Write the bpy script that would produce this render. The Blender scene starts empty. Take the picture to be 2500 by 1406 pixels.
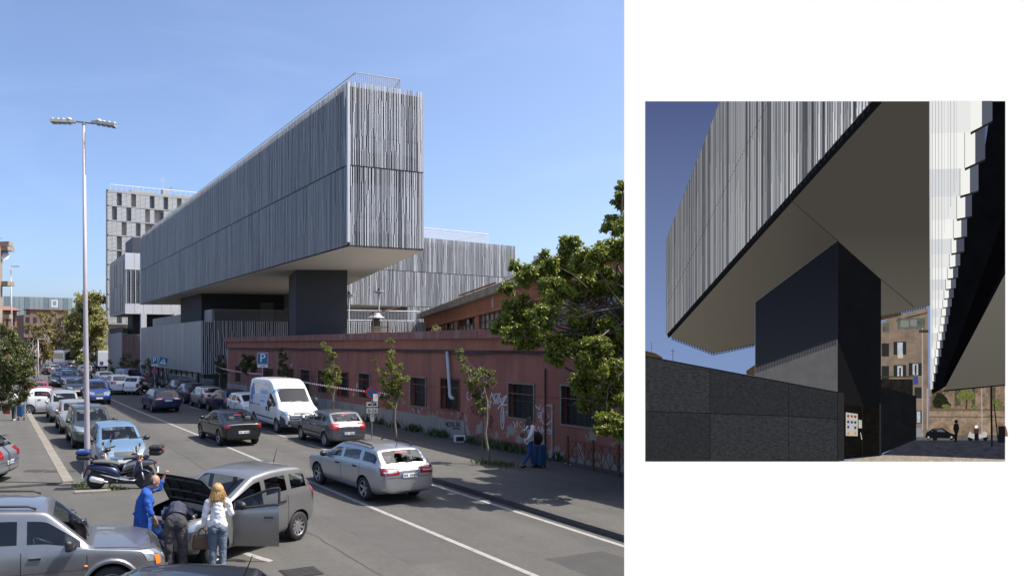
import bpy, bmesh, math, random
from mathutils import Vector, Matrix
from mathutils.bvhtree import BVHTree
R = math.radians
SC = bpy.context.scene
COL = SC.collection
random.seed(7)

# ------------------------------------------------------------------ camera
F, PX, HZ, H = 1800.0, 762.0, 842.0, 4.2      # focal length, principal column, horizon row (photo pixels), eye height (m)
cam_d = bpy.data.cameras.new('camera')
cam = bpy.data.objects.new('camera', cam_d); COL.objects.link(cam)
cam.location = (0, 0, H); cam.rotation_euler = (R(90), 0, 0)
cam_d.sensor_width = 36; cam_d.lens = F / 2500 * 36
cam_d.shift_x = (1250 - PX) / 2500; cam_d.shift_y = (HZ - 703) / 2500
cam_d.clip_start = .1; cam_d.clip_end = 4000
SC.camera = cam
# ------------------------------------------------------------------ sky, sun, exposure
SUN_EL, SUN_BACK = 58.0, 7.0                  # elevation; degrees behind the lateral (+X) direction
w = bpy.data.worlds.new('World'); SC.world = w; w.use_nodes = True
nt = w.node_tree; nt.nodes.clear()
sky = nt.nodes.new('ShaderNodeTexSky'); sky.sky_type = 'NISHITA'; sky.sun_disc = False
sky.sun_elevation = R(SUN_EL); sky.sun_rotation = R(90 + SUN_BACK)
sky.altitude = 60; sky.air_density = .7; sky.dust_density = 2.9; sky.ozone_density = 4.0
bg = nt.nodes.new('ShaderNodeBackground'); bg.inputs[1].default_value = .148
wo = nt.nodes.new('ShaderNodeOutputWorld')
# thin cirrus, everywhere in the sky
tcw = nt.nodes.new('ShaderNodeTexCoord'); mpw = nt.nodes.new('ShaderNodeMapping'); mpw.inputs['Scale'].default_value = (2.2, 2.2, 5.5); mpw.inputs['Rotation'].default_value = (.3, .5, .2)
nzw = nt.nodes.new('ShaderNodeTexNoise'); nzw.inputs['Scale'].default_value = 1.3; nzw.inputs['Detail'].default_value = 9; nzw.inputs['Roughness'].default_value = .62; nzw.inputs['Distortion'].default_value = .9
mrw = nt.nodes.new('ShaderNodeMapRange'); mrw.inputs[1].default_value = .5; mrw.inputs[2].default_value = .8; mrw.inputs[3].default_value = 0; mrw.inputs[4].default_value = .06
mxw = nt.nodes.new('ShaderNodeMix'); mxw.data_type = 'RGBA'; mxw.inputs[7].default_value = (5.0, 5.6, 6.6, 1)
nt.links.new(tcw.outputs['Generated'], mpw.inputs[0]); nt.links.new(mpw.outputs[0], nzw.inputs['Vector']); nt.links.new(nzw.outputs[0], mrw.inputs[0]); nt.links.new(mrw.outputs[0], mxw.inputs[0]); nt.links.new(sky.outputs[0], mxw.inputs[6])
nt.links.new(mxw.outputs[2], bg.inputs[0]); nt.links.new(bg.outputs[0], wo.inputs[0])
sd = bpy.data.lights.new('sun', 'SUN'); sd.energy = 4.0; sd.angle = R(.53); sd.color = (1, .95, .87)
so = bpy.data.objects.new('sun', sd); COL.objects.link(so); so.location = (30, -10, 60)
SUN_DIR = Vector((math.cos(R(SUN_EL)) * math.cos(R(SUN_BACK)), -math.cos(R(SUN_EL)) * math.sin(R(SUN_BACK)), math.sin(R(SUN_EL))))
so.rotation_euler = SUN_DIR.to_track_quat('Z', 'Y').to_euler()
SC.view_settings.view_transform = 'Standard'; SC.view_settings.look = 'None'
SC.view_settings.exposure = 0.86; SC.view_settings.gamma = 1.0
SC.view_settings.use_curve_mapping = False

# ------------------------------------------------------------------ places
A0 = math.atan(771 / F)
U = Vector((-math.sin(A0), math.cos(A0), 0))      # along the street, away from the viewpoint
V = Vector((math.cos(A0), math.sin(A0), 0))       # across the street, to the right
def gp(px, py, z=0.0):
    Y = F * (H - z) / (py - HZ); return Vector(((px - PX) * Y / F, Y, z))
def at(px, py, Y):
    return Vector(((px - PX) * Y / F, Y, H + (HZ - py) * Y / F))
def st(s, t, z=0.0): return U * s + V * t + Vector((0, 0, z))
def on_t(px, t):
    k = (px - PX) / F; Y = t / (V.x * k + V.y); return Vector((k * Y, Y, 0))
def s_of(p): return p.dot(U)
def on_wall(px, py, t):
    p = on_t(px, t); return s_of(p), H + (HZ - py) * p.y / F

# ------------------------------------------------------------------ materials
MATS = {}
def srgb(r, g, b):
    f = lambda c: c / 12.92 if c <= .04045 else ((c + .055) / 1.055) ** 2.4
    return (f(r / 255), f(g / 255), f(b / 255))
def newmat(name):
    m = bpy.data.materials.new(name); m.use_nodes = True; MATS[name] = m
    return m, m.node_tree, m.node_tree.nodes['Principled BSDF']
def mat(name, col, rough=.7, metal=0., var=.15, scale=4., bump=0., bscale=None, spec=.5, coat=0., stretch=None, dark=None, dfac=.0, dscale=1.0):
    if name in MATS: return MATS[name]
    m, nt, b = newmat(name); L = nt.links.new
    b.inputs['Roughness'].default_value = rough; b.inputs['Metallic'].default_value = metal
    b.inputs['Specular IOR Level'].default_value = spec; b.inputs['Coat Weight'].default_value = coat
    b.inputs['Coat Roughness'].default_value = .04
    tc = nt.nodes.new('ShaderNodeTexCoord'); src = tc.outputs['Object']
    if stretch:
        mp = nt.nodes.new('ShaderNodeMapping'); mp.inputs['Scale'].default_value = stretch; L(src, mp.inputs[0]); src = mp.outputs[0]
    n = nt.nodes.new('ShaderNodeTexNoise'); n.inputs['Scale'].default_value = scale; n.inputs['Detail'].default_value = 6; n.inputs['Roughness'].default_value = .65
    L(src, n.inputs['Vector'])
    mr = nt.nodes.new('ShaderNodeMapRange'); mr.inputs[1].default_value = .25; mr.inputs[2].default_value = .75
    mr.inputs[3].default_value = 1 - var; mr.inputs[4].default_value = 1 + var; L(n.outputs[0], mr.inputs[0])
    mx = nt.nodes.new('ShaderNodeMix'); mx.data_type = 'RGBA'; mx.blend_type = 'MULTIPLY'; mx.inputs[0].default_value = 1
    mx.inputs[6].default_value = (*col, 1); L(mr.outputs[0], mx.inputs[7]); out = mx.outputs[2]
    if dark is not None:
        n2 = nt.nodes.new('ShaderNodeTexNoise'); n2.inputs['Scale'].default_value = dscale; n2.inputs['Detail'].default_value = 8; n2.inputs['Roughness'].default_value = .7
        L(src, n2.inputs['Vector'])
        m2 = nt.nodes.new('ShaderNodeMapRange'); m2.inputs[1].default_value = .5; m2.inputs[2].default_value = .68; m2.inputs[3].default_value = 0; m2.inputs[4].default_value = dfac
        L(n2.outputs[0], m2.inputs[0])
        x2 = nt.nodes.new('ShaderNodeMix'); x2.data_type = 'RGBA'; L(m2.outputs[0], x2.inputs[0]); L(out, x2.inputs[6]); x2.inputs[7].default_value = (*dark, 1); out = x2.outputs[2]
    L(out, b.inputs['Base Color'])
    if bump:
        nb = nt.nodes.new('ShaderNodeTexNoise'); nb.inputs['Scale'].default_value = bscale or scale * 6; nb.inputs['Detail'].default_value = 4; L(tc.outputs['Object'], nb.inputs['Vector'])
        bp = nt.nodes.new('ShaderNodeBump'); bp.inputs['Strength'].default_value = bump; bp.inputs['Distance'].default_value = .03
        L(nb.outputs[0], bp.inputs['Height']); L(bp.outputs[0], b.inputs['Normal'])
    return m
def paint(name, col, metal=.35, rough=.34):
    if name in MATS: return MATS[name]
    m, nt, b = newmat(name); L = nt.links.new
    b.inputs['Metallic'].default_value = metal; b.inputs['Roughness'].default_value = rough
    b.inputs['Coat Weight'].default_value = .8; b.inputs['Coat Roughness'].default_value = .03
    tc = nt.nodes.new('ShaderNodeTexCoord'); n = nt.nodes.new('ShaderNodeTexNoise'); n.inputs['Scale'].default_value = 3.5; n.inputs['Detail'].default_value = 5
    L(tc.outputs['Object'], n.inputs['Vector'])
    mr = nt.nodes.new('ShaderNodeMapRange'); mr.inputs[3].default_value = .9; mr.inputs[4].default_value = 1.08; L(n.outputs[0], mr.inputs[0])
    mx = nt.nodes.new('ShaderNodeMix'); mx.data_type = 'RGBA'; mx.blend_type = 'MULTIPLY'; mx.inputs[0].default_value = 1; mx.inputs[6].default_value = (*col, 1); L(mr.outputs[0], mx.inputs[7])
    gm = nt.nodes.new('ShaderNodeNewGeometry'); x2 = nt.nodes.new('ShaderNodeMix'); x2.data_type = 'RGBA'
    L(gm.outputs['Backfacing'], x2.inputs[0]); L(mx.outputs[2], x2.inputs[6]); x2.inputs[7].default_value = (.05, .05, .052, 1)   # inside of the shell: dark trim
    L(x2.outputs[2], b.inputs['Base Color'])
    mr2 = nt.nodes.new('ShaderNodeMapRange'); mr2.inputs[3].default_value = rough - .06; mr2.inputs[4].default_value = rough + .12; L(n.outputs[0], mr2.inputs[0]); L(mr2.outputs[0], b.inputs['Roughness'])
    return m
def glassmat(name, tint, refl=1.0, rough=.01):
    m = bpy.data.materials.new(name); m.use_nodes = True; MATS[name] = m; nt = m.node_tree; nt.nodes.clear(); L = nt.links.new
    o = nt.nodes.new('ShaderNodeOutputMaterial'); mx = nt.nodes.new('ShaderNodeMixShader'); fr = nt.nodes.new('ShaderNodeFresnel'); fr.inputs[0].default_value = 1.55
    mu = nt.nodes.new('ShaderNodeMath'); mu.operation = 'MULTIPLY'; mu.inputs[1].default_value = refl; mu.use_clamp = True
    t = nt.nodes.new('ShaderNodeBsdfTransparent'); t.inputs[0].default_value = (*tint, 1)
    g = nt.nodes.new('ShaderNodeBsdfGlossy'); g.inputs['Roughness'].default_value = rough
    gm = nt.nodes.new('ShaderNodeNewGeometry'); iv = nt.nodes.new('ShaderNodeMath'); iv.operation = 'SUBTRACT'; iv.inputs[0].default_value = 1; L(gm.outputs['Backfacing'], iv.inputs[1]); m2 = nt.nodes.new('ShaderNodeMath'); m2.operation = 'MULTIPLY'
    L(fr.outputs[0], mu.inputs[0]); L(mu.outputs[0], m2.inputs[0]); L(iv.outputs[0], m2.inputs[1]); L(m2.outputs[0], mx.inputs[0]); L(t.outputs[0], mx.inputs[1]); L(g.outputs[0], mx.inputs[2]); L(mx.outputs[0], o.inputs[0])
    return m
glassmat('car_glass', (.66, .71, .70), 1.25)
glassmat('clear_shield', (.8, .83, .84), 1.3)
glassmat('lamp_glass', (.75, .77, .78), 1.4, .05)
mat('window_glass', (.03, .035, .04), .06, var=.3, scale=.7, spec=.9)
mat('rubber', (.018, .018, .019), .75, var=.2)
mat('black_plastic', (.02, .02, .022), .5, var=.2)
mat('dark_trim', (.012, .012, .013), .8, var=.1)
mat('chrome', (.7, .7, .72), .18, 1., var=.05)
mat('alloy', (.42, .42, .44), .35, .8, var=.1, scale=12)
mat('reflector', (.72, .74, .76), .22, .7, var=.2, scale=14)
mat('red_lens', (.26, .010, .012), .15, var=.2, scale=10, coat=1)
mat('orange_lens', (.75, .2, .02), .2, var=.1, coat=1)
mat('plate_white', (.72, .73, .74), .5, var=.05)
mat('plate_blue', (.03, .09, .35), .5, var=.05)
mat('ink_black', (.015, .015, .015), .6, var=.1)
mat('seat_fabric', (.10, .10, .105), .9, var=.2, scale=20)
mat('steel_grey', (.30, .31, .33), .45, .6, var=.12)
mat('galvanised', (.40, .40, .43), .5, .5, var=.12, scale=6)

# ------------------------------------------------------------------ mesh helpers
class MB:
    def __init__(s): s.v = []; s.f = []
    def quad(s, a, b, c, d):
        n = len(s.v); s.v += [Vector(a), Vector(b), Vector(c), Vector(d)]; s.f.append((n, n + 1, n + 2, n + 3)); return s
    def poly(s, pts):
        n = len(s.v); s.v += [Vector(p) for p in pts]; s.f.append(tuple(range(n, n + len(pts)))); return s
    def hexa(s, p):                      # 8 points: bottom ring, top ring
        n = len(s.v); s.v += [Vector(q) for q in p]
        s.f += [(n + 3, n + 2, n + 1, n), (n + 4, n + 5, n + 6, n + 7)]
        for i in range(4): j = (i + 1) % 4; s.f.append((n + i, n + j, n + 4 + j, n + 4 + i))
        return s
    def box(s, c, size, ax=None, ay=None):
        c = Vector(c); ax = Vector(ax or (1, 0, 0)); ay = Vector(ay) if ay else Vector((-ax.y, ax.x, 0)); az = ax.cross(ay)
        x, y, z = ax * size[0] / 2, ay * size[1] / 2, az * size[2] / 2
        return s.hexa([c - x - y - z, c + x - y - z, c + x + y - z, c - x + y - z, c - x - y + z, c + x - y + z, c + x + y + z, c - x + y + z])
    def prism(s, pts, ext):              # polygon extruded along a vector
        n = len(s.v); k = len(pts); e = Vector(ext); s.v += [Vector(p) for p in pts] + [Vector(p) + e for p in pts]
        s.f += [tuple(range(n + k - 1, n - 1, -1)), tuple(range(n + k, n + 2 * k))]
        for i in range(k): j = (i + 1) % k; s.f.append((n + i, n + j, n + k + j, n + k + i))
        return s
    def tube(s, path, r, seg=8, cap=True):
        path = [Vector(p) for p in path]; rs = r if isinstance(r, (list, tuple)) else [r] * len(path); rings = []
        up = None
        for i, p in enumerate(path):
            d = (path[min(i + 1, len(path) - 1)] - path[max(i - 1, 0)]).normalized()
            if up is None: up = d.orthogonal().normalized()
            up = (up - d * up.dot(d)); up = up.normalized() if up.length > 1e-6 else d.orthogonal().normalized()
            q = d.cross(up); n = len(s.v)
            for k in range(seg):
                a = 2 * math.pi * k / seg; s.v.append(p + (up * math.cos(a) + q * math.sin(a)) * rs[i])
            rings.append(n)
        for a, b in zip(rings, rings[1:]):
            for k in range(seg): j = (k + 1) % seg; s.f.append((a + k, a + j, b + j, b + k))
        if cap: s.f.append(tuple(rings[0] + k for k in range(seg))[::-1]); s.f.append(tuple(rings[-1] + k for k in range(seg)))
        return s
    def lathe(s, c, axis, prof, seg=16, cap=True):  # prof: (distance along axis, radius)
        c = Vector(c); axis = Vector(axis).normalized(); up = axis.orthogonal().normalized(); q = axis.cross(up); rings = []
        for d, r in prof:
            rings.append(len(s.v)); r = max(r, 1e-4)
            for k in range(seg): a = 2 * math.pi * k / seg; s.v.append(c + axis * d + (up * math.cos(a) + q * math.sin(a)) * r)
        for a, b in zip(rings, rings[1:]):
            for k in range(seg): j = (k + 1) % seg; s.f.append((a + k, a + j, b + j, b + k))
        if cap: s.f.append(tuple(rings[0] + k for k in range(seg))[::-1]); s.f.append(tuple(rings[-1] + k for k in range(seg)))
        return s
    def ball(s, c, r, seg=12, rings=7):
        c = Vector(c); r = Vector(r) if not isinstance(r, (int, float)) else Vector((r, r, r)); n0 = len(s.v)
        for i in range(rings + 1):
            th = math.pi * i / rings
            for k in range(seg):
                a = 2 * math.pi * k / seg; s.v.append(c + Vector((r.x * math.sin(th) * math.cos(a), r.y * math.sin(th) * math.sin(a), r.z * math.cos(th))))
        for i in range(rings):
            for k in range(seg):
                j = (k + 1) % seg; a = n0 + i * seg; b = a + seg; s.f.append((a + k, b + k, b + j, a + j))
        return s
    def mesh(s, name, smooth=False, off=None):
        me = bpy.data.meshes.new(name); me.from_pydata([tuple(p - off) if off is not None else tuple(p) for p in s.v], [], s.f); me.update()
        if smooth: me.shade_smooth()
        return me
    def build(s, name, m, parent=None, smooth=False, world=True):
        off = wloc(parent) if (parent and world) else None
        return link(name, s.mesh(name, smooth, off), m, parent)
def wloc(o):
    p = Vector((0, 0, 0))
    while o: p += o.location; o = o.parent
    return p
def link(name, me, m=None, parent=None):
    o = bpy.data.objects.new(name, me); PENDING.append(o)
    if m is not None:
        if isinstance(m, str): m = MATS[m]
        if len(me.materials) == 0: me.materials.append(m)
        else: o.material_slots[0].link = 'OBJECT'; o.material_slots[0].material = m
    if parent: o.parent = parent; KIDS.setdefault(parent.as_pointer(), []).append(o)
    return o
PENDING, KIDS = [], {}                       # objects are linked to the scene in one go at the end
def kids(o): return KIDS.get(o.as_pointer(), [])
def thing(name, label, cat, loc=(0, 0, 0), rz=0, group=None):
    o = bpy.data.objects.new(name, None); PENDING.append(o); o.location = loc; o.rotation_euler = (0, 0, rz); o.empty_display_size = .2
    return tag(o, label, cat, group)
def tag(o, label, cat, group=None):
    o['label'] = label; o['category'] = cat
    if group: o['group'] = group
    return o
def struct(o): o['kind'] = 'structure'; return o
def stuff(o): o['kind'] = 'stuff'; return o
def copy_tree(o, parent=None):
    c = o.copy(); PENDING.append(c); c.parent = parent
    if parent: KIDS.setdefault(parent.as_pointer(), []).append(c)
    for ch in kids(o): copy_tree(ch, c)
    return c
def text_mesh(txt, size=1.0, ext=.0, align='CENTER', shear=0):
    cu = bpy.data.curves.new('t', 'FONT'); cu.body = txt; cu.size = size; cu.extrude = ext; cu.align_x = align; cu.align_y = 'CENTER'; cu.shear = shear
    o = bpy.data.objects.new('t', cu); COL.objects.link(o)
    dg = bpy.context.evaluated_depsgraph_get(); me = bpy.data.meshes.new_from_object(o.evaluated_get(dg))
    bpy.data.objects.remove(o); bpy.data.curves.remove(cu); me.materials.clear(); return me
def lettering(name, txt, size, org, ax, ay, m, parent, ext=0.0, shear=0):
    me = text_mesh(txt, size, ext, shear=shear); ax = Vector(ax).normalized(); ay = Vector(ay).normalized(); az = ax.cross(ay)
    M = Matrix((ax, ay, az)).transposed().to_4x4(); M.translation = Vector(org) - (wloc(parent) if parent else Vector())
    me.transform(M); return link(name, me, m, parent)
def evaluated(me, mods):
    o = bpy.data.objects.new('tmp', me); COL.objects.link(o)
    for t, kw in mods:
        md = o.modifiers.new(t, t)
        for k, v in kw.items(): setattr(md, k, v)
    dg = bpy.context.evaluated_depsgraph_get(); r = bpy.data.meshes.new_from_object(o.evaluated_get(dg))
    bpy.data.objects.remove(o); return r
def lerp(a, b, t): return a + (b - a) * t
def interp(tab, x):
    if x <= tab[0][0]: return tab[0][1]
    for (a, b), (c, d) in zip(tab, tab[1:]):
        if x <= c: return lerp(b, d, (x - a) / (c - a) if c > a else 0)
    return tab[-1][1]
# ================================================================== ground, road, pavements
mat('earth', (.16, .15, .13), .95, var=.25, scale=.3)
ASP = mat('asphalt', (.081, .0765, .069), .88, var=.1, scale=1.1, bump=.35, bscale=55, dark=(.06, .057, .052), dfac=.5, dscale=.35)
def road_wear(m):
    nt = m.node_tree; L = nt.links.new; b = nt.nodes['Principled BSDF']; src = b.inputs['Base Color'].links[0].from_socket; tc = nt.nodes.new('ShaderNodeTexCoord')
    # polished wheel tracks: noise drawn out along the street; grit; small oil drips
    mp = nt.nodes.new('ShaderNodeMapping'); mp.vector_type = 'TEXTURE'; mp.inputs['Rotation'].default_value = (0, 0, A0); mp.inputs['Scale'].default_value = (1, 26, 1); L(tc.outputs['Object'], mp.inputs[0])
    def mult(vec, scale, lo, hi, a, c, detail=3):
        global_src = mult.src; n = nt.nodes.new('ShaderNodeTexNoise'); n.inputs['Scale'].default_value = scale; n.inputs['Detail'].default_value = detail; L(vec, n.inputs['Vector'])
        r = nt.nodes.new('ShaderNodeMapRange'); r.inputs[1].default_value = lo; r.inputs[2].default_value = hi; r.inputs[3].default_value = a; r.inputs[4].default_value = c; L(n.outputs[0], r.inputs[0])
        x = nt.nodes.new('ShaderNodeMix'); x.data_type = 'RGBA'; x.blend_type = 'MULTIPLY'; x.inputs[0].default_value = 1; L(global_src, x.inputs[6]); L(r.outputs[0], x.inputs[7]); mult.src = x.outputs[2]
    mult.src = src
    mult(mp.outputs[0], 1.1, .3, .7, .86, 1.12); mult(tc.outputs['Object'], 70, .3, .7, .72, 1.28, 2); mult(tc.outputs['Object'], 9, .3, .7, .9, 1.1, 5); mult(tc.outputs['Object'], 1.7, .66, .74, 1, .66, 6)
    L(mult.src, b.inputs['Base Color'])
road_wear(ASP)
road_wear(mat('asphalt_pave', (.09, .085, .076), .9, var=.12, scale=.9, bump=.3, bscale=45, dark=(.054, .051, .047), dfac=.4, dscale=.35))
mat('road_white', (.29, .28, .262), .8, var=.18, scale=7, dark=(.14, .135, .125), dfac=.8, dscale=5)
mat('travertine', (.2, .18, .148), .85, var=.2, scale=3, bump=.2)
mat('basalt', (.075, .07, .066), .85, var=.25, scale=4, bump=.25)
def strip(name, pts, z, m, parent=None):
    mb = MB(); mb.poly([Vector((p.x, p.y, z)) for p in pts]); o = mb.build(name, m, parent); return o
# ground: one sheet to the horizon
g = MB(); g.quad((-2500, -400, -.03), (2500, -400, -.03), (2500, 3200, -.03), (-2500, 3200, -.03)); struct(g.build('ground', 'earth'))
rd = MB()
edges = [(-12, -30, 14.6), (20, -30, 14.6), (60, -4, 14.6), (110, -6, 20), (180, -10, 26), (420, -10, 60)]
for (s0, a0, b0), (s1, a1, b1) in zip(edges, edges[1:]):
    rd.quad(st(s0, a0), st(s0, b0), st(s1, b1), st(s1, a1))
road = struct(rd.build('road', 'asphalt'))
def lane_t(s): return interp([(5, 9.1), (30, 8.75), (50, 8.25), (90, 7.9), (200, 8.5)], s)
ln = MB()
for i in range(0, 60):
    s0, s1 = 4 + i * 2.5, 6.5 + i * 2.5
    ln.quad(st(s0, lane_t(s0) - .07, .004), st(s0, lane_t(s0) + .07, .004), st(s1, lane_t(s1) + .07, .004), st(s1, lane_t(s1) - .07, .004))
struct(ln.build('lane_line', 'road_white'))
ln = MB(); ln.quad(st(0, 11.98, .004), st(0, 12.12, .004), st(26, 12.12, .004), st(26, 11.98, .004)); struct(ln.build('edge_line', 'road_white'))
ln = MB()
for i in range(9):
    s0 = 27.5 + i * 5.2
    ln.quad(st(s0, 12.1, .004), st(s0, 14.3, .004), st(s0 + .12, 14.3, .004), st(s0 + .12, 12.1, .004))
    for a, b in ((-1.3, 0), (.12, 1.3)): ln.quad(st(s0 + a, 12.1, .004), st(s0 + a, 12.22, .004), st(s0 + b, 12.22, .004), st(s0 + b, 12.1, .004))
struct(ln.build('parking_lines', 'road_white'))
ln = MB(); p = gp(585, 1350); q = gp(655, 1372); n = Vector((.05, .06, 0))
ln.quad(p + Vector((0, 0, .004)), q + Vector((0, 0, .004)), q + n * 2 + Vector((0, 0, .004)), p + n * 2 + Vector((0, 0, .004))); struct(ln.build('stop_line', 'road_white'))
# patches and sewer grate in the carriageway
pm = MB()
for px, py, wx, wy in ((700, 1385, .0, .0),):
    c = gp(px, py)
gr = thing('sewer_grate', 'dark iron sewer grate set in the asphalt near the bottom kerb', 'grate', gp(735, 1396, .004))
for i in range(7): MB().box(gr.location + U * (i * .07 - .21) + Vector((0, 0, .008)), (.62, .03, .016), V).build('bar', mat('iron', (.06, .055, .05), .7, .3, var=.3), gr)
MB().box(gr.location + Vector((0, 0, .003)), (.7, .52, .006), V).build('frame', 'dark_trim', gr)
# repair patches, tar seams and worn wheel tracks
mat('asphalt_patch', (.05, .048, .045), .85, var=.15, scale=2, bump=.3, bscale=50); mat('asphalt_light', (.074, .07, .064), .9, var=.14, scale=1.5, bump=.3, bscale=50); mat('tar', (.025, .024, .024), .5, var=.2)
def patch(s0, s1, t0, t1, m, z=.0022):
    mb = MB(); n = 7; P_ = []
    for i in range(n): P_.append(st(lerp(s0, s1, i / n), t0 + random.uniform(-.05, .05), z))
    for i in range(3): P_.append(st(s1 + random.uniform(-.05, .05), lerp(t0, t1, i / 3), z))
    for i in range(n): P_.append(st(lerp(s1, s0, i / n), t1 + random.uniform(-.05, .05), z))
    for i in range(3): P_.append(st(s0 + random.uniform(-.05, .05), lerp(t1, t0, i / 3), z))
    mb.poly(P_); struct(mb.build('road_patch', m))
patch(12.2, 16.5, 7.3, 8.2, 'asphalt_light'); patch(21, 23.2, 4.4, 6.0, 'asphalt_patch'); patch(30, 33, 9.6, 11.2, 'asphalt_light'); patch(9, 11.5, 9.9, 11.4, 'asphalt_patch', .0018); patch(16, 21, 1.0, 3.4, 'asphalt_light')
def seam(pts, wd=.016):
    mb = MB()
    for a, b in zip(pts, pts[1:]):
        d = (b - a).normalized(); nrm = Vector((-d.y, d.x, 0)) * wd * random.uniform(.3, .7); mb.quad(a - nrm, b - nrm, b + nrm, a + nrm)
    struct(mb.build('tar_seam', 'tar'))
for s0, s1, t0, t1 in ((8, 40, 6.4, 6.6), (27, 27.3, 4, 12)):
    n = int(max(s1 - s0, t1 - t0) / .35); seam([st(lerp(s0, s1, i / n) + random.gauss(0, .05), lerp(t0, t1, i / n) + random.gauss(0, .04), .003) for i in range(n + 1)])
# right pavement, 0.13 m above the road, wider before the parking bay
pv = MB(); PH = .13
def slab(mb, a, b, c, d, z0=-.02, z1=PH):
    mb.hexa([Vector((*p.xy, z0)) for p in (a, b, c, d)] + [Vector((*p.xy, z1)) for p in (a, b, c, d)])
slab(pv, st(-10, 12.55), st(-10, 18.7), st(25.2, 18.7), st(25.2, 12.55))
slab(pv, st(25.2, 14.85), st(25.2, 18.7), st(64, 18.7), st(64, 14.85))
slab(pv, st(64, 14.85), st(64, 19.6), st(120, 22.6), st(120, 18.2))
pave = struct(pv.build('pavement_right', 'asphalt_pave'))
k0 = MB(); k0.box((0, 0, .058), (.992, .19, .156)); km = k0.mesh('kerb_stone')
def kerb(parent, s0, s1, t, m='basalt', L=1.0, me=km):
    n = int((s1 - s0) / L)
    for i in range(n):
        o = link('kerb_stone', me, m, parent); o.location = st(s0 + (i + .5) * L, t, random.uniform(-.004, .004)); o.rotation_euler = (0, 0, math.atan2(U.y, U.x) + random.uniform(-.004, .004))
kerb(pave, -6, 25, 12.44); kerb(pave, 26.5, 62, 14.75)
for i in range(2): o = link('kerb_stone', km, 'basalt', pave); o.location = st(25.3 + i * .7, 13.0 + i * 1.0, 0); o.rotation_euler = (0, 0, math.atan2(U.y, U.x) - R(55))
# left pavement with pale travertine kerb
lp = MB(); LH = .07
slab(lp, st(23.4, -14), st(23.4, 1.85), st(62, 1.55), st(62, -14), z1=LH); slab(lp, st(62, -14), st(62, 1.55), st(160, -1.5), st(160, -14), z1=LH)
lpo = struct(lp.build('pavement_left', 'asphalt_pave'))
k1 = MB(); k1.box((0, 0, .02), (.99, .3, .12)); km1 = k1.mesh('kerb_stone')
for i in range(34):
    s = 23.4 + i; o = link('kerb_stone', km1, 'travertine', lpo); o.location = st(s + .5, lerp(2.0, 1.72, i / 34), random.uniform(-.004, .006)); o.rotation_euler = (0, 0, math.atan2(U.y, U.x) + .008)
a, b = gp(182, 1203), gp(345, 1194); d = (b - a).normalized(); nn = int((b - a).length / .99)
for i in range(nn): o = link('kerb_stone', km1, 'travertine', lpo); o.location = a + d * (i + .5) * .99 + Vector((0, 0, -.035)); o.rotation_euler = (0, 0, math.atan2(d.y, d.x))
a, b = gp(166, 1184), gp(222, 1184)
for i in range(1): o = link('kerb_stone', km1, 'travertine', lpo); o.location = gp(190, 1184, 0.0) + Vector((0, 0, -.03)); o.rotation_euler = (0, 0, 0)
for px, py, sx, sy in ((85, 1149, .62, .42), (128, 1150, .45, .35)):
    c = gp(px, py, LH); MB().box(c + Vector((0, 0, .004)), (sx, sy, .012)).build('manhole_cover', 'iron', lpo)

# grass and weeds -----------------------------------------------------------
mat('grass', (.075, .115, .025), .8, var=.35, scale=3)
mat('weed', (.05, .085, .022), .75, var=.35, scale=3)
def tuft_mesh(name, pts, n, hmin, hmax, spread, leafy=False):
    mb = MB()
    for _ in range(n):
        p = random.choice(pts); c = Vector(p) + Vector((random.gauss(0, spread), random.gauss(0, spread), 0)); h = random.uniform(hmin, hmax); a = random.uniform(0, 6.28)
        dx = Vector((math.cos(a), math.sin(a), 0)); tip = c + Vector((random.gauss(0, .5), random.gauss(0, .5), 0)) * h * .8 + Vector((0, 0, h)); wd = .012 if not leafy else .03
        mb.poly([c - dx * wd * .6, c + dx * wd * .6, c.lerp(tip, .55) + dx * wd, tip, c.lerp(tip, .5) - dx * wd])
    return mb
def tuft(name, label, pts, n, hmin, hmax, spread, m='grass', leafy=False, parent=None):
    o = tuft_mesh(name, pts, n, hmin, hmax, spread, leafy).build(name, m, parent); stuff(o)
    if not parent: tag(o, label, 'weeds')
    return o
tuft('grass_tuft', 'grass growing on the kerb beside the scooter rear wheel', [gp(195, 1187), gp(205, 1188), gp(212, 1187), gp(186, 1189), gp(282, 1196), gp(275, 1194)], 260, .06, .16, .1)
tuft('weeds', 'green weeds along the foot of the red wall by the grey base', [Vector((*on_t(px, 18.25).xy, PH)) for px in (900, 930, 968, 1010, 1020, 1062, 1075, 1085, 1150, 1180, 1195, 1215, 1235, 1250, 1265, 1290, 1370)], 1100, .1, .42, .22, 'weed', True)
tuft('grass_patch', 'grass patch in the tree pit at the leaning sapling', [gp(1210, 1134, PH), gp(1222, 1136, PH), gp(1230, 1137, PH), gp(1175, 1131, PH)], 420, .05, .17, .2)

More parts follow.
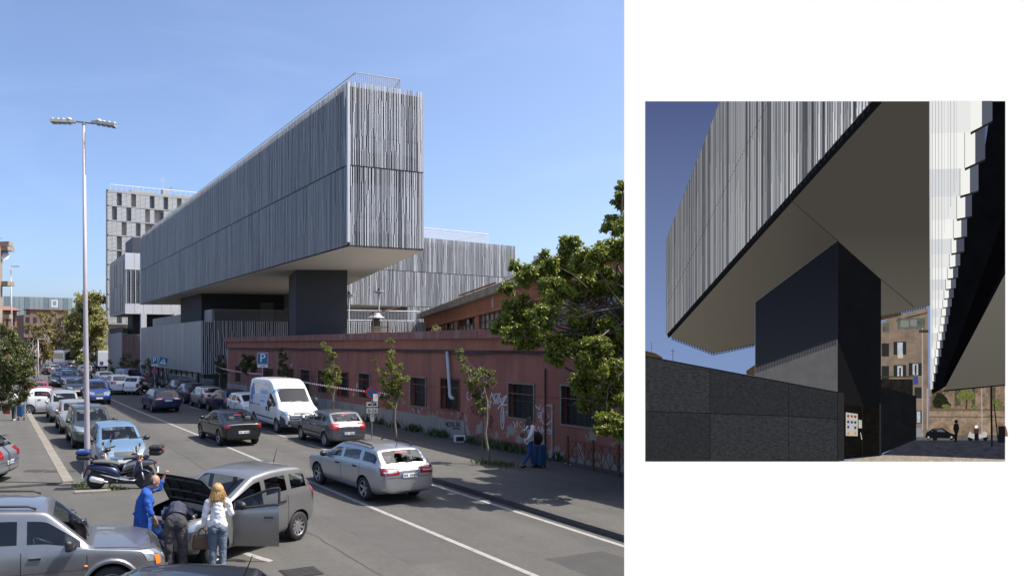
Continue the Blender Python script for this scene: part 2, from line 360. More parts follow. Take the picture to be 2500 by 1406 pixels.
# ================================================================== red building
RP = mat('red_plaster', (.31, .118, .086), .9, var=.3, scale=.8, bump=.15, dark=(.21, .085, .068), dfac=.6, dscale=.6, stretch=(1, 1, .3))
def peel(m):
    nt = m.node_tree; L = nt.links.new; b = nt.nodes['Principled BSDF']; src = b.inputs['Base Color'].links[0].from_socket; tc = nt.nodes.new('ShaderNodeTexCoord')
    sx = nt.nodes.new('ShaderNodeSeparateXYZ'); L(tc.outputs['Object'], sx.inputs[0])
    # flaked plaster, most of it within a metre of the pavement, and rain streaks under the top band
    n = nt.nodes.new('ShaderNodeTexNoise'); n.inputs['Scale'].default_value = 1.6; n.inputs['Detail'].default_value = 9; n.inputs['Roughness'].default_value = .68; L(tc.outputs['Object'], n.inputs['Vector'])
    hm = nt.nodes.new('ShaderNodeMapRange'); hm.inputs[1].default_value = 2.2; hm.inputs[2].default_value = .2; hm.inputs[3].default_value = -.04; hm.inputs[4].default_value = .13; L(sx.outputs[2], hm.inputs[0])
    ad = nt.nodes.new('ShaderNodeMath'); ad.operation = 'ADD'; L(n.outputs[0], ad.inputs[0]); L(hm.outputs[0], ad.inputs[1])
    r = nt.nodes.new('ShaderNodeMapRange'); r.inputs[1].default_value = .615; r.inputs[2].default_value = .65; r.inputs[4].default_value = .8; L(ad.outputs[0], r.inputs[0])
    x = nt.nodes.new('ShaderNodeMix'); x.data_type = 'RGBA'; L(r.outputs[0], x.inputs[0]); L(src, x.inputs[6]); x.inputs[7].default_value = (.36, .31, .275, 1)
    mp = nt.nodes.new('ShaderNodeMapping'); mp.inputs['Scale'].default_value = (3.2, 3.2, .12); L(tc.outputs['Object'], mp.inputs[0]); n2 = nt.nodes.new('ShaderNodeTexNoise'); n2.inputs['Scale'].default_value = 1.2; n2.inputs['Detail'].default_value = 4; L(mp.outputs[0], n2.inputs['Vector'])
    r2 = nt.nodes.new('ShaderNodeMapRange'); r2.inputs[1].default_value = .5; r2.inputs[2].default_value = .72; r2.inputs[4].default_value = .55; L(n2.outputs[0], r2.inputs[0])
    x2 = nt.nodes.new('ShaderNodeMix'); x2.data_type = 'RGBA'; L(r2.outputs[0], x2.inputs[0]); L(x.outputs[2], x2.inputs[6]); x2.inputs[7].default_value = (.15, .07, .055, 1); L(x2.outputs[2], b.inputs['Base Color'])
peel(RP)
mat('red_plaster_top', (.34, .135, .09), .9, var=.22, scale=1.2, bump=.12, dark=(.2, .08, .06), dfac=.5, dscale=.8, stretch=(1, 1, .3))
mat('plinth_grey', (.30, .28, .25), .9, var=.2, scale=1.2, bump=.15, dark=(.16, .14, .12), dfac=.7, dscale=1.3, stretch=(1, 1, .35))
mat('parapet_stain', (.25, .105, .088), .9, var=.35, scale=2.5, bump=.2, dark=(.28, .25, .22), dfac=.75, dscale=1.6, stretch=(1, 1, .25))
mat('rust', (.14, .06, .03), .85, var=.35, scale=8, bump=.1)
mat('old_wood', (.22, .19, .16), .85, var=.3, scale=5)
mat('dark_void', (.012, .012, .013), .6, var=.3, scale=2)
mat('white_spray', (.60, .58, .58), .9, var=.2, scale=9)
mat('black_spray', (.03, .025, .03), .9, var=.2, scale=9)
T0 = 18.4; RH = 4.83
rb = thing('red_building', 'long low dark red plastered building with barred windows along the pavement', 'building', st(30, T0 + .3))
def sbox(mb, s0, s1, t0, t1, z0, z1):
    return mb.hexa([st(s0, t0, z0), st(s0, t1, z0), st(s1, t1, z0), st(s1, t0, z0), st(s0, t0, z1), st(s0, t1, z1), st(s1, t1, z1), st(s1, t0, z1)])
wins = [(575, 588, 893, 932), (640, 668, 899, 940), (702, 716, 901, 948), (735, 757, 903, 953), (777, 800, 905, 958), (825, 850, 910, 966), (877, 903, 912, 971), (1003, 1040, 922, 991), (1078, 1120, 926, 998), (1243, 1304, 938, 1021), (1372, 1478, 945, 1041), (1560, 1640, 952, 1060)]
S0, S1 = 3.0, 61.6
W = []
for x0, x1, y0, y1 in wins:
    sa, za = on_wall(x1, y0, T0); sb_, zb = on_wall(x0, y0, T0); _, zl = on_wall((x0 + x1) / 2, y1, T0)
    W.append((sa, sb_, zl, (za + zb) / 2))
W.sort()
ZT = 3.98
wall = MB(); cur = S0
for a, b, z0, z1 in W:
    sbox(wall, cur, a, T0, T0 + .35, PH - .1, ZT); sbox(wall, a, b, T0, T0 + .35, PH - .1, z0); sbox(wall, a, b, T0, T0 + .35, z1, ZT); cur = b
sbox(wall, cur, S1, T0, T0 + .35, PH - .1, ZT)
sbox(wall, S1 - .35, S1 - .001, T0 + .351, T0 + 5, PH - .1, ZT)
wl = wall.build('wall', 'red_plaster', rb)
mb = MB(); sbox(mb, S0, S1 + .1, T0 - .06, T0 + .45, ZT + .002, RH - .36); mb.build('upper_band', 'red_plaster_top', rb)
n = 24; ds = (S1 + .35 - S0) / n
for i in range(n):
    mb = MB(); h = random.uniform(-.012, .012); sbox(mb, S0 + i * ds + .008, S0 + (i + 1) * ds - .008, T0 - .28 + random.uniform(-.008, .008), T0 + .5, RH - .36 + .002, RH + h); mb.build('parapet_slab', 'parapet_stain', rb)
mb = MB(); sbox(mb, S0, 44, T0 + .5, T0 + 9, 4.2, 4.4); mb.build('roof', 'plinth_grey', rb)
sp, _ = on_wall(1136, 1000, T0)
mb = MB(); sbox(mb, sp, S1 + .02, T0 - .05, T0 - .003, PH - .05, .93); mb.build('plinth', 'plinth_grey', rb)
mb = MB(); sbox(mb, S0, sp - .05, T0 - .06, T0 - .003, PH - .05, .3); mb.build('footing', 'plinth_grey', rb)
for i, (a, b, z0, z1) in enumerate(W):
    wn = MB(); sbox(wn, a - .02, b + .02, T0 + .22, T0 + .26, z0 - .02, z1 + .02); wo_ = wn.build('window', 'dark_void', rb)
    f = MB(); e = .06
    for s0, s1, q0, q1 in ((a - e, a, z0 - e, z1 + e), (b, b + e, z0 - e, z1 + e), (a, b, z1, z1 + e), (a, b, z0 - e, z0)): sbox(f, s0, s1, T0 - .05, T0 + .08, q0, q1)
    f.build('frame', 'old_wood' if i % 3 else 'rust', wo_)
    g_ = MB(); k = max(2, int((b - a) / .3))
    for j in range(1, k): sbox(g_, lerp(a, b, j / k) - .014, lerp(a, b, j / k) + .014, T0 + .12, T0 + .15, z0, z1)
    sbox(g_, a, b, T0 + .11, T0 + .16, lerp(z0, z1, .5) - .02, lerp(z0, z1, .5) + .02)
    g_.build('window_bar', 'rust' if i > 8 else 'iron', wo_)
# string course, cable and pipes
mb = MB(); sbox(mb, S0, S1, T0 - .035, T0 - .002, 2.32, 2.345); mb.build('string_course', 'red_plaster', rb)
pts = []
for i in range(60):
    s = lerp(S0, S1, i / 59); pts.append(st(s, T0 - .1, 3.93 + .03 * math.sin(i * 1.3) + .02 * math.sin(i * .47)))
MB().tube(pts, .035, 6).build('cable', 'black_plastic', rb)
MB().tube([p + Vector((0, 0, -.08 + .02 * math.sin(i))) for i, p in enumerate(pts)], .018, 5).build('cable', 'black_plastic', rb)
mat('pvc', (.55, .54, .56), .5, var=.08)
s1, z1 = on_wall(1088, 858, T0 - .2); s2, z2 = on_wall(1096, 965, T0 - .2); s3, z3 = on_wall(1106, 972, T0 - .3)
MB().tube([st(s1, T0 - .12, z1), st(lerp(s1, s2, .5), T0 - .13, lerp(z1, z2, .5)), st(s2, T0 - .14, z2), st(s2 - .06, T0 - .16, z3 + .02), st(s3, T0 - .3, z3)], .075, 10).build('drain_pipe', 'pvc', rb, True)
for px, y0, y1 in ((1334, 900, 1118), (1351, 985, 1118)):
    s, za = on_wall(px, y0, T0); _, zb = on_wall(px, y1, T0); MB().tube([st(s, T0 - .06, max(zb, PH)), st(s, T0 - .06, za)], .03, 6).build('conduit', 'galvanised' if px > 1340 else 'black_plastic', rb)
# graffiti: sprayed strokes a few millimetres proud of the plaster
def spray(strokes, m, wd=.03):
    for sx in strokes:
        mb = MB(); P = [st(*(lambda q: (q[0], T0 - .006 - (.05 if (q[0] > sp and q[1] < .95) else 0), q[1]))(on_wall(x, y, T0))) for x, y in sx]
        for a, b in zip(P, P[1:]):
            d = (b - a); 
            if d.length < 1e-4: continue
            nrm = d.cross(V).normalized() * wd / 2; e = d.normalized() * wd * .35; mb.quad(a - nrm - e, b - nrm + e, b + nrm + e, a + nrm - e)
        if mb.f: mb.build('graffiti_stroke', m, rb)
def loop(cx, cy, rx, ry, a0=0, a1=360, n=14, tilt=0):
    o = []
    for i in range(n + 1):
        a = R(lerp(a0, a1, i / n)); x, y = rx * math.cos(a), ry * math.sin(a); o.append((cx + x * math.cos(tilt) - y * math.sin(tilt), cy + x * math.sin(tilt) + y * math.cos(tilt)))
    return o
spray([loop(1146, 966, 6, 10, 90, 400), loop(1154, 960, 4, 9, 0, 300), [(1160, 965), (1172, 952), (1166, 975), (1180, 958)], [(1186, 968), (1196, 998), (1198, 966), (1206, 962)], loop(1212, 972, 5, 12, 60, 420), [(1205, 985), (1222, 958), (1215, 985), (1236, 965)],
       [(1200, 958), (1210, 985), (1218, 960), (1226, 990)], [(1216, 998), (1240, 962), (1226, 988), (1241, 988)], loop(1227, 1020, 4, 27), [(1229, 1000), (1227, 1030)], [(1236, 1003), (1242, 1015), (1238, 1012)]], 'white_spray', .05)
spray([loop(1336, 1012, 14, 24, 0, 360, 20, .2), loop(1329, 1000, 4, 5, 100, 360), loop(1340, 1010, 2, 8, 60, 200), [(1306, 988), (1318, 1000), (1320, 986), (1317, 1000)], loop(1317, 1010, 3.5, 3.5, 150, 420), [(1318, 1014), (1314, 1018), (1320, 1019)], [(1318, 1026), (1318.5, 1028)]], 'white_spray', .045)
spray([[(1253, 1028), (1259, 1042), (1263, 1027)], [(1264, 1042), (1264, 1028)], loop(1273, 1036, 4, 7, 60, 300), [(1302, 1038), (1302, 1054), (1310, 1046), (1302, 1038)], [(1312, 1055), (1315, 1040), (1319, 1056)], [(1322, 1056), (1323, 1042), (1327, 1052), (1331, 1044), (1333, 1058)], loop(1341, 1052, 4, 7), [(1337, 1048), (1348, 1054)]], 'white_spray', .035)
spray([[(x + random.uniform(-3, 3), y + random.uniform(-6, 6)) for k in range(9)] for x, y in ((1010, 1000), (1022, 1003), (1030, 998), (864, 962), (936, 930), (928, 925), (872, 940), (712, 890))], 'white_spray', .03)
spray([[(1090, 1034), (1096, 1034), loop(1096, 1036, 3, 5)[4], (1098, 1040)], loop(1097, 1035, 3, 5, 30, 330), [(1102, 1042), (1103, 1028), (1107, 1040), (1108, 1028)], [(1112, 1030), (1110, 1040), (1114, 1040)], [(1117, 1041), (1118, 1028), (1121, 1042), (1123, 1029), (1126, 1043)], [(1108, 1046), (1118, 1045), (1126, 1048)]], 'black_spray', .05)
spray([[(x + 8 * math.sin(k * 1.9 + x) * .6, y + 10 * math.cos(k * 1.3) * .9) for k in range(8)] for x, y in ((1155, 1000), (1166, 1004), (1176, 1008), (1198, 1035), (1200, 1022), (1127, 1015), (955, 985), (948, 990), (765, 925), (940, 985))], mat('red_spray', (.11, .025, .03), .9), .03)

# ================================================================== workshop hall behind the red building
mat('terracotta', (.30, .12, .07), .9, var=.22, scale=1.2, bump=.1, dark=(.17, .085, .06), dfac=.5, dscale=1)
mat('old_concrete', (.20, .18, .15), .92, var=.3, scale=1.5, bump=.3, dark=(.09, .08, .07), dfac=.75, dscale=1.8)
mat('dirty_pane', (.16, .17, .15), .25, var=.35, scale=1.5)
ha, hb = at(1036, 765, 62), at(1600, 566, 23.8)
hall = thing('workshop_hall', 'old terracotta workshop hall with weathered concrete roof edge and steel windows', 'building', (ha.x, ha.y, 0))
hd = Vector((hb.x - ha.x, hb.y - ha.y, 0)); hl = hd.length; hu = hd.normalized(); hn = Vector((-hu.y, hu.x, 0)); hn = hn if hn.x < 0 else -hn   # hn: out of the wall, toward the street
def hp(d, z, out=0): return ha.xy.to_3d() + hu * d + hn * out + Vector((0, 0, z))
def hz(d, k): return lerp(ha.z, hb.z, d / hl) + k
def hbox(mb, d0, d1, k0, k1, o0, o1):
    return mb.hexa([hp(d0, hz(d0, k0), o0), hp(d1, hz(d1, k0), o0), hp(d1, hz(d1, k0), o1), hp(d0, hz(d0, k0), o1), hp(d0, hz(d0, k1), o0), hp(d1, hz(d1, k1), o0), hp(d1, hz(d1, k1), o1), hp(d0, hz(d0, k1), o1)])
n = 9
for i in range(n):
    mb = MB(); hbox(mb, -.5 + (hl + .5) * i / n + .01, -.5 + (hl + .5) * (i + 1) / n - .01, -.42, random.uniform(-.02, .03), -.6, .55); mb.build('roof_edge', 'old_concrete', hall)
mb = MB(); hbox(mb, 0, hl, -1.15, -.421, -.4, 0); mb.build('upper_wall', 'terracotta', hall)
mb = MB(); hbox(mb, 0, hl, -1.3, -1.151, -.4, .16); mb.build('ledge', 'terracotta', hall)
mb = MB(); hbox(mb, 0, hl, -7, -2.75, -.4, 0); mb.build('lower_wall', 'terracotta', hall)
mb = MB(); hbox(mb, 0, hl, -2.749, -2.62, -.2, .12); mb.build('sill', 'terracotta', hall)
nb = 7
for i in range(nb):
    d0 = hl * i / nb; d1 = hl * (i + 1) / nb
    mb = MB(); hbox(mb, d0, d0 + .7, -2.619, -1.301, -.4, .02); mb.build('pier', 'terracotta', hall)
    win = MB(); hbox(win, d0 + .701, d1, -2.619, -1.301, -.22, -.2); wn = win.build('window', 'dark_void', hall)
    nx, nz = 5, 3
    for a in range(nx):
        for b in range(nz):
            if random.random() < .12: continue
            pm = MB(); e = .03; da, db = lerp(d0 + .701, d1, a / nx), lerp(d0 + .701, d1, (a + 1) / nx); ka, kb = lerp(-2.619, -1.301, b / nz), lerp(-2.619, -1.301, (b + 1) / nz)
            hbox(pm, da + e, db - e, ka + e, kb - e, -.14, -.12); pm.build('pane', 'dirty_pane', wn)
    fr = MB()
    for a in range(nx + 1): da = lerp(d0 + .72, d1 - .02, a / nx); hbox(fr, da - .025, da + .025, -2.6, -1.32, -.12, -.06)
    for b in range(nz + 1): kb = lerp(-2.6, -1.32, b / nz); hbox(fr, d0 + .72, d1 - .02, kb - .02, kb + .02, -.055, -.02)
    fr.build('muntin', 'rust', wn)
mb = MB(); mb.prism([hp(-.3, 0, .0), hp(-.3, hz(0, -.42), 0), hp(-.3, hz(0, -.42), -8), hp(-.3, 0, -8)], hu * .29); mb.build('end_wall', 'terracotta', hall)
vp = at(1247, 738, 42); MB().lathe(vp, (-1, -.5, 0), [(0, .25), (.1, .62), (.9, .62), (.95, .5)], 18).build('ventilator', 'galvanised', hall, True)
mb = MB(); a, b = at(1120, 722, 52), at(1210, 690, 46); mb.tube([a, b], .06, 6); mb.tube([at(1133, 810, 52), at(1133, 720, 52)], .05, 6); mb.tube([at(1156, 810, 48), at(1156, 712, 48)], .05, 6); mb.build('pipe_rack', 'rust', hall)
mb = MB(); mb.tube([at(1428, 742, 24.5), at(1434, 690, 24.5)], .07, 8); mb.build('drain_pipe', 'pvc', hall)
# unseen storey with windows, added over the red building to shade the pavement
mb = MB(); sbox(mb, 1.5, 17.2, T0 + .55, T0 + 5.5, RH + .02, 7.75); mb.build('added_shade_storey', 'terracotta', hall); mb = MB(); sbox(mb, 1.2, 17.4, T0 + .2, T0 + 5.8, 7.751, 8.1); mb.build('roof_edge', 'old_concrete', hall)
for i in range(5):
    wn = MB(); sbox(wn, 2.5 + i * 2.9, 4.6 + i * 2.9, T0 + .5, T0 + .549, 5.6, 7.1); wo_ = wn.build('window', 'dirty_pane', hall)
    fr = MB()
    for k in range(5): sbox(fr, 2.5 + i * 2.9 + k * .51, 2.55 + i * 2.9 + k * .51, T0 + .46, T0 + .499, 5.6, 7.1)
    fr.build('muntin', 'rust', wo_)
# chimney cowl and rusty frame on the low roof
ch = thing('chimney_cowl', 'sheet metal chimney cowl on the low roof beside a rusty frame', 'chimney', at(918, 812, 46))
o = ch.location
MB().box(o + Vector((0, 0, .1)), (.62, .62, .6)).build('base', 'old_concrete', ch)
MB().lathe(o + Vector((0, 0, .4)), (0, 0, 1), [(0, .27), (.35, .3), (.36, .22), (.5, .22)], 14).build('drum', 'iron', ch)
MB().lathe(o + Vector((0, 0, .9)), (0, 0, 1), [(0, .55), (.03, .55), (.18, .32), (.3, .28), (.34, .1)], 16).build('hood', 'galvanised', ch)
fr = thing('angle_iron_stand', 'rusty angle iron stand on the low roof by the cowl', 'stand', at(935, 812, 45))
mb = MB()
mb.tube([at(911, 812, 45), at(911, 760, 45)], .03, 6); mb.tube([at(947, 812, 45), at(947, 757, 45)], .03, 6); mb.tube([at(900, 766, 45), at(985, 748, 45)], .035, 6); mb.tube([at(905, 800, 45), at(950, 798, 45)], .025, 6); mb.build('post', 'rust', fr)
MB().tube([at(895, 811.5, 45), at(955, 811.5, 45)], .04, 6).build('base_rail', 'rust', fr)
# ================================================================== slatted buildings
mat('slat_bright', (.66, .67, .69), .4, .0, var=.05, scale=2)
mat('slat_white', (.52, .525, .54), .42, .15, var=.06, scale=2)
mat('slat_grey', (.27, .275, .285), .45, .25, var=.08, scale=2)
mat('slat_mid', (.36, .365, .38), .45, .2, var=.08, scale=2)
mat('slat_red', (.22, .13, .115), .6, .0, var=.15, scale=2)
mat('soffit', (.58, .56, .515), .85, var=.03, scale=.4)
mat('anthracite', (.034, .037, .045), .75, var=.14, scale=.7, bump=.04)
mat('backing', (.03, .031, .034), .7, var=.2, scale=1)
mat('facade_glass', (.10, .115, .125), .08, var=.3, scale=.5, spec=1)
mat('grey_panel', (.30, .305, .32), .6, .1, var=.06, scale=.6)
mat('white_panel', (.55, .56, .60), .5, .05, var=.05, scale=.6)
mat('warm_panel', (.33, .30, .275), .6, .05, var=.06, scale=.5)
SLATW, SLATD = .04, .085
def unit_box():
    mb = MB(); mb.box((0, 0, .5), (1, 1, 1)); return mb.mesh('slat')
UB = unit_box()
def slat_run(parent, org, d, nout, length, z0, z1, pitch, parts_limit, mats, w=SLATW, dep=SLATD, seg=True, skipfn=None):
    """vertical fins along d from org; the first parts_limit are objects, the rest one joined part"""
    n = int(length / pitch); rest = {}; made = 0; rz = math.atan2(d.y, d.x)
    for i in range(n + 1):
        x = i * pitch
        zz0, zz1 = (z0, z1) if not skipfn else skipfn(x, z0, z1)
        if zz1 - zz0 < .05: continue
        cuts = [zz0, zz1]
        if seg:
            c = lerp(zz0, zz1, random.uniform(.15, .85)); cuts = [zz0, c, zz1]
            if random.random() < .35: cuts = sorted([zz0, c, lerp(zz0, zz1, random.uniform(.1, .9)), zz1])
        side = random.choice((-1, 1)); m = random.choice(mats)
        for k in range(len(cuts) - 1):
            c = org + d * (x + side * (.02 if k % 2 else -.008)) + nout * random.uniform(0, .02)
            wd = w * random.choice((1, 1, 1.25, .8))
            if made < parts_limit:
                o = link('slat', UB, m, parent); o.location = Vector((c.x, c.y, cuts[k])) - parent.location; o.rotation_euler = (0, 0, rz); o.scale = (wd, dep, cuts[k + 1] - cuts[k] - .004); made += 1
            else:
                mb = rest.setdefault(m, MB()); mb.box(Vector((c.x, c.y, (cuts[k] + cuts[k + 1]) / 2)), (wd, dep, cuts[k + 1] - cuts[k] - .004), d)
    for m, mb in rest.items(): stuff(mb.build('slat_field', m, parent))
    return made
DC = 38.4
C0 = at(850, HZ, DC); C0.z = 0
ZB, ZJ, ZTOP = at(0, 602, DC).z, at(0, 403, DC).z, at(0, 200, DC).z
ED = Vector((.924, .383, 0)).normalized(); EW = 4.51
C1 = C0 + ED * EW; RD = Vector((-230 / F, 1, 0)).normalized()
CF = C0 + U * 60.1; CR = C1 + RD * 56
bar = thing('slatted_bar_building', 'grey office bar clad in vertical slats cantilevered high over the street', 'building', C0)
EN = Vector((ED.y, -ED.x, 0)); LN = -V
ins = .3
i0 = C0 - EN * ins - LN * .1; i1 = C1 - EN * ins + Vector((-.1, 0, 0)); i2 = CR + Vector((-.1, 0, 0)); i3 = CF - LN * .1
def ring(z): return [Vector((p.x, p.y, z)) for p in (i0, i1, i2, i3)]
mb = MB(); mb.hexa(ring(ZB + .12) + ring(ZTOP - .12)); mb.build('core', mat('backing_dark', (.012, .0125, .014), .6, var=.2), bar)
mb = MB(); mb.hexa(ring(ZTOP - .119) + ring(ZTOP - .06)); mb.build('roof', 'grey_panel', bar)
o0, o1, o2, o3 = C0 - EN * .06 - LN * .06, C1 - EN * .06, CR, CF - LN * .06
mb = MB(); mb.hexa([Vector((p.x, p.y, ZB)) for p in (o0, o1, o2, o3)] + [Vector((p.x, p.y, ZB + .1)) for p in (o0, o1, o2, o3)]); mb.build('soffit', 'soffit', bar)
for a, b in ((C0, C1), (C0, CF)):
    d = (b - a); L_ = d.length; d = d.normalized(); nn = EN if b is C1 else LN
    for z, h_ in ((ZB + .03, .1), (ZJ - .04, .05)):
        mb = MB(); c = (a + b) / 2 - nn * .02; mb.box(Vector((c.x, c.y, z + h_ / 2)), (L_, .08, h_), d); mb.build('edge_trim', 'dark_trim', bar)
mb = MB(); mb.box(Vector((C0.x, C0.y, (ZB + ZTOP) / 2 + .1)) + ED * .01 - U * .0, (.14, .14, ZTOP - ZB - .25), ED); mb.build('corner_post', 'slat_white', bar)
# windows of the end face, behind the slats
for tier, (z0, z1) in enumerate(((ZB, ZJ), (ZJ, ZTOP))):
    for k in range(4):
        a, b = .3 + k * 1.0, .3 + k * 1.0 + .86
        mb = MB(); q0, q1 = C0 + ED * a - EN * .27, C0 + ED * b - EN * .27
        za, zb = lerp(z0, z1, .2), lerp(z0, z1, .8); mb.hexa([Vector((*p.xy, z)) for z in (za, zb) for p in (q0, q1, q1 - EN * .02, q0 - EN * .02)]); wn = mb.build('window', 'facade_glass', bar)
        mb = MB(); zr = lerp(z0, z1, .38); mb.hexa([Vector((*p.xy, z)) for z in (zr, zr + .05) for p in (q0 + EN * .04, q1 + EN * .04, q1 + EN * .005, q0 + EN * .005)]); mb.build('rail', 'dark_trim', wn)
made = 0
for z0, z1 in ((ZB + .08, ZJ - .05), (ZJ + .02, ZTOP + .02)):
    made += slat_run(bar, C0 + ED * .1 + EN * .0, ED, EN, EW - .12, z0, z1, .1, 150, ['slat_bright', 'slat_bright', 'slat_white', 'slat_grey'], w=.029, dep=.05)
for z0, z1 in ((ZB + .08, ZJ - .05), (ZJ + .02, ZTOP + .02)):
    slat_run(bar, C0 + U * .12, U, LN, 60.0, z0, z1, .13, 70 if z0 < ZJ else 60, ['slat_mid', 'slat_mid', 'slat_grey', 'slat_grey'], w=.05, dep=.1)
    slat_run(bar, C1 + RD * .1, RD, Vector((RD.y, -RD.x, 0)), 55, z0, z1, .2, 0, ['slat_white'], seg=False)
# roof railing, set back
r0 = at(868, 178, DC + 1.5); rz1 = r0.z; r1 = r0 + ED * 2.75; r2 = r0 + U * 57; r3 = r1 + RD * 30
rb_ = MB()
for a, b in ((r0, r1), (r0, r2), (r1, r3)): rb_.tube([Vector((*a.xy, rz1)), Vector((*b.xy, rz1))], .03, 6)
rl = rb_.build('railing', 'slat_mid', bar)
n = 22
for i in range(n + 1):
    p = r0.lerp(r1, i / n); mb = MB(); mb.box(Vector((p.x, p.y, (ZTOP - .3 + rz1) / 2)), (.025, .04, rz1 - ZTOP + .3), ED); mb.build('baluster', 'slat_mid', rl, world=False).location = -bar.location
mb = MB()
for i in range(1, 260): p = r0.lerp(r2, i / 260); mb.box(Vector((p.x, p.y, (ZTOP - .3 + rz1) / 2)), (.02, .03, rz1 - ZTOP + .3), U)
for i in range(1, 130): p = r1.lerp(r3, i / 130); mb.box(Vector((p.x, p.y, (ZTOP - .3 + rz1) / 2)), (.02, .03, rz1 - ZTOP + .3), RD)
stuff(mb.build('baluster_field', 'slat_mid', rl, world=False)).location = -bar.location
# pillar
PY = F * (ZB - H) / (HZ - 658.5)
pa, pb = at(722, HZ, PY), at(848, HZ, PY + .25); pd = Vector((-.118, .993, 0))
mb = MB(); q = [pa, pb, pb + pd * 5.4, pa + pd * 5.4]; mb.hexa([Vector((*p.xy, 0)) for p in q] + [Vector((*p.xy, ZB - .002)) for p in q]); mb.build('pillar', 'anthracite', bar)
da, db = at(492, HZ, 73.1), at(722, HZ, 75.5)
mb = MB(); q = [da, db, db + U * 9, da + U * 9]; mb.hexa([Vector((*p.xy, 0)) for p in q] + [Vector((*p.xy, ZB - .002)) for p in q]); dk = mb.build('stair_core', mat('anthracite_deep', (.018, .019, .023), .75, var=.15), bar)
dd = (db - da).normalized(); dn = Vector((dd.y, -dd.x, 0))
c = da.lerp(db, (650 - 492) / 230); mb = MB(); mb.box(Vector((c.x, c.y, 7.35)) + dn * .03, (1.35, .05, 2.3), dd); mb.build('door', mat('door_grey', (.075, .078, .08), .6), bar)

# ---- lower slatted volume at street level
Q = at(492, HZ, 70.0); Q.z = 0; QD = Vector((.9246, .381, 0)).normalized(); QN = Vector((QD.y, -QD.x, 0))
ZL0, ZL1 = 1.55, 6.5
low = thing('slatted_street_wing', 'low street wing in pale vertical slats over a glazed ground floor', 'building', Q)
q = [Q - QN * .2 + V * .2, Q + QD * 13, Q + QD * 13 + U * 31, Q + U * 31.6 + V * .2]
mb = MB(); mb.hexa([Vector((*p.xy, ZL0 + .02)) for p in q] + [Vector((*p.xy, ZL1 - .1)) for p in q]); mb.build('core', 'backing', low)
slat_run(low, Q + U * .1, U, LN, 31.4, ZL0, ZL1, .2, 130, ['slat_mid', 'slat_mid', mat('slat_taupe', (.37, .355, .35), .5, .1, var=.06).name], w=.16, dep=.1, seg=False)
slat_run(low, Q + QD * .1, QD, QN, 12.8, ZL0 - .15, ZL1 + .02, .2, 160, ['slat_white', 'slat_bright'], w=.055, dep=.06)
gq = [Q + V * .7 + U * .4, Q + QD * 12.9 + U * .4, Q + QD * 13 + U * 30.9, Q + U * 31 + V * .7]
mb = MB(); mb.hexa([Vector((*p.xy, 0)) for p in gq] + [Vector((*p.xy, ZL0 + .015)) for p in gq]); mb.build('base_wall', 'backing', low)
for i in range(12):
    a = Q + V * .66 + U * (1.2 + i * 2.45); mb = MB(); mb.box(a + Vector((0, 0, .86)) + U * 1.15, (2.2, .06, 1.3), U); gl = mb.build('glazing', 'facade_glass', low)
    mb = MB(); mb.box(a + Vector((0, 0, .86)) - V * .05, (.1, .1, 1.4), U); mb.build('mullion', 'dark_trim', low)
# coloured things showing in the shop glazing
for i, (c_, w_) in enumerate((((.4, .12, .05), .5), ((.5, .42, .3), .7), ((.1, .3, .2), .4), ((.5, .5, .5), .6), ((.35, .2, .1), .5), ((.45, .4, .2), .6), ((.5, .48, .45), .8))):
    mb = MB(); a = Q + V * .61 + U * (1.6 + i * 3.3); mb.box(a + Vector((0, 0, .75 + .2 * (i % 3))), (w_, .02, .5 + .2 * (i % 2)), U); mb.build('shop_poster', mat('poster%d' % i, c_, .6), low)
tz = 7.62
ta = at(517, HZ, 70.6); ta.z = 0
mb = MB(); q = [ta, ta + V * .25, ta + V * .25 + U * 29, ta + U * 29]; mb.hexa([Vector((*p.xy, ZL1 - .09)) for p in q] + [Vector((*p.xy, tz)) for p in q]); mb.build('terrace_wall', 'grey_panel', low)
tb = ta + QD * 9.5
mb = MB(); mb.tube([Vector((*ta.xy, tz)), Vector((*tb.xy, tz))], .035, 6); tr = mb.build('terrace_railing', 'slat_grey', low)
for i in range(96): p = ta.lerp(tb, i / 95); mb = MB(); mb.box(Vector((p.x, p.y, (ZL1 + tz) / 2)), (.03, .04, tz - ZL1), QD); mb.build('baluster', 'slat_grey', tr, world=False).location = -low.location
# street railing in front of the wing
sr = thing('street_railing', 'grey tubular railing in front of the glazed shop floor', 'railing', st(70, 17.3))
for a, b in ((st(68.5, 17.2), st(78, 17.0)), (st(63.2, 17.6), st(66.6, 17.3))):
    mb = MB(); mb.tube([a + Vector((0, 0, 1.1)), b + Vector((0, 0, 1.1))], .035, 6); mb.tube([a + Vector((0, 0, .2)), b + Vector((0, 0, .2))], .03, 6); rr = mb.build('rail', 'steel_grey', sr)
    n = int((b - a).length / .17)
    for i in range(n + 1): p = a.lerp(b, i / n); m_ = MB(); m_.tube([p + Vector((0, 0, .1)), p + Vector((0, 0, 1.1))], .018, 5); m_.build('upright', 'steel_grey', sr)
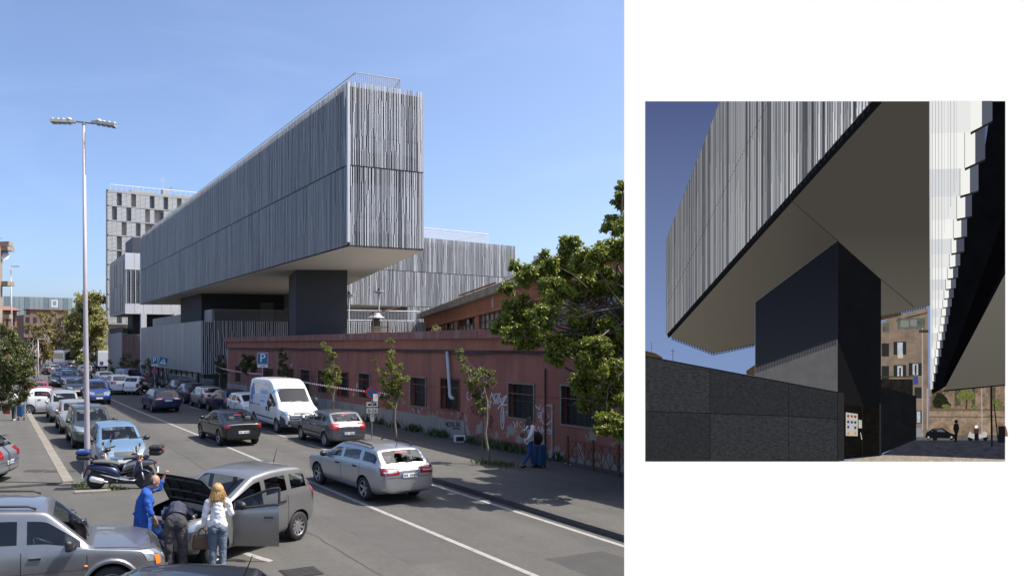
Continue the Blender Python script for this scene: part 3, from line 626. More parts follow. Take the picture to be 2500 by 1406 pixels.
# ---- red brown slatted wing and plain grey wing farther along
G0 = at(343, HZ, 101); G0.z = 0
rw = thing('brown_slatted_wing', 'narrow wing faced in brown vertical slats beside the pale slatted wing', 'building', G0)
g1 = at(298, HZ, 103); g1.z = 0; zt = at(0, 816, 102).z; gdir = (g1 - G0).normalized(); gn = Vector((gdir.y, -gdir.x, 0)); gn = gn if gn.y < 0 else -gn
mb = MB(); q = [G0 - gn * .2, g1 - gn * .2, g1 - gn * 8, G0 - gn * 8]; mb.hexa([Vector((*p.xy, 0)) for p in q] + [Vector((*p.xy, zt - .05)) for p in q]); mb.build('core', mat('brown_back', (.10, .06, .055), .8), rw)
slat_run(rw, G0, gdir, gn, (g1 - G0).length, .3, zt, .11, 60, ['slat_red', mat('slat_red2', (.30, .2, .18), .6).name], w=.055)
slat_run(rw, G0, gdir, gn, (g1 - G0).length, .3, zt, .11, 0, ['slat_red'], w=.03)
pw = thing('plain_grey_wing', 'plain pale grey rendered wing at the end of the slatted block', 'building', g1 + U * .1)
g2 = at(264, HZ, 120); mb = MB(); q = [g1 + Vector((-.02, 0, 0)), g2, g2 + V * 10, g1 + V * 1.5 + U * 9]; za = at(0, 818, 103).z; mb.hexa([Vector((*p.xy, 0)) for p in q] + [Vector((*p.xy, za + .4)) for p in q]); mb.build('wall', 'grey_panel', pw)
mb = MB(); q2 = [p.lerp(sum(q, Vector()) / 4, .06) for p in q]; mb.hexa([Vector((*p.xy, za + .401)) for p in q2] + [Vector((*p.xy, za + 1.2)) for p in q2]); mb.build('parapet', 'backing', pw)

# ---- connecting block with tall windows, raised on columns
K = at(305, HZ, 100); K.z = 0; kz0, kz1 = at(0, 765, 100).z, at(0, 618, 100).z
cb = thing('raised_panel_block', 'grey panelled block with tall narrow windows raised on white columns', 'building', K)
kq = [K, K + V * 30, K + V * 30 + U * 14.4, K + U * 14.4]
mb = MB(); mb.hexa([Vector((*p.xy, kz0)) for p in kq] + [Vector((*p.xy, kz1)) for p in kq]); mb.build('body', 'warm_panel', cb)
mb = MB(); c = K - V * .3 - U * .3
kb = [K - U * .12 - V * .12, K + V * 30 - U * .12, K + V * 30, K - V * .12]
for z0, z1, m in ((kz0 - .05, kz0 + 1.35, 'white_panel'), (kz1 - 2.2, kz1 + .05, 'white_panel')):
    n = 24
    for i in range(n):
        mb = MB(); a, b = K + V * (30 * i / n + .015) - U * .1, K + V * (30 * (i + 1) / n - .015) - U * .1; q = [a, b, b + U * .095, a + U * .095]; mb.hexa([Vector((*p.xy, z0)) for p in q] + [Vector((*p.xy, z1)) for p in q]); mb.build('panel', m, cb)
for r_ in range(2):
    z0, z1 = lerp(kz0 + 1.4, kz1 - 2.25, r_ / 2) + .05, lerp(kz0 + 1.4, kz1 - 2.25, (r_ + 1) / 2) - .1
    for i in range(14):
        mb = MB(); a, b = K + V * (.25 + i * .62) - U * .05, K + V * (.25 + i * .62 + .48) - U * .05; q = [a, b, b + U * .04, a + U * .04]; mb.hexa([Vector((*p.xy, z0)) for p in q] + [Vector((*p.xy, z1)) for p in q]); mb.build('window', 'facade_glass', cb)
        mb = MB(); a = K + V * (.15 + i * .62) - U * .1; mb.box(Vector((a.x, a.y, (z0 + z1) / 2)), (.08, .1, z1 - z0 + .1), V); mb.build('mullion', 'white_panel', cb)
for i in range(5):                                   # flush panels and slots of the left flank
    for r_ in range(2):
        z0, z1 = lerp(kz0 + .4, kz1 - .5, r_ / 2), lerp(kz0 + .4, kz1 - .5, (r_ + 1) / 2) - .25
        mb = MB(); a = K + U * (1.2 + i * 2.7) - V * .05; mb.box(Vector((a.x, a.y, (z0 + z1) / 2)) + U * 1.1, (2.3 if (i + r_) % 3 else .9, .06, z1 - z0), U); mb.build('panel', 'warm_panel' if (i + r_) % 3 else 'grey_panel', cb)
for px in (350, 430): c = at(px, HZ, 100); mb = MB(); mb.box(Vector((c.x, c.y, kz0 / 2)), (.75, .75, kz0), V); mb.build('column', 'white_panel', cb)
mb = MB(); c = K + V * 12 + U * 5; mb.box(Vector((c.x, c.y, kz0 / 2)), (21, 4, kz0 - .01), V); mb.build('ground_core', 'backing', cb)
mb = MB(); mb.prism([K + V * 1 + Vector((0, 0, kz1)), K + V * 6 + Vector((0, 0, kz1)), K + V * 6 + Vector((0, 0, kz1 + 1.4)), K + V * 2.2 + Vector((0, 0, kz1 + 2.3)), K + V * 1 + Vector((0, 0, kz1 + 2.2))], U * 6); mb.build('roof_plant', mat('roof_dark', (.06, .06, .075), .6), cb)

# ---- second slatted building behind
B0 = Vector((3.2, 66, 0)); BD = Vector((.864, .503, 0)).normalized(); BN = Vector((BD.y, -BD.x, 0)); ZS = 14.4
sb = thing('rear_slatted_building', 'second slatted building behind the cantilever with pale rooftop railing', 'building', B0)
bs = B0 - BD * .6; be = B0 + BD * 20.7; bm = B0 + BD * 6.7
for a, b, z0 in ((bs, bm, 7.9), (bm, be, 0.1)):
    q = [a - BN * .25, b - BN * .25, b - BN * 12, a - BN * 12]; mb = MB(); mb.hexa([Vector((*p.xy, z0)) for p in q] + [Vector((*p.xy, ZS - .3)) for p in q]); mb.build('core', mat('backing_pale', (.17, .175, .19), .6, var=.2, scale=.4), sb)
mb = MB(); q = [bs - BN * .05, bm - BN * .05, bm - BN * 12, bs - BN * 12]; mb.hexa([Vector((*p.xy, 7.8)) for p in q] + [Vector((*p.xy, 7.895)) for p in q]); mb.build('soffit', 'soffit', sb)
lim = [75, 75, 70, 70]
tiers = ((11.15, ZS + .02), (7.85, 11.1))
for j, (z0, z1) in enumerate(tiers): slat_run(sb, bs, BD, BN, (be - bs).length, z0, z1, .13, 130, ['slat_white', 'slat_mid', 'slat_grey', 'slat_grey'], w=.062)
slat_run(sb, bm, BD, BN, (be - bm).length, 3.5, 7.8, .13, 0, ['slat_white', 'slat_mid', 'slat_grey'], w=.062)
for z in (11.12, 7.82):
    mb = MB(); c = (bs + be) / 2; mb.box(Vector((c.x, c.y, z)) - BN * .04, ((be - bs).length if z > 8 else .01, .06, .05), BD); mb.build('joint', 'dark_trim', sb)
for i in range(10):
    mb = MB(); c = bs + BD * (6 + i * 2.1); mb.box(Vector((c.x, c.y, 12.7 if i % 2 else 9.5)) - BN * .2, (1.5, .04, 1.9), BD); mb.build('window', 'facade_glass', sb)
mat('pale_rail', (.62, .63, .66), .5, .1, var=.05)
ra, rb2 = bs - BN * 1.2, B0 + BD * 18 - BN * 1.2; zr = 15.6
mb = MB(); mb.tube([Vector((*ra.xy, zr)), Vector((*rb2.xy, zr))], .04, 6); mb.tube([Vector((*rb2.xy, zr)), Vector((*(rb2 - BN * 8).xy, zr))], .04, 6); rl = mb.build('railing', 'pale_rail', sb)
n = 150
for i in range(n + 1): p = ra.lerp(rb2, i / n); mb = MB(); mb.box(Vector((p.x, p.y, 14.9)), (.05, .03, 1.4), BD); mb.build('baluster', 'pale_rail', rl, world=False).location = -sb.location
# ---- terrace fence of white slats and lamp posts between the buildings
fa, fb = at(848, HZ, 58), at(1040, HZ, 60)
tf = thing('terrace_fence', 'white slatted terrace fence with thin railing seen above the low roof', 'fence', Vector((*fa.xy, 0)))
fd = (fb - fa).normalized(); fn = Vector((fd.y, -fd.x, 0)); z0, z1, z2 = 3.6, at(0, 785, 59).z, at(0, 757, 59).z
mb = MB(); c = (fa + fb) / 2; mb.box(Vector((c.x, c.y, (z1) / 2)) - fn * .2, ((fb - fa).length, .2, z1), fd); mb.build('back_wall', 'backing', tf)
slat_run(tf, fa, fd, fn, (fb - fa).length, z0, z1, .15, 120, ['slat_white'], w=.075, dep=.1)
n = 54
for i in range(n + 1): p = fa.lerp(fb, i / n) ; m_ = MB(); m_.box(Vector((p.x, p.y, (z1 + z2) / 2)) - fn * 1.2, (.022, .03, z2 - z1), fd); m_.build('baluster', 'pale_rail', tf)
mb = MB(); mb.tube([Vector((*fa.xy, z2)) - fn * 1.2, Vector((*fb.xy, z2)) - fn * 1.2], .03, 6); mb.tube([Vector((*fa.xy, z1 + .12)) - fn * 1.2, Vector((*fb.xy, z1 + .12)) - fn * 1.2], .03, 6); mb.build('rail', 'pale_rail', tf)
for px, y0, lb in ((925, 706, 'slim courtyard lamp with bowl shade rising from the terrace fence centre'), (852, 714, 'slim courtyard lamp with bowl shade standing close to the dark pillar')):
    t_ = at(px, y0, 57); lp_ = thing('courtyard_lamp', lb, 'lamp', (t_.x, t_.y, 0), 0, 'courtyard lamps'); MB().tube([(t_.x, t_.y, 0), (t_.x, t_.y, t_.z - .35)], .05, 8).build('post', 'pale_rail', lp_)
    MB().lathe((t_.x, t_.y, t_.z - .5), (0, 0, 1), [(0, .05), (.12, .1), (.3, .42), (.34, .42), (.36, .1)], 14).build('lamp_shade', 'pale_rail', lp_); MB().lathe((t_.x, t_.y, t_.z - .13), (0, 0, 1), [(0, .1), (.2, .07)], 8).build('cap', 'dark_trim', lp_)

# ================================================================== tower with louvre panels
TD = Vector((.894, .447, 0)); TO = at(262, HZ, 130); TO.z = 0; TN = Vector((TD.y, -TD.x, 0)); tz0, tz1 = at(0, 790, 130).z, at(0, 465, 130).z
tw = thing('louvred_tower', 'tall apartment tower with white louvre panels and recessed balconies', 'building', TO)
TWD = 22.0; TB = Vector((-.22, .975, 0))
q = [TO + TB * 1.3, TO + TD * TWD + TB * 1.3, TO + TD * TWD + TB * 14, TO + TB * 14]; mb = MB(); mb.hexa([Vector((*p.xy, 0)) for p in q] + [Vector((*p.xy, tz1 - .1)) for p in q]); mb.build('core', mat('tower_cream', (.38, .365, .33), .85, var=.08), tw)
mat('tower_slab', (.33, .335, .345), .7, var=.06); mat('louvre', (.54, .55, .55), .5, var=.05)
rows = 9; rh = (tz1 - tz0) / rows; cw = .84; cols = 25
for r_ in range(rows + 1):
    mb = MB(); c = TO + TD * TWD / 2 + TB * .66; z = tz0 + r_ * rh; mb.box(Vector((c.x, c.y, z)), (TWD, 1.28, .2 if r_ < rows else .45), TD); mb.build('floor_slab', 'tower_slab', tw)
mb = MB(); q = [TO + TD * -.25, TO - TD * .01, TO + TB * 14 - TD * .01, TO + TB * 14 - TD * .25]; mb.hexa([Vector((*p.xy, tz0)) for p in q] + [Vector((*p.xy, tz1 + .2)) for p in q]); mb.build('flank', mat('tower_flank', (.10, .105, .115), .7), tw)
mb = MB()
for i in range(10): mb.box((0, 0, (i + .5) / 10), (.94, .05, .062))
mb.box((-.48, 0, .5), (.04, .07, 1)); mb.box((.48, 0, .5), (.04, .07, 1))
lm = mb.mesh('louvre_panel')
rnd = random.Random(5)
for r_ in range(rows):
    z = tz0 + r_ * rh + .12; opened = set(rnd.sample(range(2, cols), 7))
    if rows - 1 - r_ < 4: opened = {{0: (2, 5, 9, 12, 15, 18), 1: (1, 4, 8, 10, 11, 17), 2: (3, 6, 8, 9, 14, 19), 3: (2, 9, 12, 16, 20)}[rows - 1 - r_][k] for k in range(5)}
    for c_ in range(cols):
        if c_ in opened:
            p = TO + TD * (c_ + .5) * cw + TB * 1.28
            if rnd.random() < .5:
                mb = MB(); mb.box(Vector((p.x, p.y, z + rh * .42)), (.6, .06, rh * .8), TD); mb.build('balcony_window', 'facade_glass', tw)
            continue
        p = TO + TD * (c_ + .5) * cw + TB * .06; o = link('louvre_panel', lm, 'louvre', tw); o.location = Vector((p.x, p.y, z)) - tw.location; o.rotation_euler = (0, 0, math.atan2(TD.y, TD.x)); o.scale = (cw * .92, 1, rh - .3)
rr = MB()
for a, b in ((TO + TD * .5 + TB * .8, TO + TD * TWD + TB * .8),):
    rr.tube([Vector((*a.xy, tz1 + 1.3)), Vector((*b.xy, tz1 + 1.3))], .035, 5)
    for i in range(23): p = a.lerp(b, i / 22); rr.tube([Vector((*p.xy, tz1)), Vector((*p.xy, tz1 + 1.3))], .025, 5)
rr.build('roof_railing', 'pale_rail', tw)
for d_, w_, h_ in ((6, 4, 1.0), (10.4, 1.1, 1.7), (13.5, 3, .9)):
    mb = MB(); c = TO + TD * d_ + TB * 3; mb.box(Vector((c.x, c.y, tz1 + h_ / 2)), (w_, 1.5, h_), TD); mb.build('roof_plant', 'tower_cream', tw)
mb = MB(); c = TO + TD * 10 + TB * 3; c.z = tz1
mb.tube([c + Vector((0, 0, 1.5)), c + Vector((0, 0, 4))], .04, 5); mb.tube([c + Vector((-.7, 0, 3.6)), c + Vector((.7, 0, 3.6))], .03, 5); mb.tube([c + Vector((-.5, 0, 3.2)), c + Vector((.5, 0, 3.2))], .03, 5); mb.lathe(c + TD * 1.6 + Vector((0, 0, 1.9)), (-.6, -.7, .4), [(0, .05), (.1, .4), (.16, .5)], 12); mb.build('aerial', 'pale_rail', tw)

# ================================================================== far and side buildings on the left
def block(name, label, cat, p0, p1, depth, z1, m, rows=0, cols=0, ww=.5, wh=.55, z0=0, wm='window_glass', ledge=None):
    d = (p1 - p0); L_ = d.length; d = d.normalized(); bk = Vector((-d.y, d.x, 0)); bk = bk if bk.y > 0 else -bk
    b = thing(name, label, cat, (p0.x, p0.y, 0)); q = [Vector((*p.xy, 0)) for p in (p0, p1, p1 + bk * depth, p0 + bk * depth)]
    mb = MB(); mb.hexa([Vector((p.x, p.y, z0)) for p in q] + [Vector((p.x, p.y, z1)) for p in q]); mb.build('wall', m, b)
    rh = (z1 - z0) / max(rows, 1); cw = L_ / max(cols, 1)
    for r_ in range(rows):
        for c in range(cols):
            p = p0 + d * (c + .5) * cw - bk * .03; mb = MB(); mb.box(Vector((p.x, p.y, z0 + (r_ + .55) * rh)), (cw * ww, .1, rh * wh), d); mb.build('window', wm, b)
        if ledge: p = p0 + d * L_ / 2 - bk * .4; mb = MB(); mb.box(Vector((p.x, p.y, z0 + r_ * rh)), (L_, .85, .16), d); mb.build('balcony', ledge, b)
    b['_d'] = (d.x, d.y, 0); return b, d, bk
mat('office_glass', (.22, .26, .27), .15, var=.12, scale=.08); mat('office_glass2', (.14, .19, .205), .15, var=.12, scale=.08)
mat('brick_far', (.17, .105, .08), .9, var=.15, scale=.3); mat('orange_plaster', (.30, .15, .09), .9, var=.12, scale=.4); mat('roof_tile', (.24, .11, .07), .9, var=.25, scale=3); mat('old_stucco', (.30, .25, .20), .92, var=.25, scale=.6, dark=(.16, .12, .09), dfac=.5, dscale=.5)
Y = 300; a, b = at(10, HZ, Y), at(177, HZ, Y + 12); zt = at(0, 723, Y).z
off, d, bk = block('glass_office', 'wide pale green glass office block on the skyline', 'building', a, b, 20, zt, 'office_glass')
for i in range(14):
    p = a.lerp(b, (i + .5) / 14) - bk * .1; mb = MB(); mb.box(Vector((p.x, p.y, zt / 2)), ((b - a).length / 14 - .15, .2, zt - .2), d); mb.build('glass_bay', 'office_glass' if i % 4 else 'office_glass2', off)
p = at(133, 741, Y); mb = MB(); mb.box(p - bk * .6, (2.6, .3, 3), d); mb.build('roof_sign', 'white_panel', off); mb = MB(); mb.box(p - bk * .8 + Vector((0, 0, .2)), (1.2, .1, 1.5), d); mb.build('sign_mark', mat('sign_grey', (.2, .22, .25), .6), off)
Y = 215; a, b = at(58, HZ, Y), at(185, HZ, Y + 8); zt = at(0, 768, Y).z
ap, d, bk = block('brick_apartments', 'reddish brown apartment block with balconies beyond the trees', 'building', a, b, 14, zt, 'brick_far', 4, 7, .5, .5, 0, 'window_glass', 'orange_plaster')
mb = MB(); p = (a + b) / 2 + bk * 4; mb.box(Vector((p.x, p.y, zt + .8)), (11, 6, 1.6), d); mb.build('penthouse', 'brick_far', ap); mb = MB(); mb.box(Vector((p.x, p.y, zt + 1.7)), (12.5, 7, .2), d); mb.build('roof', 'roof_tile', ap)
Y = 112; a, b = at(10, HZ, Y), at(41, HZ, Y + 1); zt = at(0, 757, Y).z
og, d, bk = block('orange_house', 'orange plastered house with tiled roof behind the left bush', 'building', a, b, 10, zt, 'orange_plaster', 3, 2, .3, .55)
c1 = b + bk * 10 + d * 1.2
mb = MB(); e = .7; q = [a - d * e - bk * e, b + d * e - bk * e, b + d * e + bk * 10, a - d * e + bk * 10]; top = (a + b) / 2 + bk * 5; mb.hexa([Vector((*p.xy, zt)) for p in q] + [Vector((*p.lerp(top, .7).xy, zt + .75)) for p in q]); mb.build('roof', 'roof_tile', og)
for i in range(2):
    p = b + bk * (2.5 + i * 4) + d * .04; mb = MB(); mb.box(Vector((p.x, p.y, 5.2)), (.08, 1.3, 1.9), d); mb.build('window', 'window_glass', og)
Y = 76; a, b = at(-90, HZ, Y - 6), at(6, HZ, Y); zt = at(0, 607, Y).z
pz, d, bk = block('stucco_palazzo', 'old stucco apartment house with curved cornice and balconies at left', 'building', a, b, 12, zt, 'old_stucco', 4, 3, .35, .6)
for i, (k, o_) in enumerate(((0, .9), (.5, .6), (-3.6, .9), (-7, .5))):
    mb = MB(); p = b + bk * 4 + d * .35; mb.box(Vector((p.x, p.y, zt + k)), (o_ * 1.3, 9.5, .45), d); mb.build('cornice', 'old_stucco', pz)
for z in (zt - 6.2, zt - 3.9):
    mb = MB(); p = b + bk * 2.2 + d * .5
    for i in range(9): mb.tube([p + bk * (i * .25 - 1) + Vector((0, 0, z)) + d * .3, p + bk * (i * .25 - 1) + Vector((0, 0, z + 1)) + d * .3], .02, 5)
    mb.tube([p - bk + d * .3 + Vector((0, 0, z + 1)), p + bk + d * .3 + Vector((0, 0, z + 1))], .03, 5); mb.build('balcony_railing', 'iron', pz)
mb = MB(); mb.lathe(b + Vector((1.0, 0, zt - 4.9)) + bk, (.5, -.8, .3), [(0, .05), (.12, .42), (.2, .55)], 12); mb.build('satellite_dish', 'white_panel', pz)
mb = MB(); c = Vector((b.x, b.y, zt)) - d * .2 + bk; mb.tube([c, c + Vector((0, 0, 1.6))], .03, 5); mb.tube([c + Vector((0, 0, 1.3)), c + d * 1.6 + Vector((0, 0, 1.25))], .025, 5); mb.build('aerial', 'iron', pz)
mb = MB(); p = b + bk * 4; mb.prism([Vector((*a.xy, zt)), Vector((*b.xy, zt)), Vector((*(a.lerp(b, .5)).xy, zt + 2.2))], bk * 12); mb.build('roof', 'roof_tile', pz)
# ================================================================== vehicles
NSLOT = 16
dummy = [bpy.data.materials.new('slot%d' % i) for i in range(NSLOT)]
class Car: pass
def body_section(sp, x):
    L, Wd = sp['L'], sp['W']; hw = Wd / 2
    df, dr = L / 2 - x, x + L / 2
    tf, tr = sp.get('tf', .55), sp.get('tr', .45)
    k = 1.0
    if df < tf: k -= sp.get('kf', .26) * (1 - df / tf) ** 2.2
    if dr < tr: k -= sp.get('kr', .17) * (1 - dr / tr) ** 2.4
    w_ = hw * k
    zt = interp(sp['top'], x); zb = min(interp(sp['belt'], x), zt - .03)
    hc = max(0., zt - zb); hm = sp['H'] - interp(sp['belt'], 0); f = min(1, max(0, (hc - .05) / (hm * .9)))
    zl = sp['clear'] + .10 * max(0, 1 - df / .5) + .12 * max(0, 1 - dr / .5)
    wr = lerp(.86 * w_, hw * sp.get('roofw', .76), f)
    bx, bz = .965 * w_, zb; rx, rz_ = wr, zt - lerp(.012, .045, f)
    P = [(0, zl), (.72 * w_, zl), (.95 * w_, zl + .05), (w_, lerp(zl, zb, .45)), (.99 * w_, lerp(zl, zb, .86)), (bx, bz)]
    P += [(lerp(bx, rx, .05), lerp(bz, rz_, .07)), (lerp(bx, rx, sp.get('gt', .9) - .02) + .012 * f, lerp(bz, rz_, sp.get('gt', .9))), (rx, rz_)]
    P += [(wr * .9, zt - lerp(.004, .018, f)), (wr * .5, zt + .008), (0, zt + .016)]
    return P
def build_type(name, sp):
    L = sp['L']; c = Car(); c.sp = sp
    xs = {-L / 2, -L / 2 + .05, -L / 2 + .14, L / 2, L / 2 - .05, L / 2 - .16, sp['cowl'], sp['wtop'], sp['rtop'], sp['rbase'], sp['xC'], sp['xA']}
    for a, b in sp['pil']: xs |= {a, b}
    for k in (.12, .5, .9): xs.add(lerp(sp['cowl'], sp['wtop'], k)); xs.add(lerp(sp['rbase'], sp['rtop'], k))
    for x, _ in sp['top']: xs.add(x)
    xs = sorted(xs); keep = [xs[0]]
    for x in xs[1:]:
        if x - keep[-1] > .028: keep.append(x)
    keep[-1] = L / 2; xs = []
    for a, b in zip(keep, keep[1:]):
        xs.append(a); n = int((b - a) / .34)
        for i in range(n): xs.append(lerp(a, b, (i + 1) / (n + 1)))
    xs.append(keep[-1])
    bm = bmesh.new(); rings = []
    for x in xs:
        P = body_section(sp, x); ring = [(y, z) for y, z in P] + [(-y, z) for y, z in P[-2:0:-1]]
        rings.append([bm.verts.new((x, y, z)) for y, z in ring])
    n = len(rings[0])
    for i in range(len(xs) - 1):
        xm = (xs[i] + xs[i + 1]) / 2
        for k in range(n):
            j = (k + 1) % n; f = bm.faces.new((rings[i][k], rings[i][j], rings[i + 1][j], rings[i + 1][k])); seg = k if k < 11 else 21 - k; side = 0 if k < 11 else 1
            mi = 0
            if seg >= 9:
                if lerp(sp['cowl'], sp['wtop'], .1) > xm > lerp(sp['cowl'], sp['wtop'], .95): mi = 1
                elif lerp(sp['rbase'], sp['rtop'], .1) < xm < lerp(sp['rbase'], sp['rtop'], .93) and not sp.get('blind'): mi = 2
            if seg == 6 and sp['xC'] < xm < sp['xA'] and not any(a < xm < b for a, b in sp['pil']):
                mi = 3 + 2 * sum(1 for a, b in sp['pil'] if xm < a) + side
            if sp.get('open') and seg >= 8 and sp['cowl'] + .04 < xm < L / 2 - .2: mi = 12
            if sp.get('open') and side == 0 and sp['pil'][-1][1] - .02 < xm < sp['xA'] and 2 <= seg <= 6: mi = 13 if seg < 6 else 14
            f.material_index = mi; f.smooth = True
    bm.faces.new(rings[0][::-1]).smooth = True; bm.faces.new(rings[-1]).smooth = True
    bmesh.ops.recalc_face_normals(bm, faces=bm.faces[:])
    me = bpy.data.meshes.new(name); bm.to_mesh(me); bm.free()
    for d in dummy: me.materials.append(d)
    full = evaluated(me, [('SUBSURF', dict(levels=2, render_levels=2))])
    vs = [v.co.copy() for v in full.vertices]; c.bvh = BVHTree.FromPolygons(vs, [tuple(p.vertices) for p in full.polygons])
    # wheel arches
    cut = MB(); r = sp['wr'] * 1.17; hw = sp['W'] / 2
    for x in (sp['xf'], sp['xr']):
        for s in (1, -1): cut.lathe((x, s * (hw - .27), sp['wr']), (0, s, 0), [(0, r), (.6, r)], 40)
    cm = cut.mesh('cut')
    for d in dummy: cm.materials.append(d)
    for p in cm.polygons: p.material_index = 9
    co = bpy.data.objects.new('cut', cm); COL.objects.link(co)
    full2 = evaluated(full, [('BOOLEAN', dict(operation='DIFFERENCE', object=co, solver='EXACT'))]); bpy.data.objects.remove(co)
    c.pieces = {}
    groups = {}
    for p in full2.polygons: groups.setdefault(p.material_index if p.material_index != 9 else (9, p.center.x > 0, p.center.y > 0), []).append(p)
    for mi, polys in groups.items():
        mp = {}; v = []; f = []
        for p in polys:
            t = []
            for i in p.vertices:
                if i not in mp: mp[i] = len(v); v.append(tuple(full2.vertices[i].co))
                t.append(mp[i])
            f.append(t)
        m = bpy.data.meshes.new('%s_piece' % name); m.from_pydata(v, [], f)
        m.shade_smooth()
        if isinstance(mi, tuple): m.shade_flat()
        c.pieces[mi] = m
    c.xs = xs; return c
def decal(c, corners, d, nu=6, nv=4, off=.006):
    """patch of the body surface: corners (3-D, counter-clockwise seen from outside) dropped along d onto the body"""
    d = Vector(d).normalized(); P = [Vector(p) for p in corners]; mb = MB(); idx = {}
    for i in range(nu + 1):
        for j in range(nv + 1):
            q = P[0].lerp(P[1], i / nu).lerp(P[3].lerp(P[2], i / nu), j / nv); o = q - d * 2; h, nrm, _, _ = c.bvh.ray_cast(o, d)
            if h is None: h, nrm, _, _ = c.bvh.find_nearest(q); 
            if nrm.dot(d) > 0: nrm = -nrm
            idx[i, j] = len(mb.v); mb.v.append(h + nrm * off)
    for i in range(nu):
        for j in range(nv): mb.f.append((idx[i, j], idx[i + 1, j], idx[i + 1, j + 1], idx[i, j + 1]))
    return mb
def wheel_meshes(r, wd=.2, spokes=5, hub=False):
    t = MB(); h = wd / 2; t.lathe((0, 0, 0), (0, 1, 0), [(-h, r * .66), (-h, r * .9), (-h * .75, r * .985), (h * .75, r * .985), (h, r * .9), (h, r * .66)], 28, False)
    ri = MB(); rr = r * .67
    ri.lathe((0, 0, 0), (0, 1, 0), [(h * .66, .001), (h * .64, rr * (.2 if not hub else .45)), (h * .5, rr * (.22 if not hub else .47))], 20)
    for k in range(spokes):
        a = 2 * math.pi * k / spokes; dx, dz = Vector((math.cos(a), 0, math.sin(a))), Vector((-math.sin(a), 0, math.cos(a)))
        p0, p1 = dx * rr * .15, dx * rr * .97; w0, w1 = rr * (.13 if not hub else .1), rr * (.17 if not hub else .15); y0, y1 = h * .5, h * .78
        ri.hexa([p0 - dz * w0 + Vector((0, y0 - .03, 0)), p1 - dz * w1 + Vector((0, y1 - .03, 0)), p1 + dz * w1 + Vector((0, y1 - .03, 0)), p0 + dz * w0 + Vector((0, y0 - .03, 0)), p0 - dz * w0 + Vector((0, y0, 0)), p1 - dz * w1 + Vector((0, y1, 0)), p1 + dz * w1 + Vector((0, y1, 0)), p0 + dz * w0 + Vector((0, y0, 0))])
    n0 = len(ri.v)
    ri.tube([Vector((math.cos(a) * rr * .95, h * .8, math.sin(a) * rr * .95)) for a in [2 * math.pi * k / 28 for k in range(29)]], rr * .07, 6, False)
    b = MB(); b.lathe((0, 0, 0), (0, 1, 0), [(h * .1, .001), (h * .12, rr), (-h * .9, rr)], 24)
    return t.mesh('tyre', True), ri.mesh('rim'), b.mesh('brake')
SEAT = None
def seat_mesh():
    mb = MB(); mb.hexa([(-.25, -.24, .25), (.28, -.24, .25), (.28, .24, .25), (-.25, .24, .25), (-.25, -.24, .45), (.28, -.24, .5), (.28, .24, .5), (-.25, .24, .45)])
    mb.hexa([(-.32, -.24, .4), (-.16, -.24, .4), (-.16, .24, .4), (-.32, .24, .4), (-.5, -.19, 1.02), (-.38, -.19, 1.02), (-.38, .19, 1.02), (-.5, .19, 1.02)])
    mb.box((-.47, 0, 1.13), (.09, .25, .16)); return evaluated(mb.mesh('seat'), [('BEVEL', dict(width=.03, segments=2))])
TYPES = {}
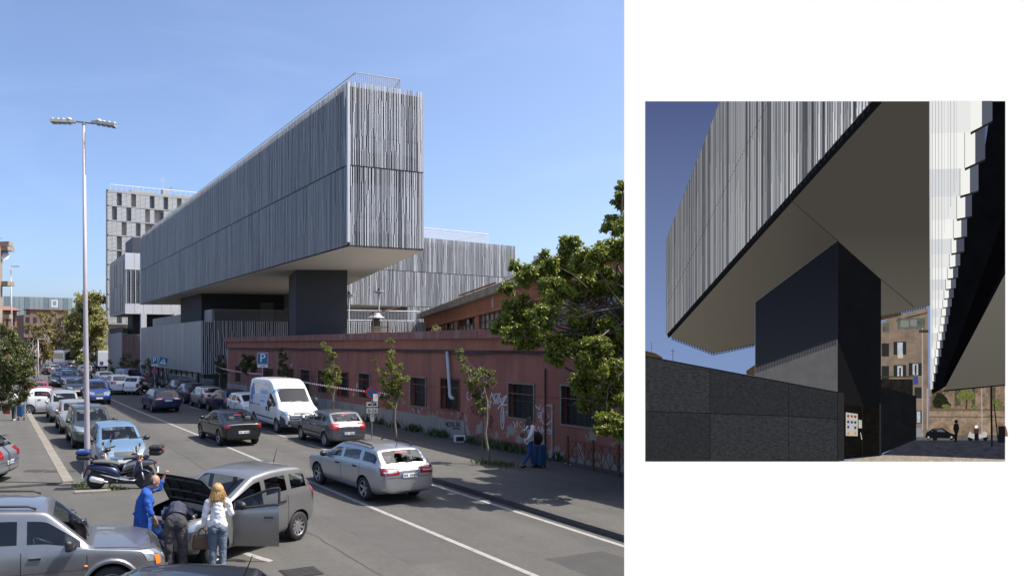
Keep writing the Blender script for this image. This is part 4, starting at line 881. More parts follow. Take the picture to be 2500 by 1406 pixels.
def make_proto(name, sp):
    """a vehicle with all its parts; paint is set per copy"""
    c = build_type(name, sp); L, Wd = sp['L'], sp['W']; hw = Wd / 2; root = bpy.data.objects.new('proto_' + name, None)
    P = lambda nm, me, m: link(nm, me, m, root)
    c.body = P('body', c.pieces[0], 'dark_trim')
    nm = {1: 'windscreen', 2: 'rear_window'}
    for mi, me in c.pieces.items():
        if mi in (0, 12, 13, 14): continue
        if isinstance(mi, tuple): P('wheel_arch', me, 'dark_trim'); continue
        P(nm.get(mi, 'side_window'), me, MATS['car_glass'] if not (sp.get('dark_rear') and mi >= 3) else MATS['window_glass'])
    # wheels
    ty, ri, br = wheel_meshes(sp['wr'], spokes=sp.get('spokes', 5), hub=sp.get('hub', False))
    for x in (sp['xf'], sp['xr']):
        for s in (1, -1):
            wv = P('wheel', ty, 'rubber'); wv.location = (x, s * (hw - .115), sp['wr']); wv.rotation_euler = (0, random.uniform(0, 1.2), 0 if s > 0 else math.pi)
            link('rim', ri, 'alloy', wv); link('brake_disc', br, 'dark_trim', wv)
    D = lambda nm, cs, d, m, nu=6, nv=4, off=.006: P(nm, decal(c, cs, d, nu, nv, off).mesh(nm, True), m)
    hz_, hb_ = sp['hl']                              # headlight top and bottom
    tz, tb = sp['tl']                                # tail light top and bottom
    for s in (1, -1):
        a = [(L / 2, s * hw * .45, hb_ + .02), (L / 2 - .3, s * hw * .97, hb_ + .07), (L / 2 - .42, s * hw * .95, hz_ + .03), (L / 2, s * hw * .5, hz_ - .03)]
        hl = D('headlight', a if s > 0 else a[::-1], (-.88, -s * .42, -.1), 'reflector', 6, 4, .008)
        D('headlight_lens', [Vector(p) for p in (a if s > 0 else a[::-1])], (-.88, -s * .42, -.1), 'lamp_glass', 6, 4, .02)
        wy = sp.get('tlw', .45)
        a = [(-L / 2 + .12, s * hw * .95, tb), (-L / 2, s * hw * (1 - wy), tb + .03), (-L / 2, s * hw * (1 - wy * .95), tz - .02), (-L / 2 + .25, s * hw * .92, tz)]
        D('tail_light', a if s < 0 else a[::-1], (.86, -s * .5, 0), 'red_lens', 6, 4, .01)
        if sp.get('reverse'):
            a = [(-L / 2 + .05, s * hw * .9, lerp(tb, tz, .36)), (-L / 2, s * hw * (1 - wy * .85), lerp(tb, tz, .4)), (-L / 2, s * hw * (1 - wy * .85), lerp(tb, tz, .58)), (-L / 2 + .05, s * hw * .9, lerp(tb, tz, .56))]
            D('reverse_light', a if s < 0 else a[::-1], (.86, -s * .5, 0), 'reflector', 4, 2, .014)
        # door seams and handles
        for x in sp['seams']:
            zb = interp(sp['belt'], x)
            D('door_seam', [(x - .007, s * hw, .3), (x + .007, s * hw, .3), (x + .007, s * hw, zb), (x - .007, s * hw, zb)] if s < 0 else [(x + .007, s * hw, .3), (x - .007, s * hw, .3), (x - .007, s * hw, zb), (x + .007, s * hw, zb)], (0, -s, 0), 'dark_trim', 1, 6, .003)
        for x in sp['handles']:
            z = interp(sp['belt'], x) - .1; hm_ = MB(); h0, n0, _, _ = c.bvh.ray_cast(Vector((x, s * 3, z)), Vector((0, -s, 0)))
            if h0: hm_.box(h0 + n0 * .015, (.19, .03, .035)); P('door_handle', hm_.mesh('handle'), sp.get('handle_m', 'dark_trim'))
        if sp.get('strip'):
            z = sp['strip']; a = [(sp['xr'] + sp['wr'] * 1.25, s * hw, z), (sp['xf'] - sp['wr'] * 1.25, s * hw, z), (sp['xf'] - sp['wr'] * 1.25, s * hw, z + .06), (sp['xr'] + sp['wr'] * 1.25, s * hw, z + .06)]
            D('side_moulding', a if s < 0 else [a[1], a[0], a[3], a[2]], (0, -s, 0), sp.get('strip_m', 'black_plastic'), 8, 1, .014)
        # mirrors
        if sp.get('own_mirror'): continue
        x = sp['xA'] - .12; z = interp(sp['belt'], x) + .1; mm = MB(); mm.ball((x - .02, s * (hw + .09), z), (.085, .115, .085), 12, 8); mm.tube([(x, s * (hw - .1), z - .07), (x - .01, s * (hw + .05), z - .03)], .03, 6)
        P('wing_mirror', mm.mesh('mirror', True), sp.get('mirror_m', 'black_plastic'))
    nz = sp['nose']
    D('grille', [(L / 2, -hw * .38, nz - .15), (L / 2, hw * .38, nz - .15), (L / 2, hw * .42, nz - .03), (L / 2, -hw * .42, nz - .03)], (-1, 0, 0), 'black_plastic', 6, 2, .008)
    D('intake', [(L / 2, -hw * .6, .24), (L / 2, hw * .6, .24), (L / 2, hw * .55, .36), (L / 2, -hw * .55, .36)], (-1, 0, 0), 'black_plastic', 8, 2, .008)
    D('number_plate', [(L / 2, -.26, .42), (L / 2, .26, .42), (L / 2, .26, .53), (L / 2, -.26, .53)], (-1, 0, 0), 'plate_white', 4, 1, .02)
    for y in (-.26, .225): D('plate_band', [(L / 2, y, .42), (L / 2, y + .035, .42), (L / 2, y + .035, .53), (L / 2, y, .53)], (-1, 0, 0), 'plate_blue', 1, 1, .024)
    pz = sp.get('plate_z', .55)
    D('number_plate', [(-L / 2, .26, pz), (-L / 2, -.26, pz), (-L / 2, -.26, pz + .11), (-L / 2, .26, pz + .11)], (1, 0, 0), 'plate_white', 4, 1, .02)
    for y in (.26, -.225): D('plate_band', [(-L / 2, y, pz), (-L / 2, y - .035, pz), (-L / 2, y - .035, pz + .11), (-L / 2, y, pz + .11)], (1, 0, 0), 'plate_blue', 1, 1, .024)
    for k in range(7):
        if k == 2: continue
        y = .19 - k * .062; D('plate_character', [(-L / 2, y, pz + .025), (-L / 2, y - .03, pz + .025), (-L / 2, y - .03, pz + .085), (-L / 2, y, pz + .085)], (1, 0, 0), 'ink_black', 1, 1, .026)
    if not sp.get('plain_rear'):
        D('rear_valance', [(-L / 2, hw * .7, .26), (-L / 2, -hw * .7, .26), (-L / 2, -hw * .7, .36), (-L / 2, hw * .7, .36)], (1, 0, 0), 'black_plastic', 8, 2, .008)
        D('tailgate_seam', [(-L / 2, hw * .75, sp['tseam']), (-L / 2, -hw * .75, sp['tseam']), (-L / 2, -hw * .75, sp['tseam'] + .012), (-L / 2, hw * .75, sp['tseam'] + .012)], (1, 0, 0), 'dark_trim', 8, 1, .004)
        zr = interp(sp['top'], lerp(sp['rtop'], sp['rbase'], .05)); D('brake_lamp', [(-L / 2, .18, zr - .05), (-L / 2, -.18, zr - .05), (-L / 2, -.18, zr - .015), (-L / 2, .18, zr - .015)], (1, 0, -.1), 'red_lens', 4, 1, .012)
        xw = lerp(sp['rbase'], sp['rtop'], .16); zw = interp(sp['top'], xw); wp = MB(); wp.tube([(xw - .03, .02, zw + .03), (xw - .01, -.34, zw + .1)], .014, 5); P('rear_wiper', wp.mesh('wiper'), 'black_plastic')
    for y in (.28, -.32):
        x0, x1 = lerp(sp['cowl'], sp['wtop'], .08), lerp(sp['cowl'], sp['wtop'], .14); wp = MB(); wp.tube([(x0, y, interp(sp['top'], x0) + .02), (x1, y + .5, interp(sp['top'], x1) + .028)], .012, 5); P('wiper', wp.mesh('wiper'), 'black_plastic')
    # inside
    global SEAT
    if SEAT is None: SEAT = seat_mesh()
    xs_ = sp.get('seat_x', lerp(sp['wtop'], sp['rtop'], .33)); dz = sp.get('seat_z', 0)
    for x, ys in ((xs_, (.36, -.36)), (xs_ - .85, (.36, -.36)) if not sp.get('two') else (xs_, ())):
        for y in ys: o = P('seat', SEAT, 'seat_fabric'); o.location = (x, y * Wd / 1.72, dz)
    db = MB(); zc = interp(sp['belt'], sp['cowl']); xd = sp['cowl'] - .25; db.hexa([(xd - .3, -hw * .82, zc - .35), (xd + .3, -hw * .82, zc - .35), (xd + .3, hw * .82, zc - .35), (xd - .3, hw * .82, zc - .35), (xd - .2, -hw * .8, zc - .02), (xd + .25, -hw * .76, zc - .06), (xd + .25, hw * .76, zc - .06), (xd - .2, hw * .8, zc - .02)]); P('dashboard', db.mesh('dash'), 'black_plastic')
    sw = MB(); cx, cz = xs_ + .42, zc - .02 + dz * .3; sw.tube([Vector((cx - .18 * math.sin(a) * .35, .36 + .18 * math.cos(a), cz + .17 * math.sin(a))) for a in [2 * math.pi * k / 20 for k in range(21)]], .014, 6, False); sw.tube([(cx, .36, cz), (cx + .35, .36, cz - .15)], .025, 6); P('steering_wheel', sw.mesh('sw', True), 'black_plastic')
    if sp.get('rails'):
        for s in (1, -1):
            rl = MB(); x0, x1 = sp['rtop'] + .25, sp['wtop'] - .15; y = s * hw * sp.get('roofw', .76) * .93; pts = [(x0, y, interp(sp['top'], x0) - .0), (x0 + .12, y, interp(sp['top'], x0) + .055), ((x0 + x1) / 2, y, sp['H'] + .05), (x1 - .12, y, interp(sp['top'], x1) + .055), (x1, y, interp(sp['top'], x1))]; rl.tube(pts, .022, 6); P('roof_rail', rl.mesh('rail', True), sp.get('rail_m', 'black_plastic'))
    if sp.get('aerial', True): ae = MB(); xa = sp['rtop'] + .1; ae.tube([(xa, 0, interp(sp['top'], xa)), (xa - .12, 0, interp(sp['top'], xa) + .3)], [.012, .005], 5); P('aerial', ae.mesh('ae'), 'black_plastic')
    c.root = root; TYPES[name] = c; return c
def T(L, H, rt, rb, rbz, tail, cowl, hood, wtop, nose):
    return [(-L / 2, tail), (-L / 2 + .06, tail + .05), (rb, rbz), (rt, H - .05), (lerp(rt, wtop, .3), H - .005), (lerp(rt, wtop, .65), H), (wtop, H - .055), (cowl, hood), (lerp(cowl, L / 2, .5), lerp(hood, nose, .42)), (L / 2 - .18, nose), (L / 2 - .04, nose - .1), (L / 2, nose - .2)]
def spec(L, W, H, rt, rb, rbz, tail, cowl, hood, wtop, nose, wr, xf, xr, pil, xC, xA, belt, hl, tl, seams, handles, **k):
    d = dict(L=L, W=W, H=H, rtop=rt, rbase=rb, cowl=cowl, wtop=wtop, nose=nose, wr=wr, xf=xf, xr=xr, pil=pil, xC=xC, xA=xA, belt=belt, hl=hl, tl=tl, seams=seams, handles=handles, clear=.2, tseam=.62)
    d['top'] = T(L, H, rt, rb, rbz, tail, cowl, hood, wtop, nose); d.update(k); return d
make_proto('hatch', spec(4.03, 1.72, 1.47, -1.38, -1.86, 1.0, .86, .98, .99, .12, .74, .31, 1.22, -1.32, [(-1.0, -.92), (-.12, -.05)], -1.42, .78, [(-2.1, .98), (-1.2, .98), (1.0, .9), (2.1, .8)], (.8, .62), (1.02, .74), (-.95, -.08, .95), (-.75, .12), strip=.5, hub=True, spokes=9))
make_proto('coupe', spec(4.25, 1.75, 1.42, -.95, -1.9, .98, .9, .98, .97, .1, .72, .33, 1.28, -1.33, [(-.28, -.2)], -1.38, .8, [(-2.2, .98), (-1.2, .97), (1.0, .9), (2.2, .78)], (.78, .62), (.93, .76), (-.24, .98), (-.05,), spokes=5, tlw=.3))
make_proto('wagon', spec(4.56, 1.76, 1.46, -1.7, -2.12, 1.0, .88, 1.12, .97, .25, .74, .32, 1.36, -1.3, [(-1.15, -1.06), (-.12, -.04)], -1.85, .92, [(-2.3, 1.02), (-1.3, .99), (1.1, .9), (2.3, .78)], (.8, .62), (.98, .78), (-1.1, -.08, 1.1), (-.85, .12), rails=True, tlw=.62, tseam=.72, plate_z=.72, reverse=True))
make_proto('round_hatch', spec(3.72, 1.66, 1.54, -1.2, -1.72, 1.0, .85, 1.0, 1.02, .2, .78, .29, 1.17, -1.22, [(-.1, -.02), (-.85, -.78)], -1.3, .8, [(-2, .98), (1.0, .95), (2.0, .82)], (.92, .7), (1.0, .78), (-.06, .98), (.12,), kf=.34, tf=.75, kr=.3, tr=.6, roofw=.72, spokes=7))
make_proto('mpv', spec(4.04, 1.7, 1.63, -1.5, -1.9, 1.02, .88, 1.15, 1.0, .35, .8, .3, 1.28, -1.32, [(-1.02, -.94), (-.05, .03)], -1.55, .98, [(-2.1, 1.0), (1.1, .96), (2.1, .84)], (.9, .68), (1.1, .8), (-.98, .0, 1.12), (-.8, .18), spokes=7, hub=True))
make_proto('micro', spec(2.55, 1.54, 1.55, -.85, -1.16, 1.05, .8, .72, 1.02, .2, .82, .29, .92, -.92, [], -.62, .55, [(-1.3, 1.02), (.7, .96), (1.3, .85)], (.92, .72), (.98, .62), (-.55, .65), (-.35,), two=True, kr=.26, tr=.4, tlw=.3, seat_x=.05, aerial=False))
make_proto('saloon', spec(4.42, 1.74, 1.43, -1.0, -1.62, 1.0, .9, 1.02, .95, .2, .74, .31, 1.32, -1.3, [(-.98, -.9), (-.05, .03)], -1.32, .82, [(-2.3, .95), (1.0, .9), (2.3, .78)], (.78, .6), (.92, .72), (-.94, -.01, 1.0), (-.75, .2), spokes=9, hub=True))
make_proto('town_car', spec(3.43, 1.63, 1.43, -1.25, -1.6, .98, .82, 1.1, .96, .35, .76, .28, 1.2, -1.16, [(-.3, -.22)], -1.2, .95, [(-1.8, .97), (1.0, .93), (1.8, .8)], (.86, .68), (1.0, .74), (-.26, 1.05), (-.08,), tlw=.32, roofw=.78, spokes=6))
make_proto('suv', spec(4.57, 1.84, 1.7, -1.75, -2.12, 1.1, .95, 1.1, 1.1, .35, .88, .36, 1.33, -1.33, [(-1.15, -1.06), (-.1, -.02)], -1.8, .92, [(-2.3, 1.12), (1.1, 1.04), (2.3, .92)], (.95, .76), (1.15, .9), (-1.1, -.06, 1.08), (-.85, .14), rails=True, clear=.27, tlw=.5, plate_z=.78, spokes=6))
make_proto('tall_mpv', spec(3.86, 1.69, 1.7, -1.6, -1.85, 1.05, .9, 1.15, 1.0, .3, .8, .29, 1.2, -1.25, [(-.98, -.9), (-.02, .06)], -1.6, .95, [(-2.0, 1.0), (1.1, .98), (2.0, .82)], (.92, .7), (1.3, .85), (-.94, .02, 1.1), (-.75, .2), rails=True, hub=True, spokes=8))
make_proto('box_van', spec(4.25, 1.82, 1.84, -2.0, -2.1, 1.1, .95, 1.3, 1.08, .55, .86, .31, 1.4, -1.35, [(-.1, .6), (-2.0, -1.0)], -.98, 1.1, [(-2.2, 1.1), (1.3, 1.06), (2.2, .9)], (.95, .74), (1.2, .8), (-.05, 1.25), (.2,), roofw=.88, aerial=False, hub=True))
def paint_car(root, m):
    for ch in kids(root):
        if ch.name.split('.')[0] == 'body': ch.material_slots[0].link = 'OBJECT'; ch.material_slots[0].material = m
        if ch.name.split('.')[0] == 'wing_mirror' and random.random() < .6: ch.material_slots[0].link = 'OBJECT'; ch.material_slots[0].material = m
PC = dict(silver=paint('paint_silver', (.40, .41, .43), .75, .32), black=paint('paint_black', (.008, .008, .010), .2), navy=paint('paint_navy', (.010, .018, .06), .3), blue=paint('paint_blue', (.018, .05, .19), .35), lightblue=paint('paint_light_blue', (.14, .235, .34), .4), green=paint('paint_dark_green', (.045, .058, .052), .5), beige=paint('paint_beige', (.33, .31, .28), .5), white=paint('paint_white', (.74, .74, .73), 0., .3), red=paint('paint_red', (.32, .02, .03), .25), grey=paint('paint_grey', (.125, .135, .15), .65, .32), darkgrey=paint('paint_dark_grey', (.06, .062, .066), .6), pale=paint('paint_pale_silver', (.38, .38, .365), .6), jeep=paint('paint_warm_silver', (.25, .25, .255), .75, .33), aclass=paint('paint_graphite_silver', (.27, .27, .265), .7, .34))
def car(kind, col, pos, heading, name, label, cat='car', group=None, z=0.0):
    c = TYPES[kind]; r = copy_tree(c.root)
    r.name = name; r.location = (pos.x, pos.y, z); r.rotation_euler = (0, 0, math.atan2(heading.y, heading.x)); tag(r, label, cat, group); paint_car(r, PC[col])
    return r
def rot2(v, deg): a = R(deg); return Vector((v.x * math.cos(a) - v.y * math.sin(a), v.x * math.sin(a) + v.y * math.cos(a), 0))
# --- traffic heading away
car('wagon', 'silver', Vector((1.55, 21.5, 0)), rot2(U, 4), 'estate_car', 'silver estate car driving along the lane beside the kerb')
car('coupe', 'black', Vector((-3.72, 32.4, 0)), rot2(U, 2), 'hatchback_car', 'black sporty hatchback driving past the white van')
car('wagon', 'navy', Vector((-9.8, 47.6, 0)), rot2(U, 1), 'estate_car', 'dark blue estate car with brake lights driving away behind the black hatchback')
car('suv', 'white', gp(292, 962) + U * 1.2, U, 'suv_car', 'white suv driving away past the blue and white van')
# --- parked on the right
car('hatch', 'grey', Vector((.74, 31.9, 0)), U, 'hatchback_car', 'blue grey hatchback parked at the no parking sign')
car('hatch', 'white', st(40.3, 13.35), -U, 'hatchback_car', 'white hatchback parked directly behind the white van')
car('hatch', 'navy', st(44.7, 13.3), rot2(U, 3), 'hatchback_car', 'dark blue hatchback parked in the bay below the parking sign')
car('town_car', 'pale', st(49.0, 13.15), U, 'city_car', 'pale silver two door city car parked in the bay')
car('saloon', 'navy', st(53.6, 13.2), U, 'saloon_car', 'dark blue saloon parked in front of the street railing')
car('saloon', 'darkgrey', st(59.2, 13.7), U, 'saloon_car', 'dark grey saloon parked by the pale slatted wing')
car('micro', 'white', gp(333, 962), rot2(U, -35), 'microcar', 'white and dark two seater microcar beside the parked motorcycles')
r = car('box_van', 'blue', gp(318, 944), rot2(-U, 12), 'small_van', 'blue roofed small van with white sides parked past the microcar', 'van')
# --- parked on the left, nose to the viewer
car('round_hatch', 'lightblue', Vector((-6.75, 25.4, 0)), -U, 'round_hatchback', 'light blue rounded hatchback parked behind the scooters')
car('mpv', 'green', Vector((-9.55, 31.6, 0)), -U, 'compact_mpv', 'dark green compact car parked behind the street lamp')
car('hatch', 'beige', Vector((-11.75, 36.6, 0)), -U, 'hatchback_car', 'beige silver hatchback parked behind the dark green car')
car('mpv', 'pale', Vector((-14.1, 41.8, 0)), -U, 'compact_mpv', 'pale silver compact car parked beside the white microcar')
car('micro', 'white', Vector((-16.4, 45.6, 0)), rot2(V, -10), 'microcar', 'white microcar parked crosswise with its tail on the kerb')
car('coupe', 'red', Vector((-18.2, 49.6, 0)), -U, 'hatchback_car', 'dark red low car parked behind the white microcar')
car('hatch', 'red', Vector((-20.4, 54.8, 0)), -U, 'hatchback_car', 'bright red hatchback parked nearest the open boot')
car('hatch', 'darkgrey', Vector((-23.0, 61.0, 0)), U, 'hatchback_car', 'dark grey hatchback with raised tailgate parked past the red cars')
# --- oncoming queue
car('tall_mpv', 'blue', gp(243, 988) + U * 1.9, -U, 'tall_mpv', 'blue tall people carrier with roof rails coming toward the lamp')
car('hatch', 'black', gp(188, 968) + U * 1.9, -U, 'hatchback_car', 'black hatchback waiting behind the blue people carrier')
car('suv', 'navy', gp(172, 946) + U * 1.9, -U, 'suv_car', 'dark blue suv queueing behind the black hatchback')
car('saloon', 'black', gp(146, 945) + U * 1.9, -U, 'saloon_car', 'black saloon queueing close to the left kerb', )
far = [('hatch', 'navy', 150, 927, 1), ('wagon', 'darkgrey', 172, 927, 1), ('hatch', 'silver', 132, 914, -1), ('saloon', 'grey', 118, 912, -1), ('hatch', 'black', 140, 906, -1), ('mpv', 'white', 150, 903, -1), ('hatch', 'blue', 153, 908, -1), ('suv', 'pale', 205, 922, 1), ('wagon', 'white', 252, 938, 1), ('hatch', 'beige', 214, 908, 1)]
names = dict(beige='beige', navy='dark blue', darkgrey='dark grey', silver='silver', grey='grey', black='black', white='white', blue='blue', pale='pale')
kn = dict(hatch='hatchback', wagon='estate car', saloon='saloon', mpv='people carrier', suv='suv')
for k, cl, px, py, sg in far:
    car(k, cl, gp(px, py), U * -sg if px < 200 else U, 'distant_' + {'hatch': 'hatchback', 'wagon': 'estate_car', 'saloon': 'saloon_car', 'mpv': 'people_carrier', 'suv': 'suv_car'}[k], 'small distant %s %s in the queue toward the bus' % (names[cl], kn[k]), 'car', 'distant cars near the bus')
# --- foreground: car at the bottom edge and car on the left pavement
car('hatch', 'black', Vector((-2.1, 8.75, 0)), Vector((-1, .06, 0)), 'hatchback_car', 'black car whose roof shows in front of the silver off-roader nose')
car('hatch', 'silver', Vector((-11.15, 22.4, 0)), Vector((-1, .03, 0)), 'hatchback_car', 'silver hatchback parked on the left pavement, tail to the kerb', z=LH)
# ------------------------------------------------------------------ special vehicles
def drape(c, me, M, d, off=.006):
    d = Vector(d).normalized(); me.transform(M)
    for v in me.vertices:
        h, n_, _, _ = c.bvh.ray_cast(v.co - d * 2, d)
        if h: 
            if n_.dot(d) > 0: n_ = -n_
            v.co = h + n_ * off
    return me
def frame_m(org, ax, ay):
    ax = Vector(ax).normalized(); ay = Vector(ay).normalized(); M = Matrix((ax, ay, ax.cross(ay))).transposed().to_4x4(); M.translation = Vector(org); return M
def grid_text(txt, size, cell=.05, shear=0):
    return text_mesh(txt, size, shear=shear)
# white panel van
sp = spec(5.5, 2.05, 2.52, -2.66, -2.72, 2.3, 2.2, 1.86, 1.36, 1.0, 1.05, .35, 1.82, -1.75, [], .62, 1.62, [(-2.8, 1.28), (1.0, 1.26), (2.8, 1.1)], (1.08, .86), (1.6, .9), (.55, -.95, 1.75), (.75,), gt=.56, roofw=.83, clear=.28, blind=True, two=True, aerial=False, own_mirror=True, seat_z=.45, seat_x=.75, tseam=1.0, handle_m='black_plastic', kf=.3, tf=.8, kr=.04, tlw=.15, strip=.62, strip_m='black_plastic', hub=True, spokes=8)
sp['top'] = [(-2.75, 2.3), (-2.7, 2.44), (-2.4, 2.5), (-.5, 2.52), (.35, 2.5), (.75, 2.36), (1.0, 2.17), (1.86, 1.36), (2.25, 1.22), (2.58, 1.06), (2.7, .92), (2.75, .8)]
vc = make_proto('cargo_van', sp)
van = car('cargo_van', 'white', st(34.75, 13.3), rot2(-U, -1.5), 'cargo_van', 'white high roof cargo van with blue lettering parked in the bay', 'van')
mat('van_blue', (.06, .20, .50), .5, var=.1); mat('van_pale', (.62, .68, .78), .5, var=.08); mat('van_bumper', (.055, .06, .068), .6, var=.15)
def vadd(nm, me, m): o = link(nm, me, m, van); return o
vadd('front_bumper', decal(vc, [(2.75, -1.0, .34), (2.75, 1.0, .34), (2.75, .98, .66), (2.75, -.98, .66)], (-1, 0, 0), 14, 5, .012).mesh('b', True), 'van_bumper')
for s in (1, -1): vadd('front_bumper', decal(vc, ([(1.98 + .25, s * 1.02, .34), (2.7, s * 1.0, .34), (2.7, s * 1.0, .72), (2.3, s * 1.02, .9)] if s < 0 else [(2.7, s * 1.0, .34), (2.23, s * 1.02, .34), (2.3, s * 1.02, .9), (2.7, s * 1.0, .72)]), (-.5, -s, 0), 8, 5, .012).mesh('b', True), 'van_bumper')
vadd('grille_bar', decal(vc, [(2.75, -.62, .7), (2.75, .62, .7), (2.75, .66, .95), (2.75, -.66, .95)], (-1, 0, 0), 10, 3, .016).mesh('b', True), 'black_plastic')
for z in (.76, .84, .9): vadd('grille_slat', decal(vc, [(2.75, -.6, z), (2.75, .6, z), (2.75, .6, z + .02), (2.75, -.6, z + .02)], (-1, 0, 0), 10, 1, .024).mesh('b', True), 'chrome')
mb = MB(); mb.lathe((2.74, 0, .92), (1, 0, 0), [(0, .09), (.05, .08), (.055, .001)], 16); vadd('badge', mb.mesh('bd'), 'chrome')
me = text_mesh('LOCAUTO', .27); vadd('lettering', drape(vc, me, frame_m((1.1, -.08, 2.33), (0, 1, 0), (-.55, 0, .83)), (-.75, 0, -.66), .012), 'van_blue')
blob = MB()
rr = random.Random(3)
for k in range(9): y = -.92 + rr.uniform(0, .26); z = 2.22 + rr.uniform(0, .2); e = rr.uniform(.04, .08); blob.quad((3, y, z), (3, y + e, z - .03), (3, y + e * 1.1, z + e), (3, y - .02, z + e * .9))
bm_ = blob.mesh('logo')
for v in bm_.vertices: v.co.x = 1.6
vadd('logo', drape(vc, bm_, Matrix(), (-.75, 0, -.66), .012), 'van_blue')
def vside(me): return drape(vc, me, Matrix(), (0, 1, 0), .01)
mb = MB(); mb.quad((-1.05, -1.2, 1.28), (.35, -1.2, 1.28), (.35, -1.2, 2.0), (-1.05, -1.2, 2.0)); pmesh = decal(vc, [(-1.05, -1.2, 1.28), (.35, -1.2, 1.28), (.35, -1.2, 2.0), (-1.05, -1.2, 2.0)], (0, 1, 0), 6, 6, .006).mesh('p', True); vadd('side_panel_print', pmesh, 'van_pale')
me = text_mesh('LOCAUTO', .22); vadd('lettering', drape(vc, me, frame_m((-.2, -1.2, 1.82), (1, 0, 0), (0, 0, 1)), (0, 1, 0), .014), 'van_blue')
for z, w_ in ((1.62, .45), (1.54, .5), (1.4, .4), (1.34, .36)): vadd('print_line', decal(vc, [(-.75, -1.2, z), (-.75 + w_ * 2, -1.2, z), (-.75 + w_ * 2, -1.2, z + .035), (-.75, -1.2, z + .035)], (0, 1, 0), 6, 1, .013).mesh('p'), mat('print_grey', (.45, .5, .56), .6) if z > 1.5 else MATS['van_blue'])
blob = MB()
for (x, z, r_) in ((-2.15, 2.02, .2), (-2.3, 1.82, .16), (-1.98, 1.84, .15), (-2.2, 1.62, .2), (-2.05, 1.42, .12), (-2.32, 1.42, .13), (-2.36, 1.18, .1), (-2.02, 1.18, .1), (-1.85, 1.7, .09)):
    blob.poly([(x + r_ * math.cos(a) * rr.uniform(.7, 1.1), -1.2, z + r_ * math.sin(a) * rr.uniform(.8, 1.2)) for a in [2 * math.pi * k / 11 for k in range(11)]])
vadd('logo', vside(blob.mesh('logo')), 'van_blue')
for z in (1.16,): vadd('side_rail', decal(vc, [(-2.6, -1.2, z), (-.75, -1.2, z), (-.75, -1.2, z + .03), (-2.6, -1.2, z + .03)], (0, 1, 0), 8, 1, .012).mesh('p'), 'dark_trim')
for x in (.62, .78): mb = MB(); h0, n0, _, _ = vc.bvh.ray_cast(Vector((x if x > .7 else .4, -3, 1.08)), Vector((0, 1, 0))); mb.box(h0 + n0 * .02, (.1, .04, .2)); vadd('door_handle', mb.mesh('h'), 'black_plastic')
for s in (1, -1): mb = MB(); mb.ball((1.42, s * 1.2, 1.42), (.09, .13, .2), 12, 8); mb.tube([(1.42, s * .95, 1.3), (1.42, s * 1.15, 1.35)], .05, 6); vadd('wing_mirror', mb.mesh('m', True), 'black_plastic')

# silver off-roader
sp = spec(4.61, 1.83, 1.76, -1.85, -2.12, 1.12, .98, 1.08, 1.12, .36, .98, .37, 1.38, -1.3, [(-1.1, -1.0), (-.06, .04)], -1.9, .92, [(-2.4, 1.1), (1.0, 1.05), (2.4, .9)], (.92, .7), (1.1, .85), (-1.05, -.01, 1.0), (-.85, .2), clear=.32, rails=True, roofw=.78, kf=.2, strip=.56, strip_m='chrome', spokes=5, handle_m='chrome', rail_m='black_plastic', own_mirror=True)
sp['top'][7:] = [(1.08, 1.07), (1.6, 1.03), (2.1, .94), (2.27, .8), (2.305, .68)]
jc = make_proto('offroader', sp)
jeep = car('offroader', 'jeep', Vector((-4.7, 12.1, 0)), rot2(Vector((1, 0, 0)), 17), 'offroad_car', 'silver off-roader with black mirror and roof rails, nose toward the mechanics')
jeep.scale = (.96, .96, .95)
def jadd(nm, me, m): return link(nm, me, m, jeep)
for x in (1.38, -1.3):
    for s in (1, -1):
        mb = MB(); mb.tube([(x + .46 * math.cos(a) * 1.02, s * .925, .37 + .47 * math.sin(a)) for a in [R(-12 + 204 * k / 16) for k in range(17)]], .045, 6); jadd('wheel_flare', mb.mesh('f', True), 'paint_warm_silver')
for z, h_ in ((.44, .03), (.72, .012)):
    for s in (1, -1): a = [(-.85, s * .95, z), (.95, s * .95, z), (.95, s * .95, z + h_), (-.85, s * .95, z + h_)]; jadd('side_strip', decal(jc, a if s < 0 else [a[1], a[0], a[3], a[2]], (0, -s, 0), 8, 1, .012).mesh('s'), 'chrome')
me = text_mesh('GRAND CHEROKEE LIMITED', .085); jadd('lettering', drape(jc, me, frame_m((.1, -.95, .5), (1, 0, 0), (0, 0, 1)), (0, 1, 0), .03), 'chrome')
for s in (1, -1):
    a = [(2.2, s * .82, .72), (2.14, s * .88, .7), (2.1, s * .88, .86), (2.17, s * .82, .86)]; jadd('indicator', decal(jc, a if s > 0 else a[::-1], (-.5, -s * .86, 0), 3, 3, .022).mesh('i', True), 'orange_lens')
    mb = MB(); h0, n0, _, _ = jc.bvh.ray_cast(Vector((.98, s * 3, .78)), Vector((0, -s, 0))); mb.ball(h0, (.035, .02, .022), 10, 6); jadd('side_repeater', mb.mesh('r', True), 'orange_lens')
    mb = MB(); x = .74; z = 1.2; mb.hexa([(x - .06, s * .8, z - .12), (x + .1, s * .8, z - .12), (x + .1, s * 1.0, z - .09), (x - .06, s * 1.0, z - .09), (x - .06, s * .8, z - .04), (x + .06, s * .8, z - .04), (x + .06, s * 1.0, z + .02), (x - .06, s * 1.0, z + .02)]); jadd('mirror_bracket', mb.mesh('m', True), 'black_plastic'); mb = MB(); mb.hexa([(x - .07, s * .97, z - .1), (x + .09, s * .98, z - .08), (x + .06, s * 1.24, z - .07), (x - .07, s * 1.25, z - .1), (x - .07, s * .97, z + .11), (x + .07, s * .98, z + .09), (x + .04, s * 1.24, z + .08), (x - .07, s * 1.25, z + .1)]); jadd('mirror_housing', evaluated(mb.mesh('m'), [('BEVEL', dict(width=.045, segments=3))]), 'black_plastic')
